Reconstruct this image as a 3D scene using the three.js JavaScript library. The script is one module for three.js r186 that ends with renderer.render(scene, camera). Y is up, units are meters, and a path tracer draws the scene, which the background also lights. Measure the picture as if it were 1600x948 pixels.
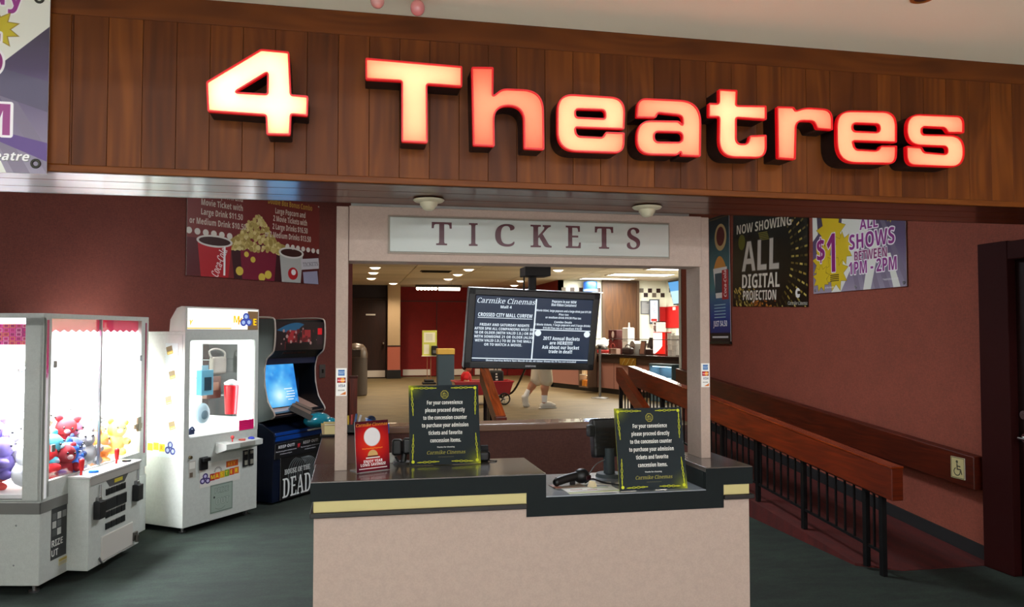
import * as THREE from 'three';
import { RoundedBoxGeometry } from 'three/addons/geometries/RoundedBoxGeometry.js';
import { mergeGeometries } from 'three/addons/utils/BufferGeometryUtils.js';
import { MarchingCubes } from 'three/addons/objects/MarchingCubes.js';
import { RectAreaLightUniformsLib } from 'three/addons/lights/RectAreaLightUniformsLib.js';
import { FontLoader } from 'three/addons/loaders/FontLoader.js';
import { TextGeometry } from 'three/addons/geometries/TextGeometry.js';

// ---------------------------------------------------------------- camera, sky, exposure, large lights
const scene = new THREE.Scene();
scene.background = new THREE.Color(0x000000);
const camera = new THREE.PerspectiveCamera(42.27, 1600 / 948, 0.05, 80);
camera.position.set(0, 1.6, 0);
{
  const yaw = THREE.MathUtils.degToRad(11.51), pit = THREE.MathUtils.degToRad(2.074);
  camera.lookAt(Math.sin(yaw) * Math.cos(pit), 1.6 + Math.sin(pit), -Math.cos(yaw) * Math.cos(pit));
}
const renderer = new THREE.WebGLRenderer({ antialias: true });
renderer.toneMapping = THREE.LinearToneMapping;
renderer.toneMappingExposure = 1.0;
renderer.shadowMap.enabled = true;
RectAreaLightUniformsLib.init();

// brightness of every kind of lamp in the place, in one table
const LAMP = { troffer: 34, mid: 38, down: 8, panel: 42, claw: 190, letter: 1.0, key: 14 };

// ---------------------------------------------------------------- helpers
function rngOf(seed) { let s = seed >>> 0; return () => { s = (s + 0x6D2B79F5) | 0; let t = Math.imul(s ^ (s >>> 15), 1 | s); t = (t + Math.imul(t ^ (t >>> 7), 61 | t)) ^ t; return ((t ^ (t >>> 14)) >>> 0) / 4294967296; }; }
function hash(x, y, s) { let h = (x * 374761393 + y * 668265263 + s * 974711) | 0; h = Math.imul(h ^ (h >>> 13), 1274126177); return ((h ^ (h >>> 16)) >>> 0) / 4294967296; }
function vnoise(x, y, s, px = 0, py = 0) {
  const xi = Math.floor(x), yi = Math.floor(y), fx = x - xi, fy = y - yi, u = fx * fx * (3 - 2 * fx), v = fy * fy * (3 - 2 * fy);
  const w = (a, p) => (p ? ((a % p) + p) % p : a);
  const a = hash(w(xi, px), w(yi, py), s), b = hash(w(xi + 1, px), w(yi, py), s), c = hash(w(xi, px), w(yi + 1, py), s), d = hash(w(xi + 1, px), w(yi + 1, py), s);
  return a + (b - a) * u + (c - a) * v + (a - b - c + d) * u * v;
}
const lin = (c) => new THREE.Color(c);
function pixelTexture(n, fn, srgb = true) {
  const d = new Uint8Array(n * n * 4);
  for (let y = 0; y < n; y++) for (let x = 0; x < n; x++) { const c = fn(x / n, y / n); const i = (y * n + x) * 4; d[i] = Math.max(0, Math.min(255, c[0])); d[i + 1] = Math.max(0, Math.min(255, c[1])); d[i + 2] = Math.max(0, Math.min(255, c[2])); d[i + 3] = 255; }
  const t = new THREE.DataTexture(d, n, n); t.wrapS = t.wrapT = THREE.RepeatWrapping; t.magFilter = THREE.LinearFilter; t.minFilter = THREE.LinearFilter;
  if (srgb) t.colorSpace = THREE.SRGBColorSpace; t.needsUpdate = true; return t;
}
function canvasTexture(w, h, draw) {
  const c = document.createElement('canvas'); c.width = w; c.height = h; const g = c.getContext('2d'); draw(g, w, h);
  const t = new THREE.CanvasTexture(c); t.colorSpace = THREE.SRGBColorSpace; t.magFilter = THREE.LinearFilter; return t;
}
function mat(color, o = {}) { return new THREE.MeshStandardMaterial({ color, roughness: 0.6, metalness: 0, ...o }); }
function pmat(color, o = {}) { return new THREE.MeshPhysicalMaterial({ color, roughness: 0.5, metalness: 0, ...o }); }
// uv in metres from the dominant axis of each face
function uvBox(geo, s = 1, turn = false) {
  const g = geo.index ? geo.toNonIndexed() : geo; const p = g.attributes.position, n = g.attributes.normal, uv = new Float32Array(p.count * 2);
  for (let i = 0; i < p.count; i++) {
    const ax = Math.abs(n.getX(i)), ay = Math.abs(n.getY(i)), az = Math.abs(n.getZ(i)); let u, v;
    if (ax >= ay && ax >= az) { u = p.getZ(i); v = p.getY(i); } else if (ay >= az) { u = p.getX(i); v = p.getZ(i); } else { u = p.getX(i); v = p.getY(i); }
    if (turn) [u, v] = [v, u];
    uv[i * 2] = u * s; uv[i * 2 + 1] = v * s;
  }
  g.setAttribute('uv', new THREE.BufferAttribute(uv, 2)); return g;
}
// box from its two corners, chamfer r
function bx(x0, y0, z0, x1, y1, z1, r = 0) {
  const w = Math.abs(x1 - x0), h = Math.abs(y1 - y0), d = Math.abs(z1 - z0);
  const g = r > 0 ? new RoundedBoxGeometry(w, h, d, 2, Math.min(r, w / 2.01, h / 2.01, d / 2.01)) : new THREE.BoxGeometry(w, h, d);
  const q = g.index ? g.toNonIndexed() : g; q.translate((x0 + x1) / 2, (y0 + y1) / 2, (z0 + z1) / 2); return q;
}
function cyl(r0, r1, h, x, y, z, seg = 20) { const g = new THREE.CylinderGeometry(r1, r0, h, seg).toNonIndexed(); g.translate(x, y + h / 2, z); return g; }
function sph(r, x, y, z, sx = 1, sy = 1, sz = 1, seg = 14) { const g = new THREE.SphereGeometry(r, seg, Math.round(seg * 0.7)).toNonIndexed(); g.scale(sx, sy, sz); g.translate(x, y, z); return g; }
function bar(a, b, w, h) { // square bar from a to b
  const A = new THREE.Vector3(...a), B = new THREE.Vector3(...b), L = A.distanceTo(B); const g = new THREE.BoxGeometry(w, h, L).toNonIndexed();
  const m = new THREE.Matrix4().lookAt(B, A, Math.abs(B.x - A.x) + Math.abs(B.z - A.z) < 1e-4 ? new THREE.Vector3(0, 0, 1) : new THREE.Vector3(0, 1, 0)); m.setPosition(A.clone().add(B).multiplyScalar(0.5)); g.applyMatrix4(m); return g;
}
function rod(a, b, r, seg = 10) { return tube([a, b], r, seg); }
function tube(pts, r, seg = 8, n) {
  const v = pts.map((p) => new THREE.Vector3(...p)); const c = v.length > 2 ? new THREE.CatmullRomCurve3(v) : new THREE.LineCurve3(v[0], v[1]);
  return new THREE.TubeGeometry(c, n ?? (v.length > 2 ? v.length * 6 : 1), r, seg).toNonIndexed();
}
function lathe(pts, x, y, z, seg = 32) { const g = new THREE.LatheGeometry(pts.map((p) => new THREE.Vector2(...p)), seg).toNonIndexed(); g.translate(x, y, z); return g; }
function prism(pts, depth, bevel = 0) { // outline in x, y; extruded along z
  const s = new THREE.Shape(pts.map((p) => new THREE.Vector2(p[0], p[1])));
  return new THREE.ExtrudeGeometry(s, { depth, bevelEnabled: bevel > 0, bevelThickness: bevel, bevelSize: bevel, bevelOffset: -bevel, bevelSegments: 2 });
}
function merge(gs) {
  gs = (Array.isArray(gs) ? gs : [gs]).map((g) => { const q = g.index ? g.toNonIndexed() : g; for (const k of Object.keys(q.attributes)) if (!['position', 'normal', 'uv'].includes(k)) q.deleteAttribute(k); return q; });
  return gs.length === 1 ? gs[0] : mergeGeometries(gs);
}
const usedNames = new Map();
function numbered(name) { const n = usedNames.get(name) ?? 0; usedNames.set(name, n + 1); return n ? name + '_' + String(n).padStart(3, '0') : name; }
function mesh(name, gs, m, parent = scene, label) {
  const o = new THREE.Mesh(merge(gs), m); o.castShadow = o.receiveShadow = true;
  if (parent === scene) o.name = numbered(name);
  else { const k = parent.children.filter((c) => c.name === name || c.name.startsWith(name + '_0')).length; o.name = k ? name + '_' + String(k).padStart(3, '0') : name; }
  if (label) o.userData.label = label;
  parent.add(o); return o;
}
function thing(name, label, category, pos = [0, 0, 0], turn = 0, group) {
  const o = new THREE.Group(); o.name = numbered(name); o.position.set(...pos); o.rotation.y = turn; o.userData = { label, category };
  if (group) o.userData.group = group; scene.add(o); return o;
}
function tag(o, label, category, group) { o.userData = { label, category }; if (group) o.userData.group = group; return o; }
function struct(name, gs, m) { const o = mesh(name, gs, m); o.userData.kind = 'structure'; return o; }
function copyOf(o, pos, turn, label, group) { const c = o.clone(); c.name = numbered(o.name.replace(/_\d{3}$/, '')); c.userData = { ...o.userData }; c.position.set(...pos); if (turn != null) c.rotation.y = turn; if (label) c.userData.label = label; if (group) c.userData.group = group; scene.add(c); return c; }
function areaLight(parent, color, intensity, w, h, pos, dir) { // dir: where it shines, in the parent's own axes
  const l = new THREE.RectAreaLight(color, intensity, w, h); l.position.set(...pos); parent.add(l);
  const q = new THREE.Quaternion().setFromUnitVectors(new THREE.Vector3(0, 0, -1), new THREE.Vector3(...dir).normalize()); l.quaternion.copy(q); return l;
}
function spot(parent, color, intensity, pos, angle = 1.1) {
  const l = new THREE.SpotLight(color, intensity, 0, angle, 0.6, 2); l.position.set(...pos); l.castShadow = true; l.shadow.radius = 3; l.target.position.set(pos[0], pos[1] - 1, pos[2]); parent.add(l, l.target); return l;
}
// a flat print: a thin sheet whose front (+z) carries the picture
function sheet(name, w, h, tex, parent, o = {}) {
  const t = o.t ?? 0.003; const g = new THREE.BoxGeometry(w, h, t); const m = mat(0xffffff, { map: tex, roughness: o.rough ?? 0.5, ...(o.mat ?? {}) });
  const back = o.back ?? mat(o.edge ?? 0xd8d4cc, { roughness: 0.7 }); const k = new THREE.Mesh(g, [back, back, back, back, m, back]); k.castShadow = k.receiveShadow = true;
  k.name = parent === scene ? numbered(name) : name; k.position.set(...(o.pos ?? [0, 0, 0])); if (o.rot) k.rotation.set(...o.rot, 'YXZ'); parent.add(k); return k;
}
// ---------------------------------------------------------------- surfaces
const woodPix = (seed, base, dark, rings) => pixelTexture(512, (u, v) => {
  const w = vnoise(u * 6, v * 2, seed, 6, 2) * 0.9; const a = vnoise(u * 90 + w * 4, v * 5, seed + 1, 90, 5), b = vnoise(u * 28 + w * 3, v * 3, seed + 2, 28, 3), c = vnoise(u * 5, v * 2, seed + 3, 5, 2);
  const r = 0.5 + 0.5 * Math.sin((u * rings + w * 3 + b) * 6.283); const t = 0.35 * a + 0.3 * b + 0.25 * c + 0.12 * r;
  return [0, 1, 2].map((k) => dark[k] + (base[k] - dark[k]) * t * 1.25);
});
const woodTex = woodPix(11, [168, 118, 62], [100, 62, 28], 7);
const railTex = woodPix(29, [190, 112, 56], [96, 46, 20], 5);
const carpetTex = pixelTexture(1024, (u, v) => {
  const f = vnoise(u * 300, v * 300, 3, 300, 300), s = vnoise(u * 9 + vnoise(u * 5, v * 5, 9, 5, 5) * 2, v * 40, 4, 0, 40), m = vnoise(u * 14, v * 14, 5, 14, 14), q = vnoise(u * 40, v * 90, 6, 40, 90);
  const t = 0.32 * f + 0.3 * s + 0.22 * m + 0.2 * q; return [34 + 74 * t, 46 + 80 * t, 44 + 72 * t];
});
const hallTex = pixelTexture(512, (u, v) => {
  const f = vnoise(u * 200, v * 200, 13, 200, 200), s = vnoise(u * 10, v * 60, 14, 10, 60), m = vnoise(u * 6, v * 8, 15, 6, 8); const t = 0.35 * f + 0.4 * s + 0.3 * m; return [104 + 84 * t, 90 + 78 * t, 62 + 62 * t];
});
const wallTex = pixelTexture(512, (u, v) => { const f = vnoise(u * 220, v * 60, 23, 220, 60), k = vnoise(u * 60, v * 220, 24, 60, 220), m = vnoise(u * 7, v * 7, 25, 7, 7); const t = 0.5 + 0.28 * (f - 0.5) + 0.28 * (k - 0.5) + 0.16 * (m - 0.5); const q = 225 + 90 * (t - 0.5); return [q, q, q]; });
const rampTex = pixelTexture(512, (u, v) => { const f = vnoise(u * 220, v * 220, 33, 220, 220), m = vnoise(u * 30, v * 9, 34, 30, 9); const t = 0.5 * f + 0.5 * m; return [120 + 70 * t, 54 + 40 * t, 36 + 26 * t]; });
const speckTex = pixelTexture(256, (u, v) => { const f = vnoise(u * 128, v * 128, 43, 128, 128), m = vnoise(u * 30, v * 30, 44, 30, 30); const t = 0.93 + 0.07 * (0.6 * f + 0.4 * m); return [255 * t, 255 * t, 255 * t]; });

const M = {
  woodA: pmat(0xb89054, { map: woodTex, roughness: 0.5, specularIntensity: 0.55, bumpMap: woodTex, bumpScale: 0.0006 }), woodB: pmat(0xae8650, { map: woodTex, roughness: 0.5, specularIntensity: 0.55, bumpMap: woodTex, bumpScale: 0.0006 }), woodC: pmat(0xa07a48, { map: woodTex, roughness: 0.5, specularIntensity: 0.55, bumpMap: woodTex, bumpScale: 0.0006 }), woodD: pmat(0xc0985a, { map: woodTex, roughness: 0.5, specularIntensity: 0.55, bumpMap: woodTex, bumpScale: 0.0006 }),
  soffit: pmat(0x9a6230, { map: woodTex, roughness: 0.34, clearcoat: 0.4, clearcoatRoughness: 0.12, specularIntensity: 0.6, bumpMap: woodTex, bumpScale: 0.0008 }),
  rail: pmat(0xa8683c, { map: railTex, roughness: 0.34, clearcoat: 0.25, clearcoatRoughness: 0.3 }), railDark: pmat(0x7c4a36, { map: railTex, roughness: 0.4 }),
  carpet: mat(0x687868, { map: carpetTex, roughness: 0.95 }), hallFloor: mat(0xbab8a8, { map: hallTex, roughness: 0.55 }), ramp: mat(0x7c382c, { map: rampTex, roughness: 0.9 }),
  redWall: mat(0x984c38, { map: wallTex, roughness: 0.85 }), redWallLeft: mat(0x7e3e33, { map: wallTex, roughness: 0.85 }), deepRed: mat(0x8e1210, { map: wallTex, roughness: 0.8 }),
  ceil: mat(0xf4f0d8, { roughness: 0.9 }), cream: mat(0xbfaa9c, { map: speckTex, roughness: 0.8 }), creamTan: mat(0xb9a07c, { roughness: 0.8 }), salmon: mat(0xb3624e, { roughness: 0.8 }),
  tile: mat(0xd4d4d0, { roughness: 0.5 }), plaster: mat(0xcfcfca, { roughness: 0.9 }), black: mat(0x0c0c0d, { roughness: 0.45 }), blackSoft: mat(0x131314, { roughness: 0.8 }), iron: mat(0x0b0b0c, { roughness: 0.5, metalness: 0.3 }),
  brownDark: mat(0x2b1a14, { roughness: 0.6 }), darkDoor: pmat(0x4a2c20, { map: woodTex, roughness: 0.5 }), white: mat(0xdcd9d0, { roughness: 0.5 }), brightWhite: mat(0xeeeeea, { roughness: 0.45 }), chrome: mat(0xc9c9c9, { roughness: 0.2, metalness: 1 }), steel: mat(0x8f9090, { roughness: 0.35, metalness: 0.9 }),
  glass: pmat(0xffffff, { transmission: 1, thickness: 0, roughness: 0.02, ior: 1.45 }), mirror: mat(0x9a9a98, { roughness: 0.06, metalness: 1 }),
  cabinet: mat(0xccd0c8, { map: speckTex, roughness: 0.45 }), magenta: mat(0xe0147e, { roughness: 0.5 }), red: mat(0xc01012, { roughness: 0.45 }), gold: mat(0xc9bd80, { roughness: 0.5 }), teal: pmat(0x141c1d, { map: speckTex, roughness: 0.65, specularIntensity: 0.4 }),
};
const glow = (c, k) => new THREE.MeshStandardMaterial({ color: 0x111111, emissive: c, emissiveIntensity: k, roughness: 0.5 });
// ---------------------------------------------------------------- the setting
const HALL = 0.42, BEAM_Y = 2.09, LOW_CEIL = 2.66, MID_CEIL = 3.4, HALL_CEIL = 2.8, RIGHT = 4.34, RISE = 0.09;
const LW = (t, off = 0) => [-1.3 + 0.695 * t + 0.719 * off, -8.3 - 0.719 * t + 0.695 * off];      // along the diagonal left wall, off = in front of it
struct('floor', uvBox(bx(-6.5, -0.12, -9.7, RIGHT, 0, -1.6), 0.45), M.carpet);
struct('floor', uvBox(bx(-6.5, -0.12, -1.6, RIGHT, 0, 8)), M.tile);
struct('floor', uvBox(mergeGeometries([bx(-1.4, -0.12, -21.3, 7.4, HALL, -9.66), bx(0, -0.12, -9.66, RIGHT, HALL, -9.35)]), 0.6), M.hallFloor);
{ // ramp up to the hall, with the cut corner at its foot
  const n = 24, tops = [];
  const outline = [[3.39, -4.86], [3.62, -4.69], [RIGHT, -4.68], [RIGHT, -9.352], [3.39, -9.352]];
  const s = new THREE.Shape(outline.map(([x, z]) => new THREE.Vector2(x, -z)));
  const g = new THREE.ExtrudeGeometry(s, { depth: 1, bevelEnabled: false }).toNonIndexed(); g.rotateX(-Math.PI / 2);   // y 0..1
  const p = g.attributes.position; for (let i = 0; i < p.count; i++) p.setY(i, p.getY(i) > 0.5 ? 0.004 + RISE * Math.max(0, -4.69 - p.getZ(i)) : 0.0);
  g.computeVertexNormals(); struct('ramp', uvBox(g, 0.8), M.ramp);
}
{ // three steps behind the booth, up to the hall
  const g = []; for (let i = 0; i < 2; i++) g.push(bx(1.62, 0, -9.352, 3.3, 0.14 * (i + 1), -9.352 + 0.3 * (2 - i), 0.008));
  struct('stairs', uvBox(merge(g), 0.6), M.hallFloor);
}
// walls
const wl = (t0, t1, y0, y1, th, m) => { const a = LW(t0, -th / 2), b = LW(t1, -th / 2); return uvBox((() => { const g = new THREE.BoxGeometry(Math.hypot(b[0] - a[0], b[1] - a[1]), y1 - y0, th).toNonIndexed(); return g; })(), 1.2); };
{
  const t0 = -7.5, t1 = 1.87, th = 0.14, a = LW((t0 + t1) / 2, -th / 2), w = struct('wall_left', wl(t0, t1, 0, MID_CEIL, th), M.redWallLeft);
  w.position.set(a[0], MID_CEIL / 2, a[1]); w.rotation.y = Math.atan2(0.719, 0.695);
  const b = struct('baseboard_left', bx(-(t1 - t0) / 2, 0, 0, (t1 - t0) / 2, 0.1, 0.014, 0.004), M.blackSoft); const c = LW((t0 + t1) / 2, 0.0); b.position.set(c[0], 0, c[1]); b.rotation.y = w.rotation.y;
}
struct('wall_right', uvBox(bx(RIGHT, 0, -9.9, RIGHT + 0.14, 3.7, 8), 1.2), M.redWall);
{ // black base along the ramp, following its slope
  const g = bx(RIGHT - 0.016, 0, -9.35, RIGHT, 0.1, -4.69); const p = g.attributes.position; for (let i = 0; i < p.count; i++) p.setY(i, p.getY(i) + RISE * (-4.69 - p.getZ(i))); g.computeVertexNormals();
  struct('baseboard_right', g, M.blackSoft);
}
struct('wall_hall_left', uvBox(mergeGeometries([bx(-1.4, 0, -21.2, -1.28, MID_CEIL, -9.66), bx(-1.4, 0, -9.78, 0.0, MID_CEIL, -9.64)])), M.redWall);
struct('wall_hall_right', uvBox(mergeGeometries([bx(RIGHT, 0, -9.98, 7.4, MID_CEIL, -9.88), bx(7.25, 0, -17.6, 7.4, HALL_CEIL + 0.05, -9.9)])), mat(0xd8dccb, { roughness: 0.45 }));
struct('wall_hall_drop', bx(-1.4, HALL_CEIL, -9.72, 7.4, MID_CEIL, -9.62), M.plaster);
struct('wall_mall_left', bx(-6.6, 0, -3.2, -6.46, 3.7, 8), M.plaster);
struct('wall_mall_back', bx(-6.6, 0, 8, RIGHT + 0.14, 3.7, 8.14), M.plaster);
// ceilings
struct('ceiling', mergeGeometries([bx(-6.6, LOW_CEIL, -2.62, RIGHT, LOW_CEIL + 0.1, -1.45), bx(-6.6, LOW_CEIL, -1.45, RIGHT, 3.7, -1.35)]), M.ceil);
struct('ceiling', bx(-6.6, 3.6, -1.36, RIGHT + 0.1, 3.72, 8.1), M.ceil);
struct('ceiling', bx(-6.7, MID_CEIL, -9.75, RIGHT + 0.14, MID_CEIL + 0.1, -2.98), M.ceil);
{ // hall ceiling: dropped tiles in a grid, each its own piece
  const c = struct('ceiling', bx(-1.4, HALL_CEIL + 0.02, -21.3, 7.4, HALL_CEIL + 0.12, -9.6), mat(0x6a6456, { roughness: 0.9 }));
  const tm = [0xd2cab6, 0xc9c1ad, 0xdad2be].map((k) => mat(k, { roughness: 0.9 })); const r = rngOf(5), tg = new THREE.BoxGeometry(1.185, 0.03, 0.59).toNonIndexed();
  for (let i = 0; i < 7; i++) for (let j = 0; j < 19; j++) { const k = new THREE.Mesh(tg, tm[Math.floor(r() * 3)]); k.name = 'tile_' + String(i * 19 + j).padStart(3, '0'); k.position.set(-0.66 + i * 1.2, HALL_CEIL + 0.012 + (r() - 0.5) * 0.003, -10.0 - j * 0.6); k.receiveShadow = true; c.add(k); }
}
// the wooden beam over the entrance: boards, rails, and a varnished underside
{
  const core = struct('beam', bx(-6.5, BEAM_Y + 0.02, -3.02, RIGHT, 3.7, -2.632), M.brownDark);
  const r = rngOf(17), wm = [M.woodA, M.woodB, M.woodC, M.woodD, M.woodA, M.woodB]; let k = 0;
  for (let x = -1.65; x < RIGHT - 0.08; x += 0.1) {
    const g = uvBox(bx(x + 0.0005, 2.112, -2.634, x + 0.0995, 2.585, -2.6165, 0.0012), 1); const off = r() * 5, o2 = r() * 3; const uv = g.attributes.uv; for (let i = 0; i < uv.count; i++) uv.setXY(i, uv.getX(i) + off, uv.getY(i) + o2);
    mesh('plank', g, wm[Math.floor(r() * 6)], core);
  }
  mesh('rail', uvBox(bx(-6.5, 2.58, -2.634, RIGHT, 2.66, -2.6135, 0.003), 1, true), M.woodB, core); mesh('rail', uvBox(bx(-6.5, 2.09, -2.634, RIGHT, 2.113, -2.612, 0.004), 1, true), M.woodD, core);
  mesh('stile', uvBox(bx(-0.93, 2.113, -2.63, -0.855, 2.58, -2.613, 0.003), 1), M.woodD, core);
  mesh('panel', uvBox(bx(-6.5, 2.112, -2.634, -1.65, 2.585, -2.618), 1), M.woodA, core);
  for (let i = 0; i < 3; i++) { const g = uvBox(bx(-6.5, BEAM_Y, -3.03 + i * 0.1378, RIGHT, BEAM_Y + 0.022, -3.03 + (i + 1) * 0.1378 - 0.0015, 0.003), 1, true); mesh('soffit_board', g, M.soffit, core); }
  mesh('back_panel', uvBox(bx(-6.5, BEAM_Y, -3.034, RIGHT, 2.9, -3.02), 1), M.woodC, core);
}
// far end of the hall
{
  const w = struct('wall_back', uvBox(mergeGeometries([bx(1.1, HALL, -21.1, 4.7, HALL_CEIL + 0.02, -20.95), bx(4.65, HALL, -21.1, 4.75, HALL_CEIL + 0.02, -17.4)]), 0.9), M.deepRed);
  struct('wall_concession', uvBox(bx(4.65, 0, -17.52, 7.4, HALL_CEIL + 0.02, -17.4)), mat(0xe4e8d8, { roughness: 0.35 }));
  struct('wall_back_left', uvBox(bx(-1.4, HALL, -20.5, 1.2, HALL_CEIL + 0.02, -20.36)), M.brownDark);
  const p = struct('pillar', bx(0.88, HALL + 0.24, -20.4, 1.2, HALL_CEIL, -20.1, 0.01), M.creamTan);
  mesh('panel', bx(0.878, HALL + 0.2, -20.4, 1.202, 1.24, -20.096, 0.01), M.salmon, p); mesh('trim', bx(0.872, 1.23, -20.4, 1.208, 1.26, -20.085, 0.006), M.brownDark, p); mesh('base', bx(0.86, HALL, -20.4, 1.22, HALL + 0.22, -20.08, 0.01), M.black, p);
  const d1 = struct('door_1', uvBox(bx(-0.25, HALL, -20.36, 0.84, 2.42, -20.31, 0.006)), M.darkDoor);
  mesh('kick_plate', bx(0.1, HALL + 0.03, -20.31, 0.83, HALL + 0.2, -20.3, 0.003), mat(0xcfc8bd), d1); mesh('frame', bx(-0.3, 2.42, -20.36, 0.87, 2.46, -20.29, 0.004), M.brownDark, d1);
  mesh('sign_plate', bx(0.34, 2.02, -20.31, 0.58, 2.06, -20.3, 0.002), M.white, d1); mesh('door_knob', [sph(0.035, 0.78, 1.31, -20.25), rod([0.78, 1.31, -20.31], [0.78, 1.31, -20.25], 0.012)], M.chrome, d1); mesh('transom', bx(-0.3, 2.47, -20.36, 0.87, HALL_CEIL, -20.33, 0.006), mat(0x1a1320), d1);
  for (const [n, x0, x1] of [[2, 1.26, 2.2], [3, 2.22, 3.16], [4, 3.18, 4.12]]) {
    const d = struct('door_' + n, uvBox(bx(x0, HALL + 0.01, -20.95, x1, 2.4, -20.91, 0.005), 0.9), M.deepRed); mesh('kick_plate', bx(x0 + 0.06, HALL + 0.03, -20.91, x1 - 0.16, HALL + 0.19, -20.9, 0.003), mat(0xd8d2c8), d);
    mesh('frame', [bx(x0 - 0.01, 2.4, -20.95, x1 + 0.01, 2.43, -20.9), bx(x1, HALL, -20.95, x1 + 0.02, 2.4, -20.9)], mat(0x4a0c08), d);
  }
  const d5 = struct('door_5', uvBox(bx(5.72, HALL, -17.4, 6.5, 2.74, -17.35, 0.006)), pmat(0x80703c, { map: woodTex, roughness: 0.5 })); mesh('frame', [bx(5.66, HALL, -17.4, 5.72, 2.79, -17.33), bx(6.5, HALL, -17.4, 6.56, 2.79, -17.33), bx(5.72, 2.74, -17.4, 6.5, 2.79, -17.33)], mat(0x4a3420), d5); mesh('door_knob', sph(0.035, 5.8, 1.4, -17.31), M.chrome, d5);
}
{ // dark accent tiles set in a chequer along the white concession wall
  const w = scene.getObjectByName('wall_concession'), m1 = mat(0x33201e, { roughness: 0.3 }), m2 = mat(0x6d665c, { roughness: 0.3 }); let k = 0;
  for (let i = 0; i < 24; i++) for (let j = 0; j < 2; j++) { if ((i + j) % 2) continue; const x = 4.7 + i * 0.105; if (x > 5.6 && x < 6.5) continue; mesh('tile', bx(x, 2.52 - j * 0.105, -17.402, x + 0.1, 2.62 - j * 0.105, -17.392, 0.002), k++ % 3 ? m1 : m2, w); }
  const w2 = scene.getObjectByName('wall_hall_right'); for (let i = 0; i < 10; i++) for (let j = 0; j < 2; j++) { if ((i + j) % 2) continue; const z = -17.2 + i * 0.105; mesh('tile', bx(7.242, 2.52 - j * 0.105, z, 7.252, 2.62 - j * 0.105, z + 0.1, 0.002), m1, w2); }
}
{ // dark wood door in the right wall, at the foot of the ramp
  const dm = pmat(0x34140e, { map: woodTex, roughness: 0.5, specularIntensity: 0.4 }), fm = pmat(0x2c0807, { roughness: 0.7, specularIntensity: 0.25 });
  const d = struct('door_6', uvBox(bx(RIGHT - 0.03, 0.005, -4.43, RIGHT + 0.01, 2.08, -3.5, 0.004)), dm);
  mesh('frame', [bx(RIGHT - 0.09, 0, -4.68, RIGHT, 2.205, -4.43, 0.006), bx(RIGHT - 0.09, 0, -3.5, RIGHT, 2.205, -3.3, 0.006), bx(RIGHT - 0.088, 2.08, -4.43, RIGHT, 2.2, -3.5, 0.006)], fm, d);
  mesh('deadbolt', [(() => { const g = new THREE.CylinderGeometry(0.028, 0.03, 0.03, 18).toNonIndexed(); g.rotateZ(Math.PI / 2); g.translate(RIGHT - 0.045, 1.06, -4.36); return g; })()], M.chrome, d);
  mesh('door_handle', [(() => { const g = new THREE.CylinderGeometry(0.03, 0.03, 0.02, 18).toNonIndexed(); g.rotateZ(Math.PI / 2); g.translate(RIGHT - 0.04, 0.91, -4.36); return g; })(), rod([RIGHT - 0.045, 0.91, -4.36], [RIGHT - 0.09, 0.91, -4.36], 0.009), rod([RIGHT - 0.09, 0.91, -4.37], [RIGHT - 0.09, 0.905, -4.25], 0.01)], M.chrome, d);
}
// lights of the mall side, behind the camera and over the entrance
{
  const g0 = thing('ceiling_light', 'recessed square ceiling light in the mall ceiling in front of the theatre', 'ceiling light', [0, 3.6, 2.7], 0, 'mall ceiling lights');
  mesh('frame', [bx(-0.64, -0.02, -0.34, 0.64, 0, -0.31), bx(-0.64, -0.02, 0.31, 0.64, 0, 0.34), bx(-0.64, -0.02, -0.31, -0.61, 0, 0.31), bx(0.61, -0.02, -0.31, 0.64, 0, 0.31)], M.white, g0); mesh('diffuser', bx(-0.61, -0.012, -0.31, 0.61, -0.004, 0.31), glow(0xf2f7ff, 8), g0); areaLight(g0, 0xf2f7ff, LAMP.troffer, 1.2, 0.6, [0, -0.03, 0], [0, -1, 0]);
  for (const [x, z, l] of [[1.4, -6.5, 'right'], [-2.6, -4.2, 'left']]) { const c = copyOf(g0, [x, MID_CEIL, z], Math.PI / 2, 'recessed square ceiling light above the entrance lobby behind the wooden beam, ' + l); c.children.find((q) => q.isRectAreaLight).intensity = l === 'left' ? LAMP.mid * 0.06 : LAMP.mid; }
  g0.userData.label = 'recessed square light in the mall ceiling, nearest row, middle'; for (const [x, z, w] of [[-3.2, 2.7, 'nearest row, left'], [2.8, 2.7, 'nearest row, right'], [-3.2, 4.8, 'second row, left'], [0, 4.8, 'second row, middle'], [2.8, 4.8, 'second row, right'], [-1.6, 6.8, 'last row, left'], [1.6, 6.8, 'last row, right']]) copyOf(g0, [x, 3.6, z], 0, 'recessed square light in the mall ceiling, ' + w);
}
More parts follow.
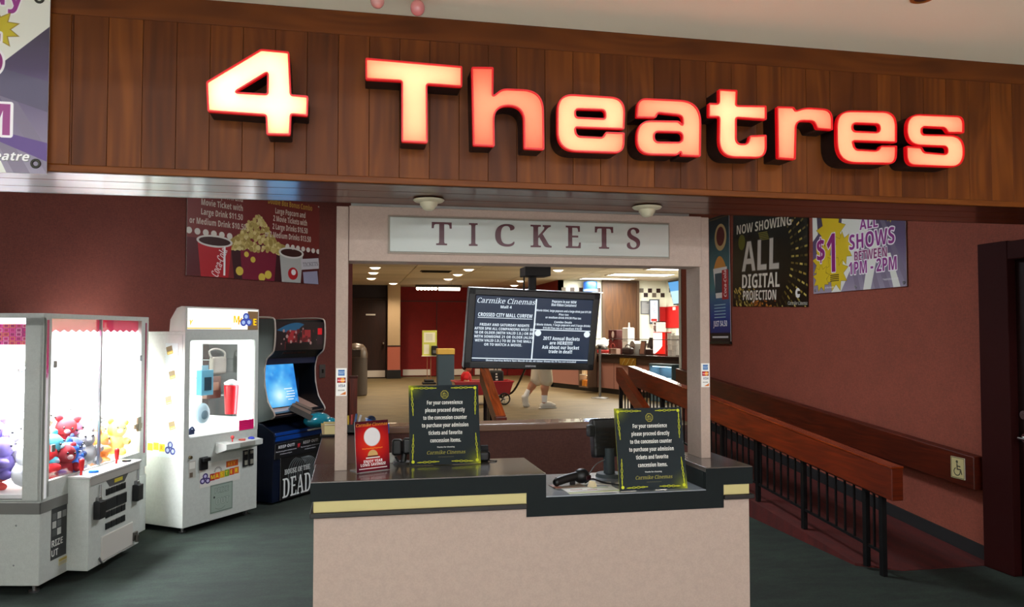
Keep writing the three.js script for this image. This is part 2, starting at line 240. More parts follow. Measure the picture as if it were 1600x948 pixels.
// ---------------------------------------------------------------- the lit sign over the entrance
function roundedOutline(pts) {
  const P = pts.map((p) => new THREE.Vector2(p[0], p[1])), out = []; const n = P.length;
  for (let i = 0; i < n; i++) {
    const r = pts[i][2] ?? 0.006, p = P[i], a = P[(i + n - 1) % n].clone().sub(p), b = P[(i + 1) % n].clone().sub(p); const la = a.length(), lb = b.length(), q = Math.min(r, la * 0.499, lb * 0.499);
    if (q < 0.0015) { out.push(p); continue; } a.normalize(); b.normalize(); const s = p.clone().addScaledVector(a, q), e = p.clone().addScaledVector(b, q), k = r > 0.0095 ? 9 : 4;
    for (let j = 0; j <= k; j++) { const t = j / k; // between a circle and a superellipse
      const m = p.clone(); out.push(new THREE.Vector2((1 - t) * (1 - t) * s.x + 2 * t * (1 - t) * m.x + t * t * e.x, (1 - t) * (1 - t) * s.y + 2 * t * (1 - t) * m.y + t * t * e.y)); }
  }
  const o2 = []; for (const p of out) if (!o2.length || p.distanceTo(o2[o2.length - 1]) > 4e-4) o2.push(p); if (o2[0].distanceTo(o2[o2.length - 1]) < 4e-4) o2.pop(); return o2;
}
function inset(pts, d, ccwOut) { // move every point inwards by d
  const n = pts.length; const area = THREE.ShapeUtils.area(pts), sg = area > 0 ? 1 : -1;
  return pts.map((p, i) => { const a = pts[(i + n - 1) % n], b = pts[(i + 1) % n]; const u = p.clone().sub(a).normalize(), v = b.clone().sub(p).normalize(); const n1 = new THREE.Vector2(-u.y, u.x), n2 = new THREE.Vector2(-v.y, v.x); const m = n1.clone().add(n2); const l = m.length(); if (l < 1e-3) return p.clone(); m.divideScalar(l); const k = Math.min(1.6, 1 / Math.max(0.4, m.dot(n1))); return p.clone().addScaledVector(m, sg * d * k * ccwOut); });
}
const LETTERS = {
  '4': [[[-0.444,2.366],[-0.285,2.479],[-0.199,2.477],[-0.192,2.342],[-0.140,2.341],[-0.141,2.276],[-0.191,2.278],[-0.193,2.213],[-0.265,2.211],[-0.268,2.271],[-0.439,2.274]], [[-0.356,2.340],[-0.265,2.405],[-0.265,2.340]]],
  'T': [[[0.035,2.474],[0.347,2.468],[0.347,2.399],[0.233,2.400],[0.235,2.209],[0.151,2.209],[0.150,2.405],[0.036,2.404]]],
  'h': [[[0.377,2.468],[0.451,2.472],[0.450,2.378],[0.480,2.403,0.019],[0.620,2.406,0.089],[0.623,2.205],[0.553,2.205],[0.551,2.347,0.051],[0.453,2.343,0.051],[0.455,2.208],[0.383,2.208]]],
  'e': [[[0.903,2.288],[0.908,2.398,0.058],[0.667,2.399,0.061],[0.666,2.203,0.069],[0.902,2.206,0.066],[0.904,2.278],[0.836,2.277],[0.827,2.258,0.012],[0.736,2.258,0.023],[0.731,2.285]], [[0.731,2.347,0.017],[0.834,2.350,0.017],[0.834,2.323],[0.733,2.322,0.009]]],
  'a': [[[0.946,2.331],[1.017,2.333],[1.026,2.351,0.006],[1.113,2.347,0.020],[1.115,2.316],[1.102,2.329,0.007],[0.950,2.323,0.053],[0.943,2.204,0.072],[1.096,2.208,0.010],[1.108,2.221],[1.108,2.207],[1.181,2.207],[1.186,2.403,0.080],[0.951,2.400,0.068]], [[1.012,2.285,0.016],[1.113,2.288,0.016],[1.113,2.256,0.016],[1.013,2.252,0.016]]],
  't': [[[1.250,2.449],[1.322,2.450],[1.319,2.396],[1.433,2.401],[1.433,2.349],[1.318,2.350],[1.317,2.260,0.029],[1.358,2.262,0.012],[1.367,2.291],[1.432,2.297],[1.431,2.213,0.058],[1.247,2.208,0.066],[1.251,2.349],[1.211,2.347],[1.212,2.398],[1.250,2.399]]],
  'r': [[[1.473,2.401],[1.540,2.403],[1.548,2.390],[1.587,2.404,0.022],[1.694,2.403,0.062],[1.694,2.326],[1.630,2.327],[1.619,2.354,0.014],[1.550,2.352,0.027],[1.544,2.212],[1.474,2.214]]],
  'e2': [[[1.954,2.293],[1.957,2.410,0.076],[1.708,2.400,0.062],[1.707,2.208,0.077],[1.951,2.214,0.069],[1.955,2.283],[1.887,2.280],[1.875,2.262,0.014],[1.784,2.262,0.025],[1.776,2.290]], [[1.776,2.355,0.015],[1.883,2.357,0.015],[1.883,2.330,0.015],[1.776,2.329,0.015]]],
  's': [[[2.241,2.343],[2.171,2.340],[2.159,2.358,0.009],[2.063,2.357,0.015],[2.062,2.331,0.015],[2.243,2.336,0.068],[2.240,2.213,0.073],[1.994,2.211,0.064],[1.992,2.284],[2.059,2.283],[2.069,2.265,0.009],[2.166,2.262,0.015],[2.166,2.288,0.015],[1.995,2.286,0.064],[1.996,2.404,0.065],[2.243,2.409,0.074]]],
};

{
  // each letter is an open can: dark walls with a white lining, bent tubes inside, a red acrylic face held by a red trim cap
  const can = mat(0x140808, { roughness: 0.5 }), lining = mat(0xf0ece8, { roughness: 0.7 }), trim = new THREE.MeshStandardMaterial({ color: 0xa80612, emissive: 0xe0040e, emissiveIntensity: 0.5, roughness: 0.35 });
  const acrylic = new THREE.MeshPhysicalMaterial({ color: 0xff8c70, transmission: 0.85, thickness: 0, roughness: 1, emissive: 0xff2a3a, emissiveIntensity: 0.24, side: THREE.DoubleSide });
  const z0 = -2.6165; const eTube = [[0.75, 2.305], [0.87, 2.306], [0.875, 2.35], [0.84, 2.374], [0.73, 2.374], [0.70, 2.35], [0.698, 2.26], [0.73, 2.232], [0.84, 2.232], [0.872, 2.25]];
  const says = [['4', '4', 27, [[[-0.415, 2.345], [-0.245, 2.45]], [[-0.23, 2.455], [-0.23, 2.235]], [[-0.42, 2.305], [-0.16, 2.308]], [[-0.41, 2.325], [-0.33, 2.37]]], 'red-edged lit white numeral 4 at the left end of the sign'], ['T', 'T', 15, [[[0.06, 2.436], [0.325, 2.433]], [[0.193, 2.43], [0.193, 2.23]]], 'red-edged lit cream capital T, the tallest letter after the numeral'], ['h', 'h', 6.5, [[[0.413, 2.425], [0.419, 2.24]], [[0.43, 2.35], [0.5, 2.376], [0.56, 2.365], [0.587, 2.32], [0.588, 2.24]]], 'red-edged lit pink letter h, the rosiest of the row'], ['e', 'e', 12.5, [eTube], 'red-edged lit cream letter e between h and a'], ['a', 'a', 9, [[[0.975, 2.366], [1.1, 2.37], [1.147, 2.345], [1.148, 2.235]], [[1.12, 2.306], [1.0, 2.304], [0.976, 2.27], [1.0, 2.232], [1.11, 2.234]]], 'red-edged lit peach letter a in the middle of the sign'], ['t', 't', 13, [[[1.285, 2.425], [1.284, 2.27], [1.31, 2.236], [1.37, 2.236], [1.402, 2.262]], [[1.23, 2.374], [1.415, 2.374]]], 'red-edged lit peach letter t with a crossbar, between a and r'], ['r', 'r', 8.5, [[[1.508, 2.23], [1.508, 2.375]], [[1.515, 2.35], [1.56, 2.377], [1.62, 2.378], [1.663, 2.345]]], 'red-edged lit pink letter r between t and e'], ['e2', 'e', 9, [eTube.map(([x, y]) => [1.708 + (x - 0.667) * 1.037, y])], 'red-edged lit peach letter e between r and s'], ['s', 's', 9.5, [[[2.212, 2.36], [2.18, 2.377], [2.06, 2.376], [2.03, 2.35], [2.032, 2.33], [2.06, 2.31], [2.18, 2.31], [2.21, 2.285], [2.21, 2.262], [2.18, 2.238], [2.06, 2.236], [2.022, 2.262]]], 'red-edged lit salmon letter s at the right end of the sign']];
  for (const [key, ch, power, tubes, label] of says) {
    const loops = LETTERS[key].map(roundedOutline); loops.forEach((l, i) => { if ((THREE.ShapeUtils.area(l) > 0) !== (i === 0)) l.reverse(); }); const outer = loops[0], cx = outer.reduce((s, p) => s + p.x, 0) / outer.length, cy = 2.21;
    for (const l of loops) for (const p of l) { p.x -= cx; p.y -= cy; }
    const filled = (d) => { const s = new THREE.Shape(inset(outer, d, 1)); for (const h of loops.slice(1)) s.holes.push(new THREE.Path(inset(h, d, -1))); return s; };
    const walls = (d0, d1, a, b) => { const gs = []; const r = new THREE.Shape(d0 ? inset(outer, d0, 1) : outer); r.holes.push(new THREE.Path(inset(outer, d1, 1))); gs.push(new THREE.ExtrudeGeometry(r, { depth: b - a, bevelEnabled: false })); for (const h of loops.slice(1)) { const s = new THREE.Shape(inset(h, d1, -1)); s.holes.push(new THREE.Path(d0 ? inset(h, d0, -1) : h)); gs.push(new THREE.ExtrudeGeometry(s, { depth: b - a, bevelEnabled: false })); } for (const g of gs) g.translate(0, 0, a); return gs; };
    const t = thing('sign_letter', label, 'letter', [cx, cy, z0], 0, 'letters of the lit entrance sign');
    mesh('can', walls(0.0008, 0.003, 0, 0.09), can, t); const back = new THREE.ExtrudeGeometry(filled(0.002), { depth: 0.003, bevelEnabled: false }); mesh('lining', [...walls(0.003, 0.0042, 0.003, 0.09), back], lining, t);
    mesh('trim', walls(0, 0.0052, 0.084, 0.1), trim, t);
    const fg = new THREE.ShapeGeometry(filled(0.004)); fg.translate(0, 0, 0.0945); mesh('face', fg, acrylic, t);
    tubes.forEach((p) => mesh('neon_tube', tube(p.map(([x, y]) => [x - cx, y - cy, 0.04]), 0.006, 8), glow(0xfff0dc, power), t));
    const w = Math.max(...outer.map((p) => p.x)) - Math.min(...outer.map((p) => p.x)); areaLight(t, 0xffb8a0, LAMP.letter * 0.08, w * 0.7, 0.16, [0, 0.1, 0.112], [0, 0, 1]);
  }
}
// ---------------------------------------------------------------- ticket booth
const FRONT = -2.875;
{
  const t = thing('ticket_counter', 'pale plaster ticket counter with dark slate top, gold stripe and a lowered middle', 'counter', [0.7, 0, -3.1]); const X = -0.7, Z = 3.1; const o = (g) => { g.translate(X, 0, Z); return g; };
  const top = pmat(0x5c5650, { map: speckTex, roughness: 0.2, clearcoat: 0.5, clearcoatRoughness: 0.12 });
  mesh('body', o(uvBox(mergeGeometries([bx(-0.128, 0, -3.26, 0.65, 0.962, FRONT - 0.004), bx(0.65, 0, -3.26, 1.425, 0.93, FRONT - 0.004), bx(1.425, 0, -3.26, 1.542, 0.962, FRONT - 0.004), bx(-0.128, 0, -4.3, -0.06, 0.99, -3.25)]), 2)), M.cream, t);
  // front edge: one outline that steps down and up again
  const edge = prism([[-0.14, 1.001], [-0.14, 1.066], [0.716, 1.066], [0.716, 0.982], [1.359, 0.982], [1.359, 1.066], [1.558, 1.066], [1.558, 1.001], [1.433, 1.001], [1.433, 0.912], [0.641, 0.912], [0.641, 1.001]], 0.03); edge.translate(0, 0, FRONT - 0.03); mesh('front_edge', o(uvBox(edge.toNonIndexed(), 2)), M.teal, t);
  for (const g of [bx(-0.129, 0.961, -3.25, 0.645, 1.002, FRONT - 0.003, 0.001), bx(1.43, 0.961, -3.25, 1.543, 1.002, FRONT - 0.003, 0.001), bx(-0.1305, 0.962, -4.3, -0.125, 1.05, FRONT - 0.02)]) mesh('stripe', o(g), M.gold, t);
  for (const g of [bx(-0.142, 0.944, -3.25, 0.642, 0.962, FRONT + 0.012, 0.004), bx(1.432, 0.944, -3.25, 1.56, 0.962, FRONT + 0.012, 0.004)]) mesh('trim', o(g), mat(0x1a1817, { roughness: 0.5 }), t);
  for (const g of [bx(-0.14, 1.05, -3.262, 0.717, 1.07, FRONT - 0.001, 0.003), bx(1.358, 1.05, -3.262, 1.558, 1.07, FRONT - 0.001, 0.003)]) mesh('countertop', o(uvBox(g, 2)), top, t);
  mesh('lower_countertop', o(uvBox(bx(0.7, 0.965, -3.32, 1.37, 0.985, FRONT - 0.001, 0.003), 2)), pmat(0x9aa2aa, { map: speckTex, roughness: 0.24, clearcoat: 0.4, clearcoatRoughness: 0.15 }), t);
  for (const g of [bx(0.7, 0.98, -3.262, 0.717, 1.052, FRONT - 0.02), bx(1.358, 0.98, -3.262, 1.375, 1.052, FRONT - 0.02)]) mesh('side_panel', o(uvBox(g, 2)), M.teal, t);
  mesh('side_wing', o(uvBox(bx(-0.146, 1.05, -4.312, 0.16, 1.07, -3.262, 0.003), 2)), pmat(0x55362e, { map: speckTex, roughness: 0.3 }), t);
}
{
  const w = struct('wall_booth', uvBox(bx(0.0, 0, -4.42, 1.6, 1.05, -4.33), 1.5), mat(0x6a4238, { map: wallTex, roughness: 0.8 }));
  mesh('sill', uvBox(bx(0.0, 1.048, -4.5, 1.62, 1.088, -4.315, 0.008), 1, true), pmat(0x8a6a56, { roughness: 0.25, clearcoat: 0.5 }), w);
  mesh('side_wall', uvBox(bx(-0.12, 0, -4.42, 0.0, 1.045, -4.33), 1.5), M.redWall, w);
}
{
  const t = thing('booth_frame', 'beige plaster frame of two slim posts and a wide header around the ticket window', 'booth frame', [0.71, 1.07, -3.16]); const o = (g) => { g.translate(-0.71, -1.07, 3.16); return g; };
  mesh('post', o(uvBox(bx(-0.062, 1.07, -3.225, -0.016, BEAM_Y - 0.004, -3.092, 0.002), 2)), M.cream, t); mesh('post', o(uvBox(bx(1.439, 1.07, -3.225, 1.482, BEAM_Y - 0.004, -3.088, 0.002), 2)), M.cream, t);
  mesh('header', o(uvBox(bx(-0.014, 1.875, -3.225, 1.446, BEAM_Y - 0.002, -3.082, 0.002), 2)), M.cream, t);
}
const [serifFont, sansBold] = await Promise.all(['fonts/droid/droid_serif_bold.typeface.json', 'fonts/droid/droid_sans_bold.typeface.json'].map((f) => new FontLoader().loadAsync(f)));
{
  const t = thing('tickets_sign', 'white glass TICKETS sign with maroon serif letters over the booth window', 'sign', [0.717, 1.98, -3.08]);
  const pm = pmat(0xb9bfb8, { roughness: 0.09, clearcoat: 0.6, clearcoatRoughness: 0.05 }); mesh('panel', bx(-0.5765, -0.0685, 0, 0.5765, 0.0685, 0.012, 0.004), pm, t);
  mesh('back_frame', [bx(-0.583, -0.075, -0.001, 0.583, 0.075, 0.004, 0.001)], mat(0x9a8e80), t);
  const lm = mat(0x4c1420, { roughness: 0.35 }); const px = [276, 464, 598, 782, 966, 1122, 1297], pr = [377, 508, 698, 890, 1046, 1222, 1370]; // left and right of each letter on the panel, which runs 70..1535
  [...'TICKETS'].forEach((ch, i) => {
    const g = new TextGeometry(ch, { font: serifFont, size: 0.09, depth: 0.0025, curveSegments: 6, bevelEnabled: false }).toNonIndexed(); g.computeBoundingBox(); const b = g.boundingBox; const f = (v) => -0.5765 + (v - 70) / 1465 * 1.153 + (v > 800 ? 0.002 : 0.0); const x0 = f(px[i]), x1 = f(pr[i]);
    g.translate(-b.min.x, -b.min.y, 0); g.scale((x1 - x0) / (b.max.x - b.min.x), 0.0905 / (b.max.y - b.min.y), 1); g.translate(x0, -0.0395, 0.0118); mesh('letter', g, lm, t);
  });
}
for (const [x, z, label] of [[0.273, -2.875, 'white dome fixture under the wood soffit, above the T of TICKETS'], [1.12, -2.87, 'white dome fixture under the wood soffit, above the S of TICKETS']]) {
  const t = thing('ceiling_fixture', label, 'ceiling fixture', [x, BEAM_Y, z]);
  const wm = mat(0xd9d2b4, { roughness: 0.4 }); mesh('flange', lathe([[0.0, -0.002], [0.055, -0.003], [0.058, -0.006], [0.052, -0.012], [0.03, -0.016], [0.0, -0.016]], 0, 0, 0), wm, t); mesh('dome', lathe([[0.034, -0.014], [0.031, -0.026], [0.026, -0.031], [0.022, -0.039], [0.012, -0.044], [0, -0.045]], 0, 0, 0), wm, t);
}
function cards(g, w, h) {
  g.fillStyle = '#f2f2ee'; g.fillRect(0, 0, w, h); g.fillStyle = '#2f6fb4'; g.fillRect(w * 0.2, h * 0.06, w * 0.6, h * 0.21); g.fillStyle = '#d6e6f4'; g.font = 'bold 15px sans-serif'; g.textAlign = 'center'; g.fillText('AMERICAN', w / 2, h * 0.155); g.fillText('EXPRESS', w / 2, h * 0.215);
  g.fillStyle = '#8a1014'; g.fillRect(w * 0.1, h * 0.34, w * 0.8, h * 0.19); g.fillStyle = '#d3161c'; g.beginPath(); g.arc(w * 0.38, h * 0.435, h * 0.085, 0, 7); g.fill(); g.fillStyle = '#f0a020'; g.beginPath(); g.arc(w * 0.62, h * 0.435, h * 0.085, 0, 7); g.fill(); g.fillStyle = '#fff'; g.font = 'italic bold 16px sans-serif'; g.fillText('MasterCard', w / 2, h * 0.455);
  g.fillStyle = '#23305e'; g.font = 'italic bold 38px sans-serif'; g.fillText('VISA', w * 0.52, h * 0.68); g.fillStyle = '#333'; g.font = 'bold 17px sans-serif'; g.fillText('DISCOVER', w / 2, h * 0.82); g.fillStyle = '#d87828'; g.beginPath(); g.moveTo(w * 0.35, h * 0.96); g.lineTo(w * 0.92, h * 0.84); g.lineTo(w * 0.92, h * 0.96); g.fill();
}
{
  const tex = canvasTexture(128, 300, cards);
  tag(sheet('card_sticker', 0.0405, 0.106, tex, scene, { t: 0.001, pos: [-0.039, 1.408, -3.0912] }), 'white payment card sticker on the left booth post', 'sticker'); tag(sheet('card_sticker', 0.0375, 0.1, tex, scene, { t: 0.001, pos: [1.4605, 1.418, -3.0872] }), 'white payment card sticker on the right booth post', 'sticker');
}
// two easel-back notices and the red coupon card
function script(g, text, x, y, size, color) { g.save(); g.font = `italic ${size}px serif`; g.fillStyle = color; g.textAlign = 'center'; g.fillText(text, x, y); g.restore(); }
function notice(g, w, h) {
  g.fillStyle = '#1d262a'; g.fillRect(0, 0, w, h);
  const cor = (x, y, r) => { const q = g.createRadialGradient(x, y, 0, x, y, r); q.addColorStop(0, 'rgba(196,200,40,.95)'); q.addColorStop(0.35, 'rgba(150,156,34,.6)'); q.addColorStop(1, 'rgba(60,66,30,0)'); g.fillStyle = q; g.fillRect(0, 0, w, h); }; cor(0, 0, 150); cor(w, h, 170);
  g.strokeStyle = '#c9d020'; g.fillStyle = '#cdd42c';
  const vine = (x0, y0, x1, y1) => { const dx = x1 - x0, dy = y1 - y0, L = Math.hypot(dx, dy), nx = -dy / L, ny = dx / L; for (const s of [1, -1]) { g.lineWidth = 4; g.beginPath(); for (let i = 0; i <= 40; i++) { const t = i / 40, a = Math.sin(t * 14) * 7 * Math.sin(t * 3.14) * s; const x = x0 + dx * t + nx * a, y = y0 + dy * t + ny * a; i ? g.lineTo(x, y) : g.moveTo(x, y); } g.stroke(); } };
  vine(40, 22, 230, 24); vine(w - 40, 22, w - 230, 24); vine(60, h - 22, 240, h - 26); vine(w - 60, h - 22, w - 240, h - 26); vine(24, 40, 34, 250); vine(w - 24, 40, w - 34, 250); vine(24, h - 40, 34, h - 250); vine(w - 24, h - 40, w - 34, h - 250);
  for (const [x, y] of [[28, 26], [w - 28, 26], [28, h - 28], [w - 28, h - 28]]) { g.beginPath(); g.arc(x, y, 13, 0, 7); g.fill(); }
  const cx = w * 0.51, cy = 78; g.strokeStyle = '#8f8a3a'; g.lineWidth = 8; g.beginPath(); for (let i = 0; i < 9; i++) { const a = i / 8 * 6.283 + 0.39; g[i ? 'lineTo' : 'moveTo'](cx + 31 * Math.cos(a), cy + 33 * Math.sin(a)); } g.stroke(); g.fillStyle = '#8f8a3a'; g.beginPath(); g.moveTo(cx - 20, cy + 2); g.quadraticCurveTo(cx - 12, cy - 22, cx + 4, cy - 18); g.lineTo(cx + 3, cy + 1); g.fill(); g.fillRect(cx - 18, cy + 8, 36, 9); g.beginPath(); g.moveTo(cx + 8, cy - 16); g.lineTo(cx + 20, cy + 2); g.lineTo(cx + 8, cy + 2); g.fill();
  g.fillStyle = '#eeeee6'; g.textAlign = 'center'; const lines = ['For your convenience', 'please proceed directly', 'to the concession counter', 'to purchase your admission', 'tickets and favorite', 'concession items.']; const wid = [300, 330, 362, 386, 280, 255];
  lines.forEach((s, i) => { g.save(); g.font = 'bold 42px sans-serif'; const m = g.measureText(s).width; g.translate(w * 0.51, 160 + i * 62); g.scale(wid[i] / m, 1.05); g.fillText(s, 0, 0); g.restore(); });
  g.font = 'bold 15px sans-serif'; g.fillText('Thanks for choosing', w * 0.51, 514); script(g, 'Carmike Cinemas', w * 0.51, 565, 38, '#a8a040'); g.fillStyle = '#5a5a40'; g.fillRect(w * 0.4, 586, w * 0.22, 4);
}
const noticeTex = canvasTexture(580, 650, notice);
function standNotice(label, x, z, y, yaw, lean, w, h) {
  const t = thing('notice_board', label, 'sign', [x, y, z], yaw); const f = sheet('face', w, h, noticeTex, t, { t: 0.005, edge: 0x8e9220, rough: 0.9 }); f.rotation.x = -lean; f.position.set(0, h / 2 * Math.cos(lean) + 0.0015, -h / 2 * Math.sin(lean));
  mesh('easel', (() => { const g = prism([[-0.04, 0], [0.04, 0], [0.022, h * 0.72], [-0.022, h * 0.72]], 0.003); const b = lean + 0.42; g.rotateX(-lean + 0.36); g.translate(0, 0, 0); const top = [h * 0.72 * Math.cos(lean), -h * 0.72 * Math.sin(lean)]; g.computeBoundingBox(); const q = h * 0.72; g.translate(0, top[0] - q * Math.cos(0.36 - lean) , top[1] - 0.003 - q * Math.sin(0.36 - lean)); return g; })(), mat(0x6a6358), t); return t;
}
standNotice('dark yellow-framed notice standing on the raised left part of the counter', 0.369, -3.143, 1.07, 0.012, 0.213, 0.285, 0.318);
standNotice('dark yellow-framed notice standing in the lowered right part of the counter', 1.155, -2.906, 0.985, 0.02, 0.185, 0.282, 0.317);
{
  const tex = canvasTexture(300, 400, (g, w, h) => {
    const q = g.createRadialGradient(w / 2, h * 0.45, 20, w / 2, h * 0.45, 240); q.addColorStop(0, '#e8401c'); q.addColorStop(0.5, '#b81a1c'); q.addColorStop(1, '#4e1226'); g.fillStyle = q; g.fillRect(0, 0, w, h); g.fillStyle = 'rgba(60,20,30,.8)'; g.fillRect(0, 0, w, 30);
    script(g, 'Carmike Cinemas', w / 2, 42, 34, '#e8a030'); g.fillStyle = '#eee'; g.beginPath(); g.arc(w / 2, 128, 72, 0, 7); g.fill(); g.strokeStyle = '#d8c8c0'; g.lineWidth = 5; g.stroke(); g.textAlign = 'center'; g.fillStyle = '#ef8a30'; for (let i = 0; i < 16; i++) g.fillRect(58 + i * 11.5, 214 + (i % 3), 9, 8);
    g.fillStyle = '#d8b070'; g.beginPath(); g.arc(w / 2, 276, 45, Math.PI, 0); g.fill(); g.fillStyle = '#6a3020'; g.fillRect(w / 2 - 47, 276, 94, 12); g.fillStyle = '#efe8e0'; g.fillRect(w / 2 - 62, 288, 124, 10); g.fillStyle = '#fff'; g.font = 'bold 30px sans-serif'; g.fillText('ENJOY YEAR', w / 2, 330); g.fillText('LONG SAVINGS!', w / 2, 357); for (let i = 0; i < 22; i++) g.fillRect(24 + i * 11.5, 372, 9, 7);
  });
  const t = thing('coupon_card', 'small red glossy coupon card with a white circle, standing on the left of the counter', 'sign', [0.083, 1.07, -3.05], 0.48); const f = sheet('face', 0.143, 0.19, tex, t, { t: 0.003, rough: 0.25 }); f.rotation.x = -0.1; f.position.set(0, 0.096, -0.0095); mesh('stand', (() => { const g = bx(-0.06, 0.0, -0.075, 0.06, 0.003, 0.004); return g; })(), pmat(0xdddddd, { roughness: 0.1, transmission: 0.6, thickness: 0 }), t);
}
{ // black hand scanner lying on the low counter, its cord, papers
  const t = thing('barcode_scanner', 'black handheld scanner lying across papers on the lowered counter', 'scanner', [0.87, 0.985, -3.06], 0.35);
  mesh('body', [tube([[-0.075, 0.022, 0], [-0.03, 0.03, 0], [0.03, 0.037, 0]], 0.017, 12), sph(0.033, 0.045, 0.034, 0, 1.05, 0.9, 0.95), sph(0.016, -0.076, 0.02, 0)], M.black, t); mesh('window', bx(0.045, 0.02, 0.02, 0.07, 0.04, 0.034, 0.004), mat(0x2a1014, { roughness: 0.1 }), t); mesh('trigger', bx(-0.01, 0.002, -0.006, 0.012, 0.02, 0.006, 0.003), M.blackSoft, t);
  tag(mesh('cord', tube([[0.93, 0.99, -3.08], [0.965, 1.0, -3.1], [1.0, 0.992, -3.06], [1.05, 0.989, -3.02], [1.09, 0.989, -3.03]], 0.004), M.black), 'black cord trailing from the scanner behind the right notice', 'cord');
  tag(mesh('cord', tube([[0.93, 0.992, -3.09], [0.97, 1.02, -3.14], [1.02, 1.045, -3.2], [1.07, 1.06, -3.22]], 0.0025), mat(0x6a6a68)), 'thin grey cable rising from the scanner to the black terminal', 'cord');
  const paper = (name, label, x, z, w, d, turn, col, draw, lift = 0) => { const tx = canvasTexture(256, 160, draw); const g = new THREE.BoxGeometry(w, 0.002, d, 1, 1, 1); const m = mat(0xffffff, { map: tx, roughness: 0.6 }), e = mat(col); const k = new THREE.Mesh(g, [e, e, m, e, e, e]); k.name = numbered(name); k.position.set(x, 0.9865 + lift, z); k.rotation.y = turn; k.castShadow = k.receiveShadow = true; scene.add(k); return tag(k, label, 'paper'); };
  paper('flyer', 'white and green printed flyer nearest the edge of the lowered counter', 0.915, -2.952, 0.21, 0.1, 0.06, 0xe8e8dc, (g, w, h) => { g.fillStyle = '#fbfbf2'; g.fillRect(0, 0, w, h); g.fillStyle = '#c0cc88'; g.fillRect(0, h * 0.8, w, h * 0.2); g.fillStyle = '#b86a50'; g.fillRect(30, 50, 60, 14); g.fillRect(110, 70, 50, 12); g.fillStyle = '#9ab088'; g.fillRect(150, 20, 80, 20); g.fillStyle = '#98948c'; for (let i = 0; i < 5; i++) g.fillRect(20 + i * 8, 84 + i * 7, 140, 3); });
  paper('booklet', 'dull pink-brown booklet lying under the black scanner', 0.845, -3.045, 0.13, 0.075, 0.12, 0xa08878, (g, w, h) => { g.fillStyle = '#8a7a68'; g.fillRect(0, 0, w, h); g.fillStyle = '#b07a68'; g.fillRect(0, 0, 60, h); g.fillStyle = '#6a645a'; for (let i = 0; i < 6; i++) g.fillRect(70, 20 + i * 20, 150, 5); }, 0.001);
  paper('slip', 'blank white slip half hidden behind the right notice', 1.0, -3.07, 0.07, 0.06, -0.3, 0xdcd4c8, (g, w, h) => { g.fillStyle = '#cfc6ba'; g.fillRect(0, 0, w, h); });
  tag(mesh('folded_card', (() => { const g = prism([[-0.012, 0], [0.012, 0], [0.002, 0.022]], 0.03); g.rotateY(0.6); g.translate(0.925, 0.9892, -3.01); return g; })(), mat(0xe8d8b0)), 'tiny folded cream card standing beside the scanner', 'card');
}
{
  const t = thing('payment_terminal', 'black payment terminal seen from behind, left of the right notice', 'terminal', [1.06, 0.985, -3.22], 0.1);
  const g = bx(-0.05, 0.08, -0.03, 0.07, 0.245, 0.02, 0.012); g.rotateX(-0.15); mesh('head', g, M.black, t); mesh('vent', [0, 1, 2, 3].map((i) => { const q = bx(-0.045, 0.12 + i * 0.02, 0.016, 0.03, 0.128 + i * 0.02, 0.022); q.rotateX(-0.15); return q; }), M.blackSoft, t); mesh('neck', rod([0.02, 0, 0], [0.02, 0.12, -0.005], 0.024, 14), mat(0x3a4448), t); mesh('base', cyl(0.06, 0.055, 0.014, 0.02, 0, 0), mat(0x3a4448), t); mesh('connector', bx(-0.075, 0.17, -0.03, -0.045, 0.22, 0.005, 0.006), M.black, t);
  const c = thing('pin_pad', 'small black card reader on a stalk, between the red card and the left notice', 'card reader', [0.205, 1.07, -3.2], -0.15);
  mesh('base', cyl(0.042, 0.036, 0.01, 0, 0, 0), M.black, c); mesh('stalk', rod([0, 0.005, 0], [0.006, 0.05, -0.004], 0.012, 12), M.black, c); mesh('head', [bx(-0.045, 0.035, -0.02, -0.004, 0.1, 0.02, 0.011), bx(-0.002, 0.04, -0.02, 0.038, 0.104, 0.02, 0.011)], M.black, c); mesh('clip', rod([-0.03, 0.03, 0.01], [-0.014, 0.005, 0.008], 0.004), M.blackSoft, c);
  const r = thing('receipt_printer', 'black rounded gadget peeking out right of the left notice', 'printer', [0.535, 1.07, -3.2]); mesh('body', bx(-0.03, 0, -0.03, 0.022, 0.045, 0.03, 0.014), M.black, r); mesh('roll', (() => { const g = new THREE.CylinderGeometry(0.016, 0.016, 0.03, 16).toNonIndexed(); g.rotateZ(Math.PI / 2); g.translate(0, 0.05, 0); return g; })(), M.blackSoft, r); mesh('lead', tube([[0.02, 0.004, 0.01], [0.04, 0.003, 0.02], [0.05, 0.002, 0.012]], 0.0025), M.black, r);
  const cup = thing('paper_cup', 'pale cup standing behind the red coupon card', 'cup', [0.165, 1.07, -3.24]); mesh('cup', lathe([[0, 0.001], [0.014, 0.001], [0.018, 0.038], [0.0165, 0.038], [0.013, 0.004], [0, 0.004]], 0, 0, 0), M.white, cup);
}
